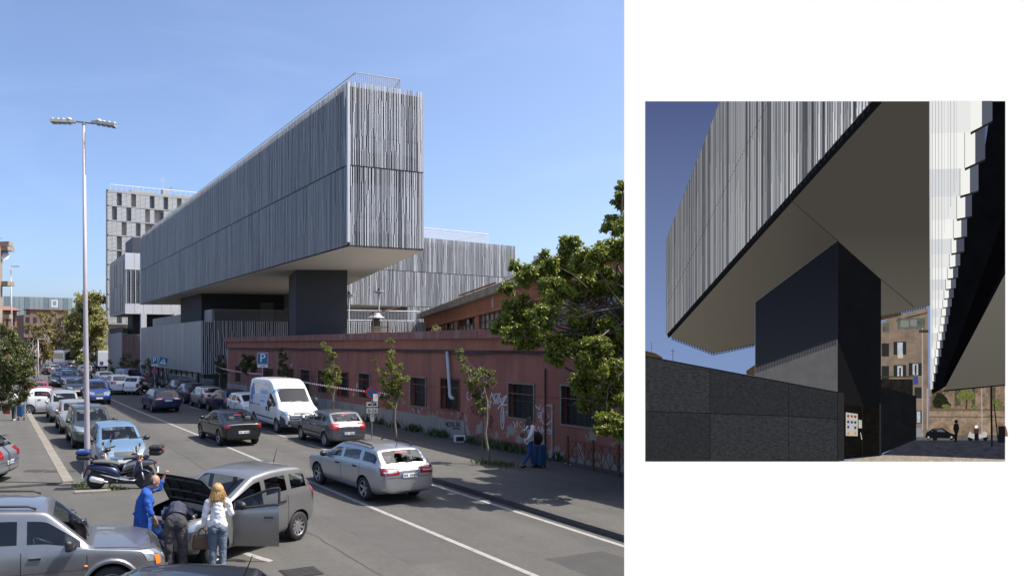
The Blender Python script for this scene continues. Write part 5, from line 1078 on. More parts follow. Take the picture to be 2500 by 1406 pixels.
jadd('bonnet_seam', decal(jc, [(1.12, -.82, 1.2), (2.1, -.74, 1.2), (2.1, -.755, 1.2), (1.12, -.835, 1.2)], (0, 0, -1), 12, 1, .004).mesh('s'), 'dark_trim')
jadd('front_bumper', decal(jc, [(2.3, -.9, .5), (2.3, .9, .5), (2.3, .88, .68), (2.3, -.88, .68)], (-1, 0, 0), 10, 3, .05).mesh('s', True), 'paint_warm_silver')

# graphite hatchback with bonnet and driver's door open
sp = spec(3.8, 1.74, 1.61, -1.45, -1.8, 1.06, .9, .98, 1.06, .05, .88, .31, 1.2, -1.24, [(-.98, -.9), (-.22, -.14)], -1.5, .78, [(-1.9, 1.06), (1.1, .97), (1.9, .86)], (.9, .68), (1.2, .84), (-.88, -.06), (-.7,), open=True, hub=True, spokes=10, roofw=.78, tlw=.25, mirror_m='black_plastic')
ac = make_proto('open_hatch', sp)
hd_ = Vector((-.63, -.777, 0)).normalized()
acl = car('open_hatch', 'aclass', Vector((-1.72, 15.45, 0)), hd_, 'open_hatchback', 'graphite silver hatchback with bonnet up and driver door open')
def aadd(nm, me, m, par=None): return link(nm, me, m, par or acl)
hx, hz0 = 1.0, 1.05
bon = aadd('bonnet', ac.pieces[12].copy(), 'paint_graphite_silver'); M = Matrix.Translation((hx, 0, hz0)) @ Matrix.Rotation(R(-70), 4, 'Y') @ Matrix.Translation((-hx, 0, -hz0)); bon.data.transform(M)
rb = MB()
bb = [v.co.copy() for v in ac.pieces[12].vertices]; x0, x1 = min(p.x for p in bb), max(p.x for p in bb)
def bpt(x, y, dz=-.03):
    h, _, _, _ = ac.bvh.ray_cast(Vector((x, y, 3)), Vector((0, 0, -1))); return M @ Vector((x, y, (h.z if h else 1) + dz))
for y in (-.55, -.2, .2, .55): rb.tube([bpt(lerp(x0 + .08, x1 - .05, k / 5), y * lerp(1, .85, k / 5)) for k in range(6)], .028, 5)
for x in (x0 + .1, lerp(x0, x1, .45), x1 - .08): rb.tube([bpt(x, lerp(-.62, .62, k / 8)) for k in range(9)], .03, 5)
aadd('bonnet_rib', rb.mesh('ribs'), 'black_plastic', bon)
lin = ac.pieces[12].copy(); lin.transform(Matrix.Translation((0, 0, -.02))); lin.transform(M); aadd('bonnet_lining', lin, 'dark_trim', bon)
MD = Matrix.Translation((.78, .86, 0)) @ Matrix.Rotation(R(-54), 4, 'Z') @ Matrix.Translation((-.78, -.86, 0))
dm = ac.pieces[13].copy(); dm.transform(MD); door = aadd('door', dm, 'paint_graphite_silver')
fm = ac.pieces[14]; bmx = bmesh.new(); bmx.from_mesh(fm); fr = MB()
for e in bmx.edges:
    if e.is_boundary: fr.tube([MD @ e.verts[0].co, MD @ e.verts[1].co], .026, 5)
bmx.free(); aadd('window_frame', fr.mesh('frame'), 'black_plastic', door)
gm = fm.copy(); gm.transform(MD); aadd('side_window', gm, 'car_glass', door)
mb = MB(); p = MD @ Vector((-.02, .9, .88)); q = MD @ Vector((.16, .9, .88)); mb.tube([p, q], .022, 6); aadd('door_handle', mb.mesh('h'), 'black_plastic', door)
p = [MD @ Vector((x, .9 - (.01 if False else 0), z)) for x, z in ((.86, .97),)][0]
eb = MB(); eb.box((1.35, 0, .45), (.8, 1.45, .1)); eb.box((1.15, 0, .7), (.06, 1.5, .5)); aadd('engine_bay', eb.mesh('bay'), 'dark_trim')
eb = MB(); eb.box((1.35, -.05, .68), (.45, .7, .34)); eb.box((1.3, -.05, .88), (.34, .5, .08)); aadd('engine', evaluated(eb.mesh('e'), [('BEVEL', dict(width=.03, segments=2))]), 'black_plastic')
eb = MB(); eb.box((1.4, .55, .75), (.3, .2, .26)); aadd('battery', eb.mesh('b'), mat('battery_grey', (.12, .12, .13), .5))
eb = MB(); eb.lathe((1.25, -.55, .7), (0, 0, 1), [(0, .1), (.18, .1), (.19, .05), (.24, .05)], 12); aadd('coolant_tank', eb.mesh('t', True), 'plate_white')
eb = MB(); eb.tube([(1.2, .3, .85), (1.35, .45, .95), (1.5, .3, .9), (1.55, 0, .88)], .03, 8); eb.tube([(1.15, -.3, .9), (1.4, -.4, .95), (1.55, -.2, .85)], .03, 8); eb.tube([(1.1, .1, .98), (1.3, .15, 1.0), (1.45, .5, .93)], .015, 6); aadd('hose', eb.mesh('h', True), 'steel_grey')
eb = MB(); eb.lathe((1.88, 0, .72), (1, 0, 0), [(0, .1), (.02, .1), (.021, .08)], 20); eb.tube([(1.92, 0, .72), (1.92, 0, .8)], .012, 4); eb.tube([(1.92, 0, .72), (1.92, .07, .68)], .012, 4); eb.tube([(1.92, 0, .72), (1.92, -.07, .68)], .012, 4); aadd('grille_badge', eb.mesh('star'), 'chrome')

for nm, c in list(TYPES.items()):                  # the unpainted originals have served
    for ch in list(kids(c.root)):
        for g_ in list(kids(ch)): PENDING.remove(g_)
        PENDING.remove(ch)
# distant vans and the bus ------------------------------------------------
bus = thing('city_bus', 'white bus coming up the far end of the street', 'bus', at(174, HZ, 128) * Vector((1, 1, 0)), math.atan2(-U.y, -U.x) + R(8))
mb = MB(); mb.box((-4.5, 0, 1.75), (9, 2.4, 2.9)); bo = link('body', evaluated(mb.mesh('bus'), [('BEVEL', dict(width=.18, segments=3))]), 'paint_white', bus)
mb = MB(); mb.box((.015, 0, 2.2), (.03, 2.05, 1.2)); link('windscreen', mb.mesh('w'), 'window_glass', bus)
for s in (1, -1):
    for k in range(5): mb = MB(); mb.box((-1.5 - k * 1.55, s * 1.21, 2.25), (1.35, .03, .95)); link('side_window', mb.mesh('w'), 'window_glass', bus)
    mb = MB(); mb.box((.02, s * .9, .75), (.04, .35, .2)); link('headlight', mb.mesh('l'), 'reflector', bus)
    for x in (-1.8, -6.8): mb = MB(); mb.lathe((x, s * 1.2, .48), (0, -s, 0), [(0, .48), (.3, .48)], 18); link('wheel', mb.mesh('w'), 'rubber', bus)
mb = MB(); mb.box((.02, 0, .95), (.03, 1.1, .28)); link('grille', mb.mesh('g'), 'black_plastic', bus); mb = MB(); mb.box((.02, 0, 2.95), (.03, 1.3, .22)); link('destination_display', mb.mesh('g'), 'dark_trim', bus)
def lorry(px, Y, ln, lb, flip=False):
    t = thing('box_lorry', lb, 'lorry', at(px, HZ, Y) * Vector((1, 1, 0)), math.atan2(U.y, U.x) + R(ln)); mb = MB(); mb.box((-1, 0, 2.0), (4.2, 2.2, 2.6)); link('cargo_box', mb.mesh('b'), 'paint_white', t)
    mb = MB(); mb.hexa([(1.15, -1, .5), (2.7, -1, .5), (2.7, 1, .5), (1.15, 1, .5), (1.15, -1, 2.3), (2.1, -.95, 2.3), (2.1, .95, 2.3), (1.15, 1, 2.3)]); link('cab', evaluated(mb.mesh('c'), [('BEVEL', dict(width=.08, segments=2))]), 'paint_white', t)
    mb = MB(); mb.box((-3.11, 0, 1.9), (.02, 1.9, 2.2)); link('rear_door', mb.mesh('d'), 'white_panel', t)
    for s in (1, -1):
        mb = MB(); mb.box((-3.12, s * .85, .6), (.03, .3, .14)); link('tail_light', mb.mesh('l'), 'red_lens', t)
        for x in (-2, 1.8): mb = MB(); mb.lathe((x, s * .95, .4), (0, -s, 0), [(0, .4), (.25, .4)], 16); link('wheel', mb.mesh('w'), 'rubber', t)
        mb = MB(); mb.box((1.8, s * 1.0, 1.75), (.8, .03, .6)); link('side_window', mb.mesh('w'), 'window_glass', t)
    mb = MB(); mb.box((-1, 0, .62), (4.0, .9, .12)); link('chassis', mb.mesh('c'), 'black_plastic', t)
lorry(250, 125, 0, 'white box lorry parked beyond the blue warning sign'); lorry(148, 150, 10, 'white box lorry parked behind the bus')

# ------------------------------------------------------------------ scooters
def scooter(name, label, loc, rz, col, col2, box_col, group, screen=True):
    t = thing(name, label, 'scooter', loc, rz, group)
    A = lambda nm, mb, m, sm=True: link(nm, mb.mesh(nm, sm) if isinstance(mb, MB) else mb, m, t)
    for x in (-.68, .70):
        w = MB(); w.lathe((x, -.055, .27), (0, 1, 0), [(0, .17), (0, .245), (.02, .268), (.055, .274), (.09, .268), (.11, .245), (.11, .17)], 30); wh = A('wheel', w, 'rubber')
        w = MB(); w.tube([Vector((x + .175 * math.cos(a), 0, .27 + .175 * math.sin(a))) for a in [2 * math.pi * k / 24 for k in range(25)]], .022, 6, False)
        for k in range(6): a = k * math.pi / 3 + .3; w.tube([(x, 0, .27), (x + .17 * math.cos(a), 0, .27 + .17 * math.sin(a))], .02, 6)
        w.lathe((x, -.05, .27), (0, 1, 0), [(0, .05), (.1, .05)], 12); link('rim', w.mesh('rim', True), 'alloy', wh)
    def hull(secs):                                  # (x, z0, z1, halfwidth)
        mb = MB(); n = 10; rings = []
        for x, z0, z1, hw in secs:
            rings.append(len(mb.v))
            for k in range(n): a = 2 * math.pi * k / n; mb.v.append(Vector((x, hw * math.cos(a), (z0 + z1) / 2 + (z1 - z0) / 2 * math.sin(a))))
        for a, b in zip(rings, rings[1:]):
            for k in range(n): j = (k + 1) % n; mb.f.append((a + k, a + j, b + j, b + k))
        mb.f.append(tuple(rings[0] + k for k in range(n))[::-1]); mb.f.append(tuple(rings[-1] + k for k in range(n)))
        return evaluated(mb.mesh('hull', True), [('SUBSURF', dict(levels=1, render_levels=1))])
    A('rear_body', hull([(-1.0, .6, .68, .05), (-.85, .55, .74, .12), (-.6, .48, .78, .17), (-.3, .4, .74, .18), (-.08, .3, .66, .16), (.02, .26, .5, .13)]), col)
    A('side_trim', hull([(-.62, .44, .5, .19), (-.3, .36, .44, .205), (.0, .27, .34, .2), (.35, .22, .3, .19), (.5, .24, .3, .15)]), col2)
    A('footboard', hull([(-.1, .2, .33, .2), (.2, .19, .3, .21), (.42, .2, .34, .2)]), MATS['black_plastic'])
    A('leg_shield', hull([(.36, .26, .5, .16), (.44, .3, .72, .2), (.52, .42, .95, .2), (.56, .6, 1.0, .15), (.62, .7, .98, .08)]), col)
    A('front_fender', hull([(.42, .36, .42, .06), (.55, .48, .56, .09), (.7, .54, .6, .09), (.85, .47, .54, .075), (.95, .38, .43, .04)]), col)
    A('seat', hull([(-.82, .76, .84, .12), (-.6, .74, .88, .16), (-.3, .72, .87, .16), (-.08, .7, .82, .12), (.02, .66, .74, .06)]), mat('seat_grey', (.09, .088, .09), .8))
    mb = MB(); mb.tube([(.56, 0, .95), (.64, .05, .5), (.70, .07, .27)], .03, 8); mb.tube([(.64, -.05, .5), (.70, -.07, .27)], .03, 8); A('fork', mb, 'steel_grey')
    mb = MB(); mb.tube([(.42, .36, 1.06), (.5, .15, 1.04), (.53, 0, 1.02), (.5, -.15, 1.04), (.42, -.36, 1.06)], .018, 8); A('handlebar', mb, 'black_plastic')
    for s in (1, -1): mb = MB(); mb.tube([(.46, s * .22, 1.05), (.41, s * .38, 1.06)], .026, 8); A('grip', mb, 'rubber'); mb = MB(); mb.tube([(.5, s * .2, 1.06), (.52, s * .32, 1.2)], .008, 5); mb.ball((.52, s * .34, 1.24), (.03, .08, .055), 10, 6); A('mirror', mb, 'black_plastic')
    A('headstock', hull([(.4, .95, 1.04, .1), (.5, .92, 1.1, .13), (.6, .9, 1.06, .1), (.66, .92, 1.0, .04)]), col2)
    mb = MB(); mb.ball((.64, 0, .98), (.04, .09, .07), 12, 7); A('headlight', mb, 'reflector')
    mb = MB(); mb.ball((-.98, 0, .63), (.05, .11, .045), 12, 7); A('tail_light', mb, 'red_lens')
    for s in (1, -1): mb = MB(); mb.ball((.6, s * .17, .84), (.05, .03, .04), 10, 6); A('indicator', mb, 'orange_lens')
    mb = MB(); mb.tube([(-.3, -.2, .24), (-.42, -.22, .26)], .03, 8); mb.lathe((-.4, -.22, .26), (-1, 0, .22), [(0, .04), (.06, .075), (.36, .09), (.42, .07), (.43, .02)], 14); A('exhaust', mb, 'reflector')
    mb = MB(); mb.hexa([(-.75, -.13, .2), (-.1, -.13, .2), (-.1, .15, .2), (-.75, .15, .2), (-.7, -.12, .34), (-.15, -.12, .4), (-.15, .14, .4), (-.7, .14, .34)]); A('engine', evaluated(mb.mesh('e'), [('BEVEL', dict(width=.04, segments=2))]), 'iron')
    mb = MB(); mb.box((-1.06, 0, .42), (.015, .17, .17)); A('number_plate', mb, 'plate_white', False); mb = MB(); mb.tube([(-.95, 0, .58), (-1.04, 0, .35)], .02, 6); A('rear_mudguard', mb, 'black_plastic')
    mb = MB(); mb.tube([(-.25, .08, .2), (-.33, .14, .02)], .014, 6); mb.tube([(-.25, -.08, .2), (-.33, -.14, .02)], .014, 6); mb.tube([(-.33, .14, .02), (-.33, -.14, .02)], .014, 6); A('stand', mb, 'iron')
    mb = MB(); mb.box((-.95, 0, .86), (.3, .12, .03)); A('rack', mb, 'steel_grey', False)
    mb = MB(); mb.box((-1.02, 0, .955), (.4, .42, .16)); A('top_case', evaluated(mb.mesh('tc'), [('BEVEL', dict(width=.07, segments=3))]), 'black_plastic')
    mb = MB(); mb.box((-1.02, 0, 1.09), (.41, .43, .14)); A('top_case_lid', evaluated(mb.mesh('tc'), [('BEVEL', dict(width=.065, segments=3))]), box_col)
    mb = MB(); mb.box((-1.225, 0, 1.06), (.02, .3, .05)); A('case_reflector', mb, 'red_lens', False)
    if screen:
        mb = MB(); n = 8; rows = []
        for i in range(5):
            r_ = []
            for k in range(n + 1): a = R(lerp(-75, 75, k / n)); hw = lerp(.24, .17, i / 4); r_.append(len(mb.v)); mb.v.append(Vector((lerp(.62, .36, i / 4) - .1 * (1 - math.cos(a)), hw * math.sin(a), lerp(.95, 1.5, i / 4))))
            rows.append(r_)
        for a, b in zip(rows, rows[1:]):
            for k in range(n): mb.f.append((a[k], a[k + 1], b[k + 1], b[k]))
        A('windscreen', mb, 'clear_shield')
    return t
sg = 'scooters parked at the end of the bay'
scooter('scooter', 'dark blue scooter with blue top case and grey seat cover', Vector((-5.62, 21.55, 0)), R(5), PC['navy'], MATS['alloy'], PC['blue'], sg, False)
scooter('scooter', 'silver scooter with tall clear windscreen and black top case', Vector((-5.75, 22.5, 0)), R(176), PC['pale'], MATS['black_plastic'], MATS['black_plastic'], sg, True)
for i, (px, py, a, lb) in enumerate(((362, 962, 60, 'dark scooter parked next to the white microcar'), (392, 952, 75, 'black scooter parked under the tilted crossing sign'), (104, 909, 100, 'pale scooter parked on the far left pavement'))):
    scooter('scooter', lb, gp(px, py), R(a), PC['black' if i < 2 else 'white'], MATS['black_plastic'], MATS['black_plastic'], 'scooters farther up the street', i == 0)
# ================================================================== street furniture
mat('lamp_paint', (.42, .38, .40), .5, .25, var=.1, scale=3); mat('lamp_head', (.45, .44, .41), .55, .2, var=.15, scale=6)
mat('sign_blue', (.01, .13, .28), .45, var=.08); mat('sign_white', (.70, .70, .72), .5, var=.05); mat('sign_red', (.45, .03, .03), .45, var=.08); mat('sign_board', (.48, .47, .43), .6, var=.1)
def tall_lamp(base, top, name, label, heads=True, r=.085):
    t = thing(name, label, 'street lamp', base); ax = Vector((1, 0, 0))
    MB().tube([base, base + Vector((0, 0, 1.2)), base.lerp(top, .5), top], [r * 1.05, r, r * .8, r * .5], 14).build('pole', 'lamp_paint', t, True)
    MB().lathe(base + Vector((0, 0, 0)), (0, 0, 1), [(0, r * 1.5), (.05, r * 1.5), (.06, r * 1.1), (.3, r * 1.06)], 14).build('base_collar', 'galvanised', t)
    if not heads: return t
    MB().tube([top + Vector((-.3, 0, .12)), top + Vector((.3, 0, .05))], .03, 8).build('cross_arm', 'steel_grey', t); MB().tube([top, top + Vector((0, 0, .1))], .05, 8).build('socket', 'steel_grey', t)
    for s, dz in ((-1, .03), (1, -.16)):
        d = Vector((s, 0, dz)).normalized(); o = top + Vector((s * .24, 0, .1)); h = MB(); w_ = Vector((0, 1, 0)); up = d.cross(w_) if s < 0 else -d.cross(w_)
        if up.z < 0: up = -up
        h.hexa([o - w_ * .06 - up * .04, o + d * .72 - w_ * .15 - up * .05, o + d * .72 + w_ * .15 - up * .05, o + w_ * .06 - up * .04, o - w_ * .06 + up * .04, o + d * .72 - w_ * .15 + up * .04, o + d * .72 + w_ * .15 + up * .04, o + w_ * .06 + up * .04])
        hd = h.build('lamp_head', 'lamp_head', t)
        for k in range(4): MB().ball(o + d * (.2 + k * .16) + up * .05, (.1 if k == 0 else .06, .1, .07 if k == 0 else .045), 12, 6).build('lamp_dome', 'lamp_head', hd, True)
        for k in range(4): MB().box(o + d * (.2 + k * .15) - up * .06, (.09, .2, .02), d).build('lens', 'lamp_glass', hd)
    return t
base = gp(213, 1186); top = at(204.5, 306, base.y); tall_lamp(base, top, 'street_lamp', 'tall double headed street lamp rising behind the blue scooter')
# single arm lamps farther off
b2 = at(31, HZ, 100) * Vector((1, 1, 0)); t2 = at(26, 650, 100); l2 = tall_lamp(b2, t2, 'street_lamp', 'slim single arm street lamp behind the left bush', False, .14)
MB().tube([t2, t2 + Vector((1.2, 0, 0))], .06, 6).build('arm', 'lamp_paint', l2); MB().box(t2 + Vector((.8, 0, -.02)), (.9, .3, .1)).build('lamp_head', 'lamp_head', l2)
for px, y0, Y, lb in ((93, 828, 80, 'thin pole among the far left trees'), (119, 805, 130, 'thin lamp pole with short arm beside the far trees')):
    b = at(px, HZ, Y) * Vector((1, 1, 0)); tp = at(px, y0, Y); l_ = tall_lamp(b, tp, 'lamp_post', lb, False, .1); MB().tube([tp, tp + Vector((1.3, 0, .05))], .05, 6).build('arm', 'lamp_paint', l_)
# bollard on the left pavement
b = gp(61, 1017, LH); bo = thing('bollard', 'thin grey metal post at the left kerb by the pedestrian', 'bollard', b); MB().tube([b, b + Vector((0, 0, 1.05))], .045, 10).build('post', 'galvanised', bo); MB().ball(b + Vector((0, 0, 1.06)), .05, 10, 6).build('cap', 'galvanised', bo)
def post_sign(name, label, base, ztop, r=.03, lean=(0, 0, 0), rz=0):
    t = thing(name, label, 'sign', base); MB().tube([base, base + Vector((lean[0], lean[1], ztop - base.z))], r, 8).build('pole', 'galvanised', t); return t
SN = Vector((.1, -1, 0)).normalized(); SA = Vector((1, .1, 0)).normalized()
def plate(t, c, w_, h_, m, nm='sign_plate', th=.02, roll=0, sa=SA):
    up = Vector((0, 0, 1)); ax = sa * math.cos(roll) + up * math.sin(roll); ay = -sa * math.sin(roll) + up * math.cos(roll); nn = ax.cross(ay); MB().box(c, (w_, h_, th), ax, ay).build(nm, m, t); return ax, ay, nn
def disc(t, c, r, m, nm, th=.015, out=0.0, n=28):
    MB().lathe(c + SN * out, SN, [(0, r), (th, r), (th + .0005, .001)], n).build(nm, m, t)
def p_sign(base, px, y0, y1, y2, label):
    Y = base.y; a = at(px, y0, Y); zc = at(px, (y0 + y1) / 2, Y).z; s_ = (y1 - y0) * Y / F
    t = post_sign('parking_sign', label, base, a.z - .05); c = Vector((base.x, base.y, zc)) + SN * .05
    plate(t, c, s_, s_, 'sign_white', 'sign_border'); plate(t, c + SN * .013, s_ * .93, s_ * .93, 'sign_blue')
    lettering('letter', 'P', s_ * 1.05, c + SN * .026 - SA * 0, SA, (0, 0, 1), 'sign_white', t, .002)
    c2 = Vector((base.x, base.y, at(px, (y1 + y2) / 2 + 1, Y).z)) + SN * .05; h2 = (y2 - y1 - 1) * Y / F; plate(t, c2, s_ * .95, h2, 'sign_white', 'text_plate'); lettering('lettering', 'in fila', h2 * .9, c2 + SN * .013, SA, (0, 0, 1), 'ink_black', t, .002)
    return t
b = Vector((*on_t(641, 14.9).xy, PH)); p_sign(b, 641, 861, 888, 896, 'blue parking sign with in fila plate above the white van')
b = gp(377, 958); t = p_sign(b, 377, 872, 888, 893, 'blue parking sign with round no stopping disc below it')
c = Vector((b.x, b.y, at(377, 906, b.y).z)) + SN * .05; k = b.y / F
disc(t, c, 7.5 * k, 'sign_red', 'disc_rim'); disc(t, c, 5.3 * k, 'sign_blue', 'disc_face', .01, .012)
for rr_ in (math.pi / 4, -math.pi / 4): plate(t, c + SN * .026, 10.6 * k, 1.6 * k, 'sign_red', 'cross_bar', .004, rr_)
def warn(base, px, py, s_, roll, label, lean=(0, 0, 0)):
    Y = base.y; c = at(px, py, Y) + SN * .05; t = post_sign('crossing_sign', label, base, c.z - .1, .03, lean); ax, ay, nn = plate(t, c, s_, s_, 'sign_blue', roll=roll)
    mb = MB(); mb.prism([c + SN * .012 + ax * x * s_ + ay * y * s_ for x, y in ((-.4, -.35), (.4, -.35), (0, .4))], SN * .003); mb.build('triangle', 'sign_white', t)
    mb = MB(); P_ = lambda x, y: c + SN * .018 + ax * x * s_ + ay * y * s_
    for a, b_ in (((-.02, .05), (-.06, -.12)), ((-.06, -.12), (-.15, -.28)), ((-.06, -.12), (.06, -.28)), ((-.02, .03), (.1, -.08)), ((-.02, .03), (-.14, -.06))): mb.tube([P_(*a), P_(*b_)], s_ * .03, 5)
    mb.ball(P_(0, .13), s_ * .045, 8, 5); mb.build('walker', 'ink_black', t)
    return t
b = gp(410, 958); warn(b, 399, 882, 17 * b.y / F * 1.15, R(-14), 'tilted blue pedestrian crossing sign on a leaning pole', (-.35, 0, 0))
b = at(232, HZ, 95) * Vector((1, 1, 0)); warn(b, 232, 885, 10 * 95 / F, 0, 'small blue pedestrian crossing sign near the far plane tree')
p_sign(at(248, HZ, 90) * Vector((1, 1, 0)), 248, 882, 891, 894, 'small blue parking sign beyond the white suv')
# no-stopping sign with tow-away plates
b = Vector((*on_t(908, 14.6).xy, PH)); t = post_sign('no_stopping_sign', 'round red and blue no stopping sign with tow plates and paper note', b, at(908, 945, b.y).z, .03); k = b.y / F
c = Vector((b.x, b.y, at(908, 958, b.y).z)) + SN * .05; disc(t, c, 16 * k, 'sign_red', 'disc_rim'); disc(t, c, 11.5 * k, 'sign_blue', 'disc_face', .01, .012); plate(t, c + SN * .03, 24 * k, 3.2 * k, 'sign_red', 'slash', .005, -math.pi / 4)
for y0, y1 in ((980, 993), (995, 1009)):
    cc = Vector((b.x, b.y, at(908, (y0 + y1) / 2, b.y).z)) + SN * .05; plate(t, cc, 30 * k, (y1 - y0) * k, 'ink_black', 'plate_edge'); plate(t, cc + SN * .012, 28.5 * k, (y1 - y0 - 1.5) * k, 'sign_board', 'tow_plate')
    if y0 > 990: lettering('lettering', '0-24', 12 * k, cc + SN * .025, SA, (0, 0, 1), 'ink_black', t, .002)
    else:
        mb = MB()
        for x0, x1, z0, z1 in ((-11, -1, -3, 0), (-9, -4, 0, 2.5), (1, 11, -3, -.5), (5, 11, -.5, 2.5)): o = cc + SN * .024; mb.quad(*[o + SA * x * k + Vector((0, 0, z * k)) for x, z in ((x0, z0), (x1, z0), (x1, z1), (x0, z1))])
        a = cc + SN * .024; mb.quad(a + SA * -2 * k + Vector((0, 0, 2 * k)), a + SA * 7 * k + Vector((0, 0, 4 * k)), a + SA * 7 * k + Vector((0, 0, 4.8 * k)), a + SA * -2 * k + Vector((0, 0, 2.8 * k))); mb.build('tow_symbol', 'ink_black', t)
cc = Vector((b.x, b.y, at(908, 1019, b.y).z)) + SN * .05; plate(t, cc, 9 * k, 18 * k, 'sign_board', 'arrow_plate'); lettering('arrow', '^', 11 * k, cc + SN * .013 + Vector((0, 0, .03)), SA, (0, 0, 1), 'ink_black', t, .002)
plate(t, c + SN * .04 + SA * 8 * k - Vector((0, 0, 12 * k)), 12 * k, 18 * k, 'plate_white', 'paper_note', .003)
# barrier tape between the saplings
tp = thing('barrier_tape', 'red and white striped barrier tape strung between the saplings', 'tape', Vector((*on_t(850, 16).xy, PH)))
def tape(p0, p1, sag, n):
    for i in range(n):
        q = [p0.lerp(p1, (i + e) / n) - Vector((0, 0, sag * 4 * ((i + e) / n) * (1 - (i + e) / n))) for e in (0, 1)]; MB().quad(q[0] - Vector((0, 0, .04)), q[1] - Vector((0, 0, .04)), q[1] + Vector((0, 0, .04)), q[0] + Vector((0, 0, .04))).build('stripe', 'sign_red' if i % 2 else 'sign_white', tp)
def q(px, py, t): p = on_t(px, t); return at(px, py, p.y)
tape(q(735, 931, 15.9), q(893, 955, 15.9), .03, 60); tape(q(918, 957, 15.9), q(958, 963, 16.1), .02, 16); tape(q(920, 965, 15.9), q(958, 962, 16.1), .02, 16); tape(q(538, 898, 16), q(640, 913, 16), .08, 50)
# low rusty fence with crossed bars, in front of the red wall
fc = thing('rusty_fence', 'low rusty fence with crossed bars at the foot of the red wall', 'fence', Vector((*on_t(1388, 17.75).xy, PH)))
def fpt(px, z): p = on_t(px, 17.75); return Vector((p.x, p.y, z))
posts = [1386, 1448, 1510, 1575, 1640]
for px in posts: MB().box(fpt(px, .62), (.06, .06, 1.0), V).build('post', 'rust', fc)
for a, b in zip(posts, posts[1:]):
    for z in (.28, .98): MB().tube([fpt(a, z), fpt(b, z)], .015, 6).build('rail', 'rust', fc)
    n = 3
    for i in range(n):
        x0, x1 = lerp(a, b, i / n), lerp(a, b, (i + 1) / n); MB().tube([fpt(x0, .28), fpt(x1, .98)], .012, 5).build('cross_bar', 'rust', fc); MB().tube([fpt(x0, .98), fpt(x1, .28)], .012, 5).build('cross_bar', 'rust', fc)
        MB().tube([fpt(x1, .2), fpt(x1, 1.0)], .012, 5).build('upright', 'rust', fc)
# discarded microwave by the wall
o = Vector((*on_t(1124, 18.05).xy, PH)); o = gp(1124, 1079, PH); mw = thing('microwave_oven', 'discarded white microwave oven lying at the grey base of the wall', 'microwave', o)
MB().box(o + Vector((0, .1, .14)), (.46, .32, .27)).build('case', 'sign_white', mw); MB().box(o + Vector((-.03, -.066, .14)), (.33, .012, .19)).build('door', 'window_glass', mw); MB().box(o + Vector((.19, -.066, .14)), (.06, .012, .2)).build('control_panel', 'plate_white', mw)
# litter
for i, (px, py) in enumerate(((1173, 1092), (1235, 1104), (1382, 1133), (1390, 1136))):
    c = gp(px, py, PH); mb = MB(); mb.poly([c + Vector((random.uniform(-.07, .07), random.uniform(-.07, .07), random.uniform(.005, .05))) for k in range(5)]); tag(mb.build('litter', 'sign_white'), 'scrap of white litter lying on the shaded pavement', 'litter', 'litter on the pavement')
# ================================================================== people
mat('skin', (.42, .24, .17), .6, var=.08, scale=12); mat('skin_tan', (.34, .19, .13), .6, var=.08, scale=12)
mat('coat_blue', (.012, .075, .33), .85, var=.18, scale=7, bump=.25, bscale=9); mat('shirt_navy', (.035, .038, .065), .9, var=.15, scale=9, bump=.2, bscale=9); mat('trouser_dark', (.04, .038, .042), .9, var=.2, scale=8, bump=.3, bscale=10)
mat('jacket_white', (.72, .72, .74), .85, var=.06, scale=8, bump=.4, bscale=12); mat('jeans_pale', (.10, .135, .18), .9, var=.2, scale=8, bump=.25, bscale=12); mat('jeans_blue', (.03, .06, .17), .9, var=.2, scale=8, bump=.2)
mat('hair_blond', (.42, .25, .10), .55, var=.35, scale=18, stretch=(6, 6, .6), bump=.5, bscale=30); mat('hair_dark', (.02, .016, .015), .5, var=.3, scale=20, bump=.4, bscale=40); mat('hair_grey', (.06, .055, .05), .8, var=.3, scale=25, bump=.4, bscale=50)
mat('sweater', (.62, .6, .64), .95, var=.08, scale=9, bump=.3, bscale=14); mat('shoe', (.02, .02, .022), .6, var=.2); mat('bag_brown', (.085, .045, .028), .5, var=.3, scale=30); mat('bag_tan', (.22, .17, .10), .7, var=.2); mat('bag_strap', (.06, .035, .02), .6)
mat('case_blue', (.012, .06, .16), .5, var=.15); mat('red_cloth', (.35, .03, .03), .9)
FOLD = bpy.data.textures.new('folds', 'CLOUDS'); FOLD.noise_scale = .11; FOLD.noise_depth = 2
def flesh(caps, balls, vox=.012, it=5, fold=0):
    mb = MB()
    for c in caps:
        p0, p1, r0, r1 = Vector(c[0]), Vector(c[1]), c[2], c[3]; n = 4; d = p1 - p0; u = d.normalized()
        mb.tube([p0 - u * r0 * .85] + [p0 - u * r0 * .5] + [p0.lerp(p1, k / n) for k in range(n + 1)] + [p1 + u * r1 * .5, p1 + u * r1 * .85], [r0 * .45, r0 * .82] + [lerp(r0, r1, k / n) for k in range(n + 1)] + [r1 * .82, r1 * .45], 12)
    for b in balls: mb.ball(b[0], b[1], 14, 9)
    mods = [('REMESH', dict(mode='VOXEL', voxel_size=vox, use_smooth_shade=True)), ('SMOOTH', dict(factor=.5, iterations=it))]
    if fold: mods.append(('DISPLACE', dict(texture=FOLD, strength=fold, mid_level=.5, texture_coords='LOCAL')))
    return evaluated(mb.mesh('flesh', True), mods)
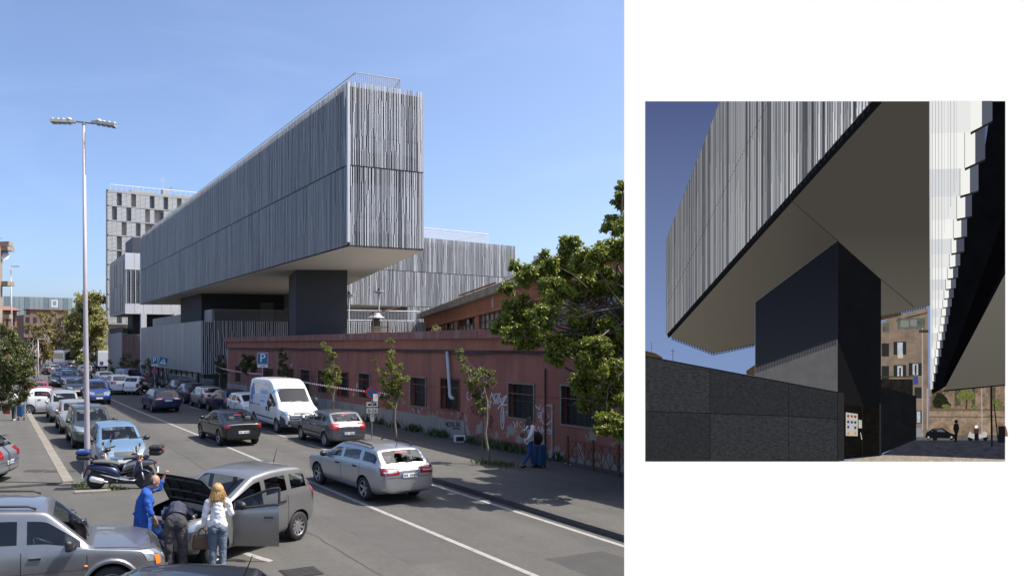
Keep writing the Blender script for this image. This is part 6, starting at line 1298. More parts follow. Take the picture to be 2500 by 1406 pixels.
def hand(w, d, palm_n, curl=.6, sc=1.0, thumb=1):
    """capsules for a palm, four fingers and a thumb; w wrist, d direction of the hand, palm_n out of the palm"""
    d = Vector(d).normalized(); n = Vector(palm_n); n = (n - d * n.dot(d)).normalized(); s = d.cross(n) * thumb; w = Vector(w); out = []
    k = w + d * .085 * sc
    for j, (o, L_) in enumerate(((.030, .075), (.010, .085), (-.011, .078), (-.031, .06))):
        b = k + s * o * sc; out.append((w + s * o * .5 * sc + d * .01, b, .017 * sc, .012 * sc)); p = b; a = 0
        for f in (.45, .32, .25): a += curl * 1.1; q = p + (d * math.cos(a) + n * math.sin(a)) * L_ * f * sc; out.append((p, q, .0095 * sc, .0085 * sc)); p = q
    p = w + s * .028 * sc + d * .03 * sc; q = p + (s * .75 + d * .6 + n * .3).normalized() * .04 * sc; out.append((w + d * .015, p, .016 * sc, .013 * sc)); out.append((p, q, .012 * sc, .0105 * sc)); out.append((q, q + (d * .8 + n * .55 + s * .1).normalized() * .03 * sc, .0105 * sc, .0085 * sc))
    return out
def head(c, fwd, r=.1):
    """skull, jaw, nose, ears, brow"""
    c = Vector(c); f = Vector(fwd).normalized(); l = Vector((-f.y, f.x, 0)).normalized(); u = f.cross(l)
    balls = [(c + u * .02 - f * .01, (r * .95, r * .95, r * 1.08)), (c + f * .035 - u * .035, (r * .72, r * .72, r * .85)), (c + f * .07 - u * .085, (.035, .035, .03)), (c + f * .093 - u * .02, (.016, .016, .026)), (c + f * .105 - u * .032, (.016, .016, .014))]
    for s in (1, -1): balls += [(c + l * s * .088 - f * .005 - u * .015, (.02, .02, .034)), (c + f * .075 + l * s * .033 + u * .022, (.022, .022, .012)), (c + f * .062 + l * s * .045 - u * .03, (.026, .026, .026))]
    balls.append((c + f * .088 - u * .062, (.015, .024, .009)))
    return balls
def face_bits(t, c, fwd, m_lip='skin_tan'):
    c = Vector(c); f = Vector(fwd).normalized(); l = Vector((-f.y, f.x, 0)).normalized(); u = f.cross(l)
    for s in (1, -1): mb = MB(); mb.ball(c + f * .082 + l * s * .033 + u * .003, .012, 10, 6); link('eye', mb.mesh('eye', True), 'plate_white', t); mb = MB(); mb.ball(c + f * .091 + l * s * .033 + u * .003, .0065, 8, 5); link('pupil', mb.mesh('p', True), 'ink_black', t)
def person(label, loc, rz, group=None): return thing('person', label, 'person', loc, rz, group)
def P(t, nm, me, m): return link(nm, me, m, t)
def legs(h, k, a, y=.1, lift=()):
    return h, k, a
# --- mechanic in the blue coat: faces the engine, far arm up holding the bonnet
t = person('person in long blue work coat holding up the open bonnet', Vector((-3.2, 13.95, 0)), R(12))
hc = (.22, 0, 1.61); fw = (.8, -.05, -.55)
rh, lh = (.24, -.215, .93), (.4, .3, 1.66)
caps = [((0, .1, .08), (.01, .1, .5), .045, .06), ((.01, .1, .5), (0, .09, .92), .06, .085), ((0, -.1, .08), (.01, -.1, .5), .045, .06), ((.01, -.1, .5), (0, -.09, .92), .06, .085), ((0, 0, .95), (.04, 0, 1.25), .13, .14), ((.04, 0, 1.25), (.08, 0, 1.42), .14, .1), ((.1, 0, 1.44), (.19, 0, 1.55), .055, .052),
        ((.07, -.17, 1.41), (.1, -.24, 1.16), .05, .042), ((.1, -.24, 1.16), rh, .04, .028), ((.07, .17, 1.41), (.3, .3, 1.42), .05, .042), ((.3, .3, 1.42), lh, .04, .028)]
caps += hand(rh, (.1, 0, -1), (.3, 1, 0), .35, 1, -1) + hand(lh, (.25, 0, 1), (1, 0, -.2), .8)
P(t, 'body', flesh(caps, head(hc, fw), .0085), 'skin_tan'); face_bits(t, hc, fw)
coat = [((-.01, 0, .98), (.04, 0, 1.25), .165, .17), ((.04, 0, 1.25), (.07, 0, 1.4), .17, .12), ((.07, -.13, 1.42), (.07, .13, 1.42), .085, .085), ((-.01, .04, .98), (-.02, .06, .56), .16, .17), ((-.01, -.04, .98), (-.02, -.06, .56), .16, .17), ((.07, -.18, 1.42), (.1, -.25, 1.16), .078, .066), ((.1, -.25, 1.16), (.16, -.235, 1.05), .066, .06), ((.07, .18, 1.42), (.3, .3, 1.42), .075, .062), ((.3, .3, 1.42), (.35, .3, 1.54), .06, .052)]
cm = flesh(coat, [], .011, 3, .05)
P(t, 'coat', cm, 'coat_blue')
mb = MB(); mb.tube([(-.005 + .175 * math.cos(a), .175 * math.sin(a), 1.02) for a in [2 * math.pi * k / 20 for k in range(21)]], .014, 5, False); P(t, 'coat_belt', mb.mesh('b'), 'coat_blue')
mb = MB(); mb.tube([(.07 + .075 * math.cos(a) + .03, .08 * math.sin(a), 1.475 + .02 * math.cos(a)) for a in [2 * math.pi * k / 16 for k in range(17)]], .018, 5, False); P(t, 'collar', mb.mesh('c', True), 'coat_blue')
mb = MB(); mb.tube([(.15, -.235, 1.07), (.165, -.232, 1.02)], .056, 10); P(t, 'cuff', mb.mesh('c', True), 'shirt_navy')
P(t, 'trousers', flesh([((0, .1, .1), (.01, .1, .6), .075, .09), ((0, -.1, .1), (.01, -.1, .6), .075, .09)], [], .014), 'trouser_dark')
for s in (1, -1): mb = MB(); mb.ball((.06, s * .1, .05), (.14, .05, .055), 14, 8); P(t, 'shoe', mb.mesh('s', True), 'shoe')
f = Vector(fw).normalized(); c = Vector(hc); l = Vector((0, 1, 0)); u = f.cross(l)
P(t, 'hair', flesh([], [(c - f * .03 + u * .0 + l * .035, (.075, .06, .08)), (c - f * .03 + u * .0 - l * .035, (.075, .06, .08)), (c - f * .045 - u * .02, (.07, .085, .07))], .01), 'hair_grey')
# --- bent-over mechanic seen from behind
t = person('person in navy shirt and dark trousers bending into the engine bay', Vector((-2.5, 13.55, 0)), R(97))
sh = (.55, 0, 1.05); lh, rh = (.62, .22, .58), (.75, -.3, .78)
caps = [((-.02, .12, .08), (-.04, .12, .5), .048, .06), ((-.04, .12, .5), (0, .09, .95), .062, .09), ((-.02, -.12, .08), (-.04, -.12, .5), .048, .06), ((-.04, -.12, .5), (0, -.09, .95), .062, .09), ((0, 0, .98), (.28, 0, 1.1), .13, .14), ((.28, 0, 1.1), (.5, 0, 1.06), .14, .11), ((.52, 0, 1.04), (.66, 0, .98), .055, .052), ((.5, .18, 1.05), (.52, .27, .82), .05, .042), ((.52, .27, .82), lh, .038, .028), ((.5, -.18, 1.05), (.52, -.3, .9), .05, .042), ((.52, -.3, .9), rh, .038, .028)]
caps += hand(lh, (.15, 0, -1), (1, -.3, 0), .4) + hand(rh, (.7, 0, -.5), (0, .3, -1), .5)
hc = (.76, 0, .93); fw = (.5, 0, -.85); P(t, 'body', flesh(caps, head(hc, fw), .0085), 'skin'); face_bits(t, hc, fw)
P(t, 'shirt', flesh([((.05, 0, 1.0), (.28, 0, 1.11), .165, .18), ((.28, 0, 1.11), (.48, 0, 1.07), .18, .14), ((.48, -.14, 1.06), (.48, .14, 1.06), .09, .09), ((.5, .18, 1.05), (.515, .24, .92), .072, .07), ((.5, -.18, 1.05), (.515, -.25, .97), .072, .07)], [], .011, 3, .04), 'shirt_navy')
P(t, 'trousers', flesh([((-.02, .12, .1), (-.04, .125, .5), .085, .09), ((-.04, .125, .5), (0, .095, .92), .09, .12), ((-.02, -.12, .1), (-.04, -.125, .5), .085, .09), ((-.04, -.125, .5), (0, -.095, .92), .09, .12), ((-.01, -.06, .97), (-.01, .06, .97), .135, .135)], [(( -.06, .08, .93), (.1, .1, .11)), ((-.06, -.08, .93), (.1, .1, .11))], .011, 3, .05), 'trouser_dark')
mb = MB(); mb.tube([(.045 + .05 * math.cos(a) * 1.4, .165 * math.sin(a), 1.05 + .1 * math.cos(a) * -1) for a in [2 * math.pi * k / 20 for k in range(21)]], .02, 5, False); P(t, 'belt', mb.mesh('b'), 'ink_black')
for s in (1, -1): mb = MB(); mb.ball((.05, s * .12, .05), (.14, .05, .055), 14, 8); P(t, 'shoe', mb.mesh('s', True), 'shoe')
c = Vector(hc); P(t, 'hair', flesh([], [(c + Vector((-.02, 0, .02)), (.1, .098, .1))], .012), 'hair_dark')
# --- woman with the white jacket, seen from behind
t = person('person with long blond hair, white jacket and pale jeans holding handbag', Vector((-1.72, 13.45, 0)), R(100))
hc = (.03, 0, 1.56); fw = (.9, .25, -.25); lh, rh = (.1, .24, .88), (.27, -.16, 1.1)
caps = [((0, .085, .08), (.02, .085, .48), .04, .052), ((.02, .085, .48), (0, .085, .88), .055, .08), ((-.04, -.085, .08), (0, -.085, .48), .04, .052), ((0, -.085, .48), (0, -.085, .88), .055, .08), ((0, 0, .92), (0, 0, 1.15), .12, .1), ((0, 0, 1.15), (.0, 0, 1.34), .11, .09), ((.0, 0, 1.38), (.02, 0, 1.5), .045, .045), ((0, .16, 1.35), (.02, .23, 1.1), .042, .036), ((.02, .23, 1.1), lh, .034, .024), ((0, -.16, 1.35), (.03, -.24, 1.12), .042, .036), ((.03, -.24, 1.12), rh, .034, .024)]
caps += hand(lh, (.05, 0, -1), (0, -1, 0), .9, .92) + hand(rh, (1, .3, .1), (0, .3, 1), .6, .92)
P(t, 'body', flesh(caps, head(hc, fw, .095), .0085), 'skin'); face_bits(t, hc, fw)
P(t, 'jacket', flesh([((0, -.07, .92), (0, .07, .92), .115, .115), ((0, -.05, .98), (0, .05, .98), .12, .12), ((0, 0, .98), (0, 0, 1.12), .15, .135), ((0, 0, 1.12), (0, 0, 1.32), .135, .12), ((0, -.12, 1.36), (0, .12, 1.36), .075, .075), ((0, .165, 1.35), (.02, .235, 1.1), .066, .058), ((.02, .235, 1.1), (.085, .24, .93), .058, .056), ((0, -.165, 1.35), (.03, -.245, 1.12), .066, .058), ((.03, -.245, 1.12), (.22, -.18, 1.1), .056, .05), ((.0, 0, 1.36), (.01, 0, 1.43), .075, .06)], [], .01, 2, .05), 'jacket_white')
P(t, 'jeans', flesh([((0, .085, .1), (.02, .088, .48), .066, .072), ((.02, .088, .48), (0, .085, .88), .075, .105), ((-.04, -.085, .1), (0, -.088, .48), .066, .072), ((0, -.088, .48), (0, -.085, .88), .075, .105), ((0, -.05, .9), (0, .05, .9), .12, .12)], [((-.06, .07, .86), (.085, .085, .1)), ((-.06, -.07, .86), (.085, .085, .1))], .01, 3, .04), 'jeans_pale')
for s in (1, -1): mb = MB(); mb.ball((.04, s * .085, .045), (.12, .042, .05), 14, 8); P(t, 'shoe', mb.mesh('s', True), 'shoe')
c = Vector(hc); rr = random.Random(4)
hb = [(c + Vector((-.04, .035, -.12)), (.055, .065, .11)), (c + Vector((-.04, -.035, -.14)), (.055, .065, .11)), (c + Vector((-.02, 0, .015)), (.098, .1, .108)), (c + Vector((-.055, 0, -.08)), (.06, .08, .1)), (c + Vector((-.065, .01, -.17)), (.05, .07, .09)), (c + Vector((-.07, -.07, -.2)), (.045, .05, .09)), (c + Vector((-.065, .08, -.14)), (.045, .04, .09)), (c + Vector((-.08, -.1, -.24)), (.03, .03, .06))]
P(t, 'hair', flesh([(c + Vector((-.07, y, -.1)), c + Vector((-.095 + rr.uniform(-.01, .02), y * 1.35, -.25 + rr.uniform(-.05, .03))), .03, .014) for y in (-.1, -.065, -.03, .0, .035, .07, .095)], hb, .01, 2), 'hair_blond')
st_h = MB()
for k in range(170):
    a = rr.uniform(-2.6, 2.6); s0 = c + Vector((-.02 - .03 * rr.random(), .03 * math.sin(a), .13)); y1 = .092 * math.sin(a); x1 = -.03 - .07 * math.cos(a) if math.cos(a) > -.2 else .03; L_ = rr.uniform(.26, .36); w1 = rr.gauss(0, .015)
    st_h.tube([s0, c + Vector((x1 * .8, y1, .06)), c + Vector((x1 - .015, y1 * 1.08 + w1, -.06)), c + Vector((x1 - .03, y1 * 1.15 + w1 * 2, -.16)), c + Vector((x1 - .03 + rr.gauss(0, .012), y1 * 1.1 + w1 * 3, .1 - L_))], [.003, .0055, .006, .005, .0015], 4)
P(t, 'hair_strands', st_h.mesh('strands', True), 'hair_blond')
hbg = thing('handbag', 'brown patterned handbag hanging from the hand of the blond person', 'handbag', Vector((-1.72, 13.45, 0)) + (Matrix.Rotation(R(100), 3, 'Z') @ Vector((.12, .28, .5))), R(100))
mb = MB(); mb.hexa([(-.11, -.19, -.03), (.11, -.19, -.03), (.11, .19, -.03), (-.11, .19, -.03), (-.08, -.16, .24), (.08, -.16, .24), (.08, .16, .24), (-.08, .16, .24)]); link('bag_body', evaluated(mb.mesh('b'), [('BEVEL', dict(width=.05, segments=3))]), 'bag_brown', hbg)
for s in (1, -1): mb = MB(); mb.tube([(s * .05, -.07, .2), (s * .05, -.06, .3), (s * .02, 0, .35), (s * .05, .06, .3), (s * .05, .07, .2)], .009, 6); link('handle', mb.mesh('h', True), 'bag_strap', hbg)
mb = MB(); mb.tube([(0, -.13, .225), (0, .13, .225)], .008, 5); link('zip', mb.mesh('z'), 'chrome', hbg)
# --- walker with suitcase on the right pavement
wp = gp(1291, 1143, PH)
t = person('person with dark hair, white sweater and backpack pulling a suitcase', wp, R(25))
hc = (.05, 0, 1.56); fw = (1, .1, -.1); lh, rh = (.12, .3, .86), (-.25, -.22, .98)
lh = (.2, .3, .9)
caps = [((.25, .08, .07), (.16, .085, .48), .042, .055), ((.16, .085, .48), (0, .08, .9), .055, .08), ((-.32, -.08, .14), (-.06, -.085, .5), .042, .055), ((-.06, -.085, .5), (0, -.08, .9), .055, .08), ((0, 0, .94), (.02, 0, 1.18), .12, .11), ((.02, 0, 1.18), (.03, 0, 1.36), .11, .09), ((.03, 0, 1.4), (.05, 0, 1.5), .045, .045), ((.03, .16, 1.36), (.06, .27, 1.12), .042, .036), ((.06, .27, 1.12), lh, .034, .024), ((.03, -.16, 1.36), (-.12, -.24, 1.14), .042, .036), ((-.12, -.24, 1.14), rh, .034, .024)]
caps += hand(lh, (.4, 0, -1), (0, -1, 0), .5, .92) + hand(rh, (-.6, 0, -1), (0, 1, 0), .9, .92)
P(t, 'body', flesh(caps, head(hc, fw, .095), .009), 'skin'); face_bits(t, hc, fw)
P(t, 'sweater', flesh([((0, 0, .92), (.02, 0, 1.15), .165, .155), ((.02, 0, 1.15), (.03, 0, 1.34), .155, .125), ((.03, -.13, 1.37), (.03, .13, 1.37), .08, .08), ((.03, .165, 1.36), (.06, .275, 1.12), .075, .066), ((.06, .275, 1.12), (.16, .3, .97), .066, .055), ((.03, -.165, 1.36), (-.12, -.245, 1.14), .075, .066), ((-.12, -.245, 1.14), (-.22, -.225, 1.02), .066, .055)], [], .013, 4), 'sweater')
P(t, 'jeans', flesh([((.25, .08, .1), (.165, .085, .48), .05, .065), ((.165, .085, .48), (0, .08, .88), .068, .1), ((-.31, -.08, .18), (-.06, -.085, .5), .05, .065), ((-.06, -.085, .5), (0, -.08, .88), .068, .1), ((0, -.05, .9), (0, .05, .9), .115, .115)], [], .013, 4), 'jeans_blue')
for x, y, z in ((.3, .08, .045), (-.3, -.08, .1)): mb = MB(); mb.ball((x, y, z), (.125, .045, .05), 14, 8); P(t, 'shoe', mb.mesh('s', True), 'shoe')
c = Vector(hc); P(t, 'hair', flesh([(c + Vector((-.06, y, -.02)), c + Vector((-.08, y * 1.3, -.26)), .05, .035) for y in (-.07, 0, .07)], [(c + Vector((-.02, 0, .025)), (.108, .11, .115))], .012, 3), 'hair_dark')
bp = thing('backpack', 'small tan backpack worn over the white sweater', 'backpack', wp + (Matrix.Rotation(R(25), 3, 'Z') @ Vector((-.2, 0, 1.02))), R(25))
mb = MB(); mb.hexa([(-.08, -.12, 0), (.06, -.12, 0), (.06, .12, 0), (-.08, .12, 0), (-.05, -.1, .28), (.05, -.1, .28), (.05, .1, .28), (-.05, .1, .28)]); link('pack_body', evaluated(mb.mesh('b'), [('BEVEL', dict(width=.045, segments=3))]), 'bag_tan', bp)
mb = MB(); mb.box((-.085, 0, .1), (.04, .17, .13)); link('pocket', evaluated(mb.mesh('b'), [('BEVEL', dict(width=.015, segments=2))]), 'bag_strap', bp)
for s in (1, -1): mb = MB(); mb.tube([(.05, s * .08, .27), (.17, s * .11, .42), (.3, s * .11, .4)], .018, 6); link('strap', mb.mesh('h', True), 'bag_strap', bp)
sc_ = gp(1307, 1140, PH) + Vector((.12, .02, 0)); su = thing('suitcase', 'upright blue wheeled suitcase beside the walking person', 'suitcase', sc_, R(25))
mb = MB(); mb.box((0, 0, .42), (.3, .44, .68)); link('shell', evaluated(mb.mesh('b'), [('BEVEL', dict(width=.05, segments=3))]), 'case_blue', su)
for y in (-.14, -.05, .05, .14): mb = MB(); mb.box((-.152, y, .42), (.012, .035, .56)); link('rib', mb.mesh('r'), 'case_blue', su)
for x in (-.1, .1):
    for y in (-.17, .17): mb = MB(); mb.lathe((x, y - .015, .04), (0, 1, 0), [(0, .04), (.03, .04)], 12); link('wheel', mb.mesh('w'), 'rubber', su)
mb = MB(); mb.tube([(-.1, -.1, .75), (-.1, -.1, .98), (-.1, .1, .98), (-.1, .1, .75)], .012, 6); link('pull_handle', mb.mesh('h'), 'black_plastic', su)
sp_ = thing('shoulder_bag', 'black bag resting on top of the blue suitcase', 'bag', sc_ + Vector((-.04, 0, .77)), R(25)); mb = MB(); mb.ball((0, 0, .2), (.14, .2, .22), 14, 9); link('bag_body', mb.mesh('b', True), 'dark_trim', sp_); mb = MB(); mb.tube([(0, -.1, .36), (-.1, -.05, .55), (-.15, .05, .55), (0, .1, .36)], .014, 6); link('strap', mb.mesh('s', True), 'bag_strap', sp_)
# --- distant people
def simple(label, loc, rz, top, trous, hair='hair_dark', bag=None):
    t = person(label, loc, rz)
    caps = [((.08, .08, .07), (.06, .08, .48), .042, .055), ((.06, .08, .48), (0, .08, .9), .055, .08), ((-.1, -.08, .08), (0, -.08, .5), .042, .055), ((0, -.08, .5), (0, -.08, .9), .055, .08), ((0, 0, .94), (0, 0, 1.2), .12, .12), ((0, 0, 1.2), (0, 0, 1.38), .12, .09), ((0, 0, 1.4), (.02, 0, 1.5), .045, .045), ((0, .17, 1.37), (.0, .24, 1.1), .042, .036), ((.0, .24, 1.1), (.06, .26, .88), .034, .026), ((0, -.17, 1.37), (.02, -.24, 1.1), .042, .036), ((.02, -.24, 1.1), (.1, -.24, .9), .034, .026)] + hand((.06, .26, .88), (.1, 0, -1), (0, -1, 0), .5) + hand((.1, -.24, .9), (.1, 0, -1), (0, 1, 0), .5, 1, -1)
    P(t, 'body', flesh(caps, head((.03, 0, 1.58), (1, 0, 0)), .012), 'skin')
    P(t, 'top', flesh([((0, 0, .92), (0, 0, 1.2), .16, .16), ((0, 0, 1.2), (0, 0, 1.36), .16, .12), ((0, -.13, 1.37), (0, .13, 1.37), .08, .08), ((0, .17, 1.37), (0, .245, 1.1), .07, .06), ((0, .245, 1.1), (.04, .255, .95), .06, .05), ((0, -.17, 1.37), (.02, -.245, 1.1), .07, .06), ((.02, -.245, 1.1), (.08, -.24, .97), .06, .05)], [], .018), top)
    P(t, 'trousers', flesh([((.08, .08, .1), (.06, .08, .48), .06, .07), ((.06, .08, .48), (0, .08, .9), .07, .1), ((-.1, -.08, .1), (0, -.08, .5), .06, .07), ((0, -.08, .5), (0, -.08, .9), .07, .1), ((0, -.05, .92), (0, .05, .92), .115, .115)], [], .018), trous)
    P(t, 'hair', flesh([], [(Vector((0, 0, 1.61)), (.108, .108, .11))], .016), hair)
    for x, y in ((.12, .08), (-.06, -.08)): mb = MB(); mb.ball((x, y, .045), (.12, .045, .05), 12, 7); P(t, 'shoe', mb.mesh('s', True), 'plate_white')
    return t
p1 = gp(33, 1026, LH); simple('person in white top and black trousers walking under the left bush', p1, R(80), 'sweater', 'trouser_dark')
p2 = p1 + Vector((-.42, .05, 0)); b_ = thing('carrier_bag', 'red carrier bag hanging beside the person under the bush', 'bag', p2 + Vector((.02, 0, .35))); mb = MB(); mb.hexa([(-.16, -.06, 0), (.16, -.06, 0), (.16, .06, 0), (-.16, .06, 0), (-.18, -.03, .38), (.18, -.03, .38), (.18, .03, .38), (-.18, .03, .38)]); link('bag_body', mb.mesh('b'), 'red_cloth', b_); mb = MB(); mb.tube([(-.08, 0, .37), (-.04, 0, .52), (.04, 0, .52), (.08, 0, .37)], .008, 5); link('handle', mb.mesh('h'), 'red_cloth', b_)
p3 = p1 + Vector((.33, .1, 0)); tr = thing('shopping_trolley', 'blue two wheeled shopping trolley pulled by the pedestrian', 'trolley', p3); mb = MB(); mb.box((0, 0, .52), (.32, .25, .6)); link('bag_body', evaluated(mb.mesh('b'), [('BEVEL', dict(width=.05, segments=2))]), 'case_blue', tr); mb = MB(); mb.tube([(0, .14, .1), (0, .16, 1.05), (0, .05, 1.08)], .014, 6); link('handle', mb.mesh('h'), 'steel_grey', tr)
for x in (-.16, .16): mb = MB(); mb.lathe((x, .08, .08), (1, 0, 0), [(0, .08), (.03, .08)], 14); link('wheel', mb.mesh('w'), 'rubber', tr)
p4 = gp(357, 956); simple('person in red top standing by the motorcycles', p4, R(200), 'red_cloth', 'trouser_dark')
# ================================================================== trees and shrubs
def leafmat(name, col, var=.35):
    m = bpy.data.materials.new(name); m.use_nodes = True; MATS[name] = m; nt = m.node_tree; nt.nodes.clear(); L = nt.links.new
    o = nt.nodes.new('ShaderNodeOutputMaterial'); b = nt.nodes.new('ShaderNodeBsdfPrincipled'); b.inputs['Roughness'].default_value = .38; tr = nt.nodes.new('ShaderNodeBsdfTranslucent'); mx = nt.nodes.new('ShaderNodeMixShader'); mx.inputs[0].default_value = .45
    tc = nt.nodes.new('ShaderNodeTexCoord'); n = nt.nodes.new('ShaderNodeTexNoise'); n.inputs['Scale'].default_value = 2.2; n.inputs['Detail'].default_value = 4; L(tc.outputs['Object'], n.inputs['Vector'])
    gm = nt.nodes.new('ShaderNodeNewGeometry'); ad = nt.nodes.new('ShaderNodeMath'); ad.operation = 'ADD'; L(n.outputs[0], ad.inputs[0]); sc = nt.nodes.new('ShaderNodeMath'); sc.operation = 'MULTIPLY_ADD'; sc.inputs[1].default_value = .7; sc.inputs[2].default_value = -.35; L(gm.outputs['Random Per Island'], sc.inputs[0]); L(sc.outputs[0], ad.inputs[1])
    cr = nt.nodes.new('ShaderNodeValToRGB'); cr.color_ramp.elements[0].position = .15; cr.color_ramp.elements[1].position = .9
    cr.color_ramp.elements[0].color = (*[c * (1 - var) for c in col], 1); cr.color_ramp.elements[1].color = (col[0] * (1 + var * 1.6), col[1] * (1 + var * 1.1), col[2] * (1 + var * .5), 1)
    L(ad.outputs[0], cr.inputs[0]); L(cr.outputs[0], b.inputs['Base Color']); L(cr.outputs[0], tr.inputs[0]); L(b.outputs[0], mx.inputs[1]); L(tr.outputs[0], mx.inputs[2]); L(mx.outputs[0], o.inputs[0]); return m
leafmat('leaf_bright', (.165, .215, .035), .5); leafmat('leaf_dark', (.10, .125, .042)); leafmat('leaf_mid', (.13, .165, .04)); leafmat('leaf_olive', (.18, .175, .07)); leafmat('leaf_yellow', (.24, .215, .08)); leafmat('leaf_far', (.29, .30, .12)); leafmat('leaf_deep', (.02, .035, .015)); leafmat('needle', (.13, .15, .125), .25)
mat('bark', (.11, .085, .065), .95, var=.3, scale=6, bump=.5, stretch=(1, 1, .3)); mat('bark_pale', (.22, .19, .155), .95, var=.3, scale=5, bump=.3, stretch=(1, 1, .3)); mat('stake', (.16, .12, .08), .9, var=.2)
rt = random.Random(11)
def rvec():
    while True:
        v = Vector((rt.uniform(-1, 1), rt.uniform(-1, 1), rt.uniform(-1, 1)))
        if .05 < v.length < 1: return v
def leaf(mb, c, size, droop=.4, up=.6):
    d = rvec().normalized(); d.z -= droop; d.normalize(); n = (rvec() + Vector((0, 0, up))); s = d.cross(n).normalized() * size * rt.uniform(.28, .4); n = s.cross(d).normalized(); L_ = size * rt.uniform(.75, 1.25); k = len(mb.v)
    mb.v += [c, c + d * L_ * .45 + s - n * size * .04, c + d * L_ - n * size * .1, c + d * L_ * .45 - s - n * size * .04, c + d * L_ * .5 + n * size * .06]
    mb.f += [(k, k + 1, k + 4), (k + 1, k + 2, k + 4), (k + 2, k + 3, k + 4), (k + 3, k, k + 4)]
def clump(mb, c, r, n, size, flat=1.0, droop=.4, hollow=.25):
    r = Vector(r) if not isinstance(r, (int, float)) else Vector((r, r, r * flat))
    for _ in range(n):
        v = rvec(); v = v.normalized() * (hollow + (1 - hollow) * rt.random() ** .5); leaf(mb, c + Vector((v.x * r.x, v.y * r.y, v.z * r.z)), size, droop)
def limb(mb, a, b, r0, r1, wob=.12, n=6):
    pts = []
    for i in range(n + 1):
        t = i / n; p = a.lerp(b, t); w_ = math.sin(t * math.pi) * wob * (b - a).length * .5; pts.append(p + Vector((rt.uniform(-w_, w_), rt.uniform(-w_, w_), rt.uniform(-w_, w_) * .5)))
    mb.tube(pts, [lerp(r0, r1, i / n) for i in range(n + 1)], 7); return pts
def tree(name, label, base, trunk_top, tr0, clumps, size, dens, m, bark='bark', group=None, twigs=1, droop=.4, spread=.55, cat='tree', mt=None):
    """clumps: list of (centre, radius); each is broken into smaller tufts so that gaps stay open"""
    t = thing(name, label, cat, base, 0, group); tk = MB(); cr = MB(); pts = limb(tk, base, trunk_top, tr0, tr0 * .55, .06)
    for c, r in clumps:
        j = pts[rt.randrange(len(pts) // 2, len(pts))]; limb(tk, j, c, tr0 * .32, tr0 * .06, .25)
        n = max(3, int(9 * spread * 2))
        for _ in range(n):
            v = rvec(); cc = c + v * r * .85
            for __ in range(twigs): limb(tk, c.lerp(cc, .1), cc, tr0 * .06 + .004, .003, .2, 3)
            clump(cr, cc, r * rt.uniform(.25, .5), max(4, int(dens * r * r * rt.uniform(.5, 1.3))), size, .85, droop, .05)
    tk.build('trunk', bark, t, True); cr.build('crown', m, t); return t
# big broad-leaved tree at the right
def pc(px, py, Y, rpx): return (at(px, py, Y), rpx * Y / F)
cl = [pc(px, py, 20.3 + rt.uniform(-1.5, 1.5), r) for px, py, r in ((1285, 670, 34), (1262, 650, 20), (1240, 700, 22), (1235, 790, 38), (1275, 760, 45), (1300, 820, 40), (1255, 815, 28), (1340, 640, 40), (1395, 600, 32), (1385, 660, 45), (1440, 630, 45), (1350, 720, 45), (1330, 775, 40), (1410, 710, 40), (1470, 690, 50), (1500, 610, 45), (1495, 550, 30), (1515, 490, 24), (1520, 455, 16), (1400, 800, 50), (1360, 850, 40), (1440, 850, 50), (1500, 800, 60), (1470, 900, 50), (1430, 930, 36), (1500, 960, 50), (1480, 1030, 34), (1425, 985, 20), (1515, 1040, 36), (1545, 720, 60), (1580, 640, 70), (1600, 800, 80), (1560, 900, 70), (1640, 720, 90), (1660, 860, 80), (1560, 540, 50), (1620, 560, 60), (1570, 1000, 50), (1720, 700, 90), (1740, 850, 80), (1690, 600, 70), (1800, 760, 90), (1620, 950, 70))]
base = Vector((*on_t(1575, 17.0).xy, PH)); tree('broadleaf_tree', 'large bright green broad leaved tree overhanging the red wall', base, at(1560, 760, 20.6), .17, cl, .108, 620, 'leaf_bright', droop=.75, spread=.8)
# grey-green cedar branch behind it
cb_ = thing('cedar_tree', 'grey green cedar with drooping needle branches behind the broad leaved tree', 'tree', Vector((*on_t(1590, 17.9).xy, PH))); tk = MB(); nd = MB(); o = Vector((*on_t(1590, 17.9).xy, PH)); limb(tk, o, at(1600, 640, 21.6), .16, .06, .05)
for a, b in (((1560, 760), (1385, 745)), ((1560, 760), (1300, 790)), ((1565, 780), (1390, 700)), ((1560, 790), (1370, 810)), ((1560, 800), (1460, 860)), ((1565, 730), (1420, 770))):
    P_ = limb(tk, at(*a, 21.3), at(*b, 20.9), .04, .008, .12, 9)
    for p in P_[1:]:
        for k in range(26):
            c = p + Vector((rt.gauss(0, .16), rt.gauss(0, .16), rt.gauss(-.05, .08))); e = c + Vector((rt.gauss(-.03, .06), rt.gauss(0, .05), rt.gauss(-.03, .03))); nd.poly([c, c + Vector((0, .006, .012)), e, e - Vector((0, .004, .01))])
tk.build('trunk', 'bark', cb_, True); nd.build('needles', 'needle', cb_)
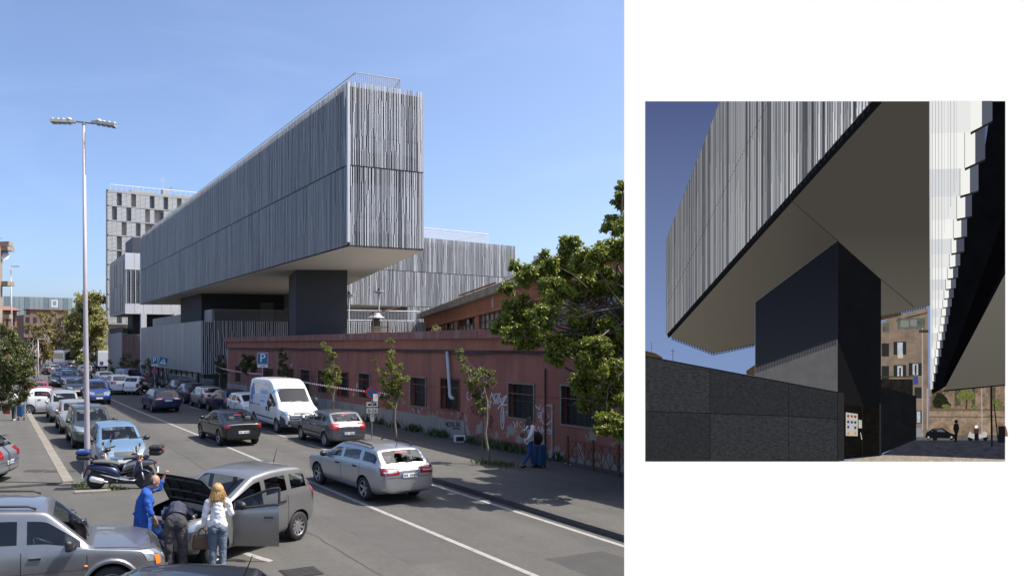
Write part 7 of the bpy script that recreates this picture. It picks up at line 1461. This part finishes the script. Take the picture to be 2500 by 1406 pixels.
# street saplings along the right pavement
def sapling(px, base_y, shape, label, m, dens=230, stake=True, size=.08):
    b = Vector((*on_t(px, 16.1).xy, PH)) if base_y is None else gp(px, base_y, PH); Y = b.y; cl = [pc(x, y, Y + rt.uniform(-.25, .25), r) for x, y, r in shape]; tp = cl[len(cl) // 2][0]
    t = tree('street_sapling', label, b, tp, .05, cl, size, dens * 1.5, m, 'bark_pale', 'young trees along the pavement', 1, .2)
    if stake: MB().tube([b + Vector((-.28, .05, 0)), b.lerp(tp, .55) + Vector((-.05, .03, 0))], .025, 6).build('stake', 'stake', t)
    return t
sapling(1196, 1133, [(1122, 858, 11), (1128, 875, 14), (1138, 900, 17), (1150, 925, 20), (1165, 910, 14), (1160, 950, 20), (1178, 905, 12), (1172, 975, 20), (1197, 910, 14), (1185, 940, 12), (1200, 930, 12), (1185, 985, 14), (1178, 1000, 12)], 'leaning sapling with grassy pit in front of the white graffiti', 'leaf_mid', 330)
sapling(967, 1076, [(952, 832, 10), (955, 865, 14), (948, 880, 16), (960, 905, 20), (938, 905, 8), (915, 880, 6), (945, 930, 22), (965, 935, 22), (978, 895, 10), (990, 925, 10), (950, 960, 20), (930, 970, 10), (970, 960, 16), (925, 905, 7), (955, 985, 12)], 'sapling with bright leaves beside the no stopping sign', 'leaf_bright', 330)
sapling(811, None, [(792, 842, 9), (800, 855, 12), (810, 868, 12), (805, 885, 12), (800, 905, 16), (822, 905, 14), (812, 925, 20), (795, 925, 12), (828, 930, 10), (810, 945, 12)], 'sapling with fresh leaves just behind the white van', 'leaf_bright', 420)
sapling(690, None, [(685, 858, 11), (692, 872, 12), (686, 890, 13), (694, 905, 14), (684, 912, 12)], 'dark sapling between the parking sign and the van roof', 'leaf_dark', 520, False)
sapling(608, None, [(600, 872, 12), (612, 880, 14), (592, 888, 12), (604, 898, 16), (618, 905, 12), (625, 890, 10)], 'dark bushy sapling at the corner of the red building', 'leaf_dark', 520, False)
sapling(538, None, [(538, 872, 9), (532, 886, 11), (545, 890, 10), (536, 904, 13), (548, 912, 10), (530, 915, 8)], 'dark sapling in front of the black and white slats', 'leaf_dark', 560, False)
for px, py, r, lb, m in ((352, 893, 13, 'bright shrub below the pale slatted wing', 'leaf_mid'), (317, 888, 15, 'dark shrub in front of the brown slats', 'leaf_dark'), (288, 898, 11, 'small dark shrub beside the plain grey wing', 'leaf_dark')):
    Y = 84; c = at(px, py, Y); b = Vector((c.x, c.y, 0)); tree('street_shrub', lb, b, c, .05, [(c + Vector((rt.uniform(-1, 1), rt.uniform(-.4, .4), rt.uniform(-.5, .9))) * 1.0 if k else c, r * Y / F * rt.uniform(.5, .8)) for k in range(6)], .15, 90, m, 'bark', 'shrubs by the slatted wings')
# left bush / orange tree crown
Y = 33; cl = [pc(px, py, Y + rt.uniform(-.6, .6), r) for px, py, r in ((20, 830, 30), (45, 850, 26), (60, 880, 22), (10, 870, 35), (35, 900, 32), (70, 910, 18), (78, 935, 14), (55, 940, 24), (20, 940, 34), (40, 975, 20), (8, 985, 22), (-20, 900, 40), (-25, 960, 36), (5, 805, 18), (-40, 850, 40), (62, 960, 14))]
b = at(-22, HZ, Y); b.z = LH; tree('evergreen_street_tree', 'dense dark green street tree leaning over the left pavement', b, at(-8, 900, Y), .1, cl, .13, 300, 'leaf_dark', droop=.3)
# far plane trees
def far_tree(px0, px1, y0, y1, Y, m, label, n, dens, size, name='plane_tree'):
    cx = (px0 + px1) / 2; hw = (px1 - px0) / 2; cl = []
    for i in range(n):
        a = rt.uniform(0, 1); ya = lerp(y0, y1, a); w_ = hw * (.5 + .7 * math.sin(math.pi * min(1, .12 + a * .8))); x = cx + rt.uniform(-w_, w_) * .8; cl.append((at(x, ya, Y + rt.uniform(-3, 3)), hw * .34 * Y / F * rt.uniform(.8, 1.2)))
    b = at(cx, HZ, Y); b.z = 0; return tree(name, label, b, at(cx, lerp(y0, y1, .55), Y), .3, cl, size, dens, m, 'bark_pale', 'trees at the far end of the street', 1, .2)
far_tree(166, 258, 722, 890, 125, 'leaf_far', 'tall light green plane tree beside the louvred tower', 60, 26, .42)
far_tree(215, 262, 718, 850, 135, 'leaf_far', 'plane tree half hidden behind the tall light green one', 30, 36, .45)
far_tree(118, 178, 765, 880, 150, 'leaf_yellow', 'yellow green plane tree with thin spring leaves', 34, 24, .4)
far_tree(84, 132, 770, 870, 120, 'leaf_yellow', 'pale leafing tree left of the bus', 34, 26, .36)
far_tree(55, 100, 790, 880, 100, 'leaf_olive', 'olive green tree behind the slim lamp', 20, 20, .34)
far_tree(70, 102, 822, 890, 88, 'leaf_deep', 'dark round evergreen beside the pale leafing tree', 18, 60, .25, 'round_evergreen')
far_tree(160, 215, 800, 880, 170, 'leaf_olive', 'olive plane tree straight behind the bus', 20, 14, .4)
far_tree(0, 60, 800, 860, 95, 'leaf_olive', 'leafy tree in front of the orange house', 20, 20, .34)
far_tree(868, 940, 760, 800, 90, 'leaf_mid', 'light green tree seen through the gap under the rear building', 10, 16, .3, 'courtyard_tree')
mb = MB(); c = at(1065, 806, 40)
sh = thing('rooftop_weed', 'small grey green plant growing on the low roof edge', 'plant', c); clump(mb, c, .3, 160, .09); mb.build('foliage', 'leaf_olive', sh); mb = MB(); mb.tube([c - Vector((0, 0, .3)), c], .02, 5); mb.build('stem', 'bark', sh)
# ================================================================== added glowing page panel; its square photograph has light and shade printed in
PY_ = 8.0; PE = 2 ** -SC.view_settings.exposure
def lit(name, rgb, var=.0, scale=8., stretch=None, rgb2=None, grad=None):  # print colours emit at fixed brightness; sun and shade in them are printed
    if name in MATS: return MATS[name]
    m = bpy.data.materials.new(name); m.use_nodes = True; MATS[name] = m; nt = m.node_tree; nt.nodes.clear(); L = nt.links.new
    o = nt.nodes.new('ShaderNodeOutputMaterial'); e = nt.nodes.new('ShaderNodeEmission'); e.inputs[1].default_value = PE; L(e.outputs[0], o.inputs[0]); e.inputs[0].default_value = (*srgb(*rgb), 1)
    if var or grad:
        tc = nt.nodes.new('ShaderNodeTexCoord'); cr = nt.nodes.new('ShaderNodeValToRGB'); r2 = rgb2 or tuple(min(255, c * (1 + var)) for c in rgb); r1 = rgb if (rgb2 or grad) else tuple(c * (1 - var) for c in rgb)
        cr.color_ramp.elements[0].color = (*srgb(*r1), 1); cr.color_ramp.elements[1].color = (*srgb(*r2), 1)
        if grad:
            sx = nt.nodes.new('ShaderNodeSeparateXYZ'); L(tc.outputs['Object'], sx.inputs[0]); mr = nt.nodes.new('ShaderNodeMapRange'); mr.inputs[1].default_value, mr.inputs[2].default_value = grad[1], grad[2]; L(sx.outputs[grad[0]], mr.inputs[0]); L(mr.outputs[0], cr.inputs[0])
        else:
            n = nt.nodes.new('ShaderNodeTexNoise'); n.inputs['Scale'].default_value = scale; n.inputs['Detail'].default_value = 8; n.inputs['Roughness'].default_value = .75; mp = nt.nodes.new('ShaderNodeMapping'); mp.inputs['Scale'].default_value = stretch or (1, 1, 1); L(tc.outputs['Object'], mp.inputs[0]); L(mp.outputs[0], n.inputs[0]); cr.color_ramp.elements[0].position = .35; cr.color_ramp.elements[1].position = .65; L(n.outputs[0], cr.inputs[0])
        L(cr.outputs[0], e.inputs[0])
    return m
X = lambda px: (px - PX) * PY_ / F
Z = lambda py: H + (HZ - py) * PY_ / F
dx0, dx1, dz0, dz1 = X(1524), X(2760), Z(1465), Z(-55)
dp = thing('page_panel', 'added glowing white panel for the blank page, carrying one large square photograph', 'page panel', (dx0, PY_, 0))
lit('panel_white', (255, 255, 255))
mb = MB(); mb.box(((dx0 + dx1) / 2 + .12, PY_ + .085, (dz0 + dz1) / 2), (dx1 - dx0 - .24, .15, dz1 - dz0 - .2)); mb.build('casing', 'galvanised', dp)  # box and posts added to carry the glowing page
mb = MB(); mb.quad((dx0, PY_, dz0), (dx1, PY_, dz0), (dx1, PY_, dz1), (dx0, PY_, dz1)); mb.build('page_sheet', 'panel_white', dp)  # emission keeps the blank page white; no lamp stands behind it
for x in (dx0 + .5, dx1 - .5): MB().tube([(x, PY_ + .25, 0), (x, PY_ + .25, dz1 - .3)], .09, 12).build('post', 'galvanised', dp)
layer = [0]
prn = None
class Sheet(MB): pass
def area(polys, m, nm='printed_area'):
    """flat printed shapes, each sheet half a millimetre above the last"""
    layer[0] += 1; y = PY_ - .0004 - layer[0] * .00008; mb = MB()
    for p in polys: mb.poly([(X(a), y, Z(b)) for a, b in p])
    o = mb.build(nm, m, prn or dp)
    if len(polys) > 1: stuff(o)
    return o
def rect(x0, y0, x1, y1): return [(x0, y1), (x1, y1), (x1, y0), (x0, y0)]
gz = lambda py: Z(py)
prn = area([rect(1575, 248, 2453, 1126)], lit('print_sky', (126, 148, 192), grad=(2, Z(880), Z(248)), rgb2=(80, 93, 136)), 'photograph')
prn.parent = dp
# print coordinates are world coordinates minus the panel's base: keep the gradient in that frame
for nd_ in MATS['print_sky'].node_tree.nodes:
    if nd_.type == 'MAP_RANGE': pass
# rooftops and wall behind, left
area([[(1575, 856), (1600, 862), (1617, 872), (1617, 884), (1575, 876)], [(1822, 905), (1843, 890), (1843, 918), (1822, 914)]], lit('p_roof', (70, 58, 44), .2, 30))
area([[(1642, 852), (1643.5, 852), (1643.5, 880), (1642, 880)], [(1590, 835), (1591, 835), (1591, 862), (1590, 862)], [(1637, 856), (1648, 856), (1648, 857), (1637, 857)]], lit('p_wire', (60, 62, 72)))
# slatted face
top = lambda x: max(248, 585 - (x - 1626) * (337 / 131)); bot = lambda x: 819 - (x - 1630) * (571 / 510)
area([[(1626, 585), (1626, 815), (1632, 819), (2140, 248), (1757, 248)]], lit('p_face', (92, 97, 106), .18, 3, (12, 1, .6)))
rp = random.Random(9); cols = {}
x = 1627.0
while x < 2136:
    k = (x - 1626) / 510; wd = lerp(1.7, 4.2, k) * rp.uniform(.6, 1.4); b0 = bot(x) - lerp(1, 14, k) - rp.uniform(0, 5); t0 = top(x)
    v = rp.random(); c = (int(lerp(142, 228, k)) if v < .5 else int(lerp(124, 172, k)) if v < .82 else int(lerp(106, 74, k)))
    c = c // 12 * 12; s_ = lerp(t0, b0, rp.uniform(.2, .8))
    if b0 > t0 + 3: cols.setdefault(c, []).append([(x, b0), (x + wd, b0 - wd), (x + wd, s_), (x, s_)] if s_ > t0 else rect(x, t0, x + wd, b0)); cols.setdefault(max(40, c - 12), []).append([(x + .5, s_), (x + wd + .5, s_), (x + wd + .5, top(x + wd)), (x + .5, t0)])
    x += wd + lerp(.7, 2.6, k) * rp.uniform(.5, 1.5)
for c, ps in sorted(cols.items()): area(ps, lit('p_slat%d' % c, (c, c + 1, min(255, c + 5))))
jl = []
for i in range(60): t = i / 60; x0, y0 = lerp(1630, 1876, t), lerp(742, 248, t); jl.append([(x0, y0 + 2), (x0 + 3, y0 - 4), (x0 + 3, y0 - 6.5), (x0, y0 - .5)])
area(jl, lit('p_joint', (58, 62, 72)))
# jagged dark edge and soffit
area([[(1636, 822), (1930, 490), (2044, 588), (1843, 738), (1843, 842), (1740, 862)]], lit('p_soffit', (92, 87, 78), grad=(0, X(1640) - dx0, X(2000) - dx0), rgb2=(66, 63, 58)))
area([[(1930, 490), (2140, 248), (2276, 248), (2276, 745), (2150, 772), (2150, 682), (2044, 588)]], lit('p_soffit2', (88, 85, 77), grad=(2, Z(760), Z(560)), rgb2=(69, 66, 61)))
area([[(1628, 816), (1632, 826), (2152, 252), (2150, 248), (2128, 248)]], lit('p_edge', (16, 17, 20)))
tk_ = []; x = 1640
while x < 2120:
    k = (x - 1630) / 510; h_ = lerp(3, 22, k); w_ = lerp(2, 8, k); tk_.append([(x, bot(x) + 1), (x + w_, bot(x + w_) + 1), (x + w_ * .7, bot(x) - h_)]); x += w_ * rp.uniform(1.2, 2)
area(tk_, lit('p_tooth', (30, 32, 40)))
tk_ = []
for (xa, ya), (xb, yb), n in (((1640, 826), (1740, 864), 26), ((1740, 864), (1843, 842), 28), ((2150, 774), (2262, 750), 28)):
    for i in range(n): t = i / n; a, b = lerp(xa, xb, t), lerp(ya, yb, t); tk_.append(rect(a, b - 3, a + 2, b + 4))
area(tk_, 'p_edge')
area([[(1930, 490), (1931, 489), (2045, 587), (2044, 588.5)], [(2150, 682), (2151, 681), (2231, 748), (2230, 749.5)]], lit('p_line', (36, 34, 32)))
# apartment house in the distance
area([[(2150, 790), (2180, 771), (2264, 752), (2268, 1085), (2150, 1085)]], lit('p_house', (132, 116, 102), .12, 6))
area([[(2150, 772), (2200, 762), (2200, 770), (2150, 782)], [(2188, 780), (2264, 762), (2264, 765), (2188, 784)]], 'p_roof')
area([rect(2190, 776, 2258, 803), rect(2154, 788, 2170, 811)], lit('p_pane', (92, 96, 90), .2, 12))
area([rect(2198, 782, 2218, 799), rect(2222, 780, 2238, 796)], lit('p_pane2', (128, 130, 124)))
shut = []; pane = []
for x0, y0, x1, y1 in ((2152, 838, 2170, 870), (2181, 834, 2212, 866), (2152, 893, 2170, 925), (2181, 891, 2212, 921), (2218, 886, 2250, 917), (2232, 945, 2250, 972), (2232, 1002, 2252, 1033)):
    shut.append(rect(x0, y0, x1, y1)); pane.append(rect(x0 + (x1 - x0) * .3, y0 + 2, x1 - (x1 - x0) * .28, y1 - 2))
area(shut, lit('p_shutter', (44, 48, 48))); area(pane[1:2] + pane[3:5] + pane[6:], lit('p_curtain', (178, 184, 190), .15, 30)); area([rect(2195, 897, 2199, 920), rect(2233, 890, 2237, 914)], lit('p_inner', (40, 20, 26)))
area([rect(2191, 863, 2204, 874)], lit('p_ac', (190, 188, 182))); area([rect(2229, 918, 2241, 938)], lit('p_cloth', (64, 78, 132)))
area([rect(2250, 800, 2253, 1050), rect(2262, 948, 2265, 1048)], lit('p_pipe', (168, 160, 152))); area([rect(2243, 805, 2266, 812), rect(2150, 918, 2230, 921)], 'p_roof')
area([rect(2150, 925, 2228, 965)], lit('p_shadow_wall', (34, 32, 30), .3, 12))
# street beyond, right
area([rect(2268, 935, 2453, 1000)], lit('p_far_house', (126, 108, 92), .3, 14)); area([rect(2275, 940, 2300, 996), rect(2330, 950, 2345, 990), rect(2372, 945, 2380, 998), rect(2420, 945, 2430, 995)], lit('p_far_win', (82, 74, 64), .3, 20))
area([rect(2268, 1000, 2453, 1068)], lit('p_street_wall', (142, 124, 106), .25, 12)); area([rect(2268, 998, 2453, 1003), rect(2268, 1016, 2453, 1019)], lit('p_cope', (112, 92, 74)))
def arc(cx, cy, rx, ry): return [(cx + rx * math.cos(a), cy - ry * math.sin(a)) for a in [math.pi * k / 12 for k in range(13)]]
area([arc(2301, 1065, 22, 36), arc(2366, 1065, 24, 38), arc(2438, 1065, 22, 38)], lit('p_arch', (150, 120, 96))); area([arc(2301, 1065, 19, 32), arc(2366, 1065, 21, 34), arc(2438, 1065, 19, 34)], lit('p_arch_in', (126, 108, 90), .2, 14))
def blob(cx, cy, rx, ry, n=16): return [(cx + rx * math.cos(a) * rp.uniform(.75, 1.15), cy + ry * math.sin(a) * rp.uniform(.75, 1.15)) for a in [-2 * math.pi * k / n for k in range(n)]]
area([blob(2296, 980, 20, 22), blob(2310, 990, 12, 10)], lit('p_tree_dark', (34, 38, 26), .4, 30)); area([blob(2358, 965, 22, 16), blob(2345, 972, 10, 8), blob(2432, 985, 14, 14), blob(2310, 993, 12, 7), blob(2378, 993, 9, 7)], lit('p_tree', (96, 100, 56), .4, 40)); area([[(2356, 998), (2360, 998), (2362, 975), (2358, 975)]], 'p_roof')
area([[(2150, 1110), (2236, 1066), (2453, 1066), (2453, 1126), (2044, 1126)]], lit('p_paving', (50, 52, 62), .2, 9, (1, 1, 4))); area([rect(2236, 1062, 2453, 1074)], lit('p_kerb', (98, 96, 94), .15, 20))
area([[(2048, 1126), (2150, 1110), (2260, 1113), (2453, 1121), (2453, 1126)]], lit('p_sunlit', (176, 164, 148), .12, 14))
area([[(2232, 1044), (2246, 1044), (2254, 1058), (2254, 1066), (2232, 1066)]], lit('p_car_grey', (140, 144, 150))); area([[(2258, 1068), (2260, 1056), (2276, 1046), (2300, 1044), (2318, 1056), (2332, 1060), (2332, 1070)]], lit('p_car_dark', (22, 24, 30))); area([[(2272, 1053), (2280, 1048), (2298, 1047), (2308, 1054)]], lit('p_car_glass', (92, 98, 104)))
area([blob(2266, 1067, 6, 6), blob(2322, 1067, 6, 6), blob(2368, 1070, 6, 6), blob(2405, 1070, 6, 6)], 'p_edge'); area([blob(2266, 1067, 3, 3), blob(2322, 1067, 3, 3)], 'p_pipe')
area([[(2362, 1066), (2366, 1052), (2374, 1058), (2392, 1060), (2402, 1052), (2410, 1056), (2408, 1066), (2390, 1070), (2374, 1070)]], lit('p_scooter', (186, 186, 184))); area([blob(2383, 1041, 4, 4, 10)], 'panel_white'); area([[(2377, 1046), (2388, 1046), (2389, 1057), (2376, 1057)]], lit('p_rider', (74, 46, 54))); area([[(2378, 1057), (2388, 1057), (2389, 1074), (2378, 1074)]], 'p_car_dark')
area([blob(2333, 1029, 4, 5, 10), [(2328, 1034), (2338, 1033), (2341, 1045), (2337, 1058), (2335, 1078), (2329, 1078), (2330, 1058), (2326, 1046)]], lit('p_walker', (22, 20, 20))); area([rect(2276, 1049, 2287, 1074)], 'p_car_dark')
area([[(2394, 945), (2397, 945), (2398, 1060), (2395, 1060)], [(2416, 940), (2420, 940), (2422, 1089), (2418, 1089)]], 'p_pipe'); area([[(2416, 935), (2421, 935), (2423, 1089), (2418, 1089)], [(2424, 985), (2427, 985), (2438, 1082), (2435, 1082)], rect(2436, 1040, 2453, 1080)], 'p_car_dark')
# pillar
area([[(1843, 738), (2044, 588), (2044, 960), (1843, 922)]], lit('p_pillar', (34, 38, 47), grad=(2, Z(900), Z(640)), rgb2=(23, 25, 32)))
area([[(1843, 898), (2044, 828), (2044, 960), (1843, 922)]], lit('p_pillar_lit', (93, 93, 95), .06, 6))
fr_ = []
for i in range(52): t = i / 52; a = lerp(1843, 2042, t); b = lerp(899, 829, t); fr_.append(rect(a, b - rp.uniform(3, 9), a + 2.1, b + 12))
area(fr_, lit('p_fringe', (40, 43, 52)))
area([[(2044, 588), (2150, 682), (2150, 1112), (2044, 1122)]], lit('p_pillar_dark', (17, 18, 21), .12, 6)); area([[(2044, 830), (2108, 992), (2044, 986)]], lit('p_wedge', (28, 28, 31))); area([[(2044, 956), (2060, 960), (2060, 1124), (2044, 1124)], [(2146, 985), (2153, 986), (2153, 1110), (2146, 1112)]], lit('p_jamb', (46, 46, 48)))
area([[(2150, 944), (2236, 966), (2236, 1072), (2150, 1107)]], lit('p_side_wall', (21, 22, 25), .15, 8))
# rough dark hoarding at the bottom left
area([[(1575, 868), (2048, 957), (2048, 1126), (1575, 1126)]], lit('p_hoarding', (45, 46, 49), .2, 30, (1, 1, 1.6)))
area([[(1575, 870), (1732, 899), (1732, 1008), (1575, 1002)], [(1925, 1016), (2043, 1022), (2043, 1122), (1925, 1120)], [(1734, 1010), (1924, 1015), (1924, 1120), (1734, 1124)]], lit('p_hoarding_b', (50, 51, 54), .26, 22, (1, 1, 2.2)))
area([[(1575, 868), (2048, 957), (2048, 960), (1575, 871)], [(1575, 1002), (1925, 1014), (2048, 1022), (2048, 1024), (1925, 1016), (1575, 1004)], rect(1732, 897, 1733.5, 1126), rect(1924, 934, 1925.5, 1122), rect(2043, 956, 2045, 1124)], lit('p_hoarding_line', (26, 27, 30)))
# door with notices
area([[(2061, 987), (2146, 996), (2146, 1110), (2061, 1119)]], lit('p_door', (20, 18, 17), .35, 10)); area([[(2104, 992), (2105.5, 992), (2105.5, 1114), (2104, 1114)]], 'p_line'); area([[(2064, 1006), (2093, 1010), (2093, 1064), (2064, 1063)], [(2095, 1024), (2103, 1025), (2103, 1045), (2095, 1044)]], lit('p_notice', (186, 184, 172), .05, 20))
ci = []; cb2 = []; co = []
for j, y in enumerate((1015, 1029, 1042, 1056)):
    for i, x in enumerate((2070, 2078.5, 2087)):
        if j == 2 and i == 1: continue
        if j == 3 and i == 1: continue
        (ci if j == 0 else cb2 if j < 3 else co).append(blob(x, y + i * .8, 3.3, 3.6, 12) if j < 3 else [(x - 3.5, y + 4), (x + 3.5, y + 4), (x, y - 4)])
area(ci, lit('p_red', (150, 58, 62))); area(cb2, lit('p_blue', (44, 62, 120))); area(co, lit('p_orange', (206, 128, 40))); area([[(2099, 1055), (2100.5, 1055), (2104, 1072), (2102, 1072)]], 'p_ac')
# near stack of white slats, right
st_ = [(2366.5, 325, 2394, 2419.6, 296), (2352.7, 412.6, 2377.8, 2402, 389), (2341.5, 480, 2365, 2385.8, 466), (2333.4, 536, 2353.7, 2369.8, 527.7), (2325.4, 583, 2344, 2357.9, 577), (2320, 620, 2332, 2351, 614), (2315.7, 653.8, 2330, 2341.5, 648), (2311, 681.4, 2324, 2336.6, 677), (2307, 707, 2319, 2331, 703), (2303, 730, 2314, 2326, 726), (2300, 752, 2311, 2321, 748), (2297, 773, 2307, 2317, 769), (2294, 793, 2304, 2313, 790), (2291, 812, 2301, 2309, 809), (2288, 832, 2297, 2305, 829), (2285, 852, 2293, 2300, 849), (2282, 872, 2289, 2296, 870), (2280, 892, 2286, 2291, 890), (2277, 912, 2282, 2287, 910), (2274, 932, 2278, 2282, 931), (2272, 950, 2275, 2278, 949)]
area([[(2420, 248), (2453, 248), (2453, 670), (2330, 930), (2275, 962), (2272, 950), (2300, 700), (2340, 470), (2400, 380)]], lit('p_void', (9, 10, 13), .3, 3)); area([[(2453, 520), (2453, 640), (2322, 940), (2300, 935)]], lit('p_beam', (5, 5, 7))); area([[(2453, 668), (2453, 938), (2303, 952)]], lit('p_soffit3', (92, 89, 83), grad=(2, Z(940), Z(690)), rgb2=(102, 99, 92)))
area([[(2303, 952), (2453, 938), (2453, 941), (2300, 956)]], 'p_edge')
for i in range(len(st_) - 1, -1, -1):
    xl, yb, xs, xr, yr = st_[i]; xl0 = 2266 + i * .25
    area([[(xl0, yb + 2), (xl, yb), (xl, 248), (xl0, 248)]], lit('p_white%d' % (i % 3), [(232, 232, 230), (244, 244, 240), (218, 220, 222)][i % 3]), 'printed_slat'); ym = yb - (yb - yr) * (xs - xl) / (xr - xl)
    yt = 248
    area([[(xl, yb - 1), (xs, ym), (xs, yt), (xl, yt)]], lit('p_whitef', (243, 243, 238)), 'printed_slat'); area([[(xs, ym), (xr, yr), (xr, yt), (xs, yt)]], lit('p_sideg%d' % (i % 2), [(88, 93, 108), (76, 80, 94)][i % 2]), 'printed_slat'); area([[(xl, yb + max(1, 6 - i * .4)), (xr, yr + max(1, 5 - i * .4)), (xr, yr), (xl, yb - 1)]], 'p_line', 'printed_slat')
    if i > 0: area([rect(xl - 1.2, 248, xl, yb)], 'p_shutter', 'printed_slat')
area([[(2266, 248), (2268, 248), (2272, 950), (2268, 950)]], lit('p_rim', (200, 202, 204)))
sl = []
for i in range(9): a = 2272 + i * 7.6 + rp.uniform(-2, 2); e = 248 + max(0, (2372 - a)) * 6; sl.append(rect(a, 248, a + rp.choice((.8, 1.2, 1.8)), min(e, 900) if a < 2300 else min(300 + (2366 - a) * 4.2, 800)))
area(sl, lit('p_slatline', (178, 182, 188)))

for o in PENDING: COL.objects.link(o)
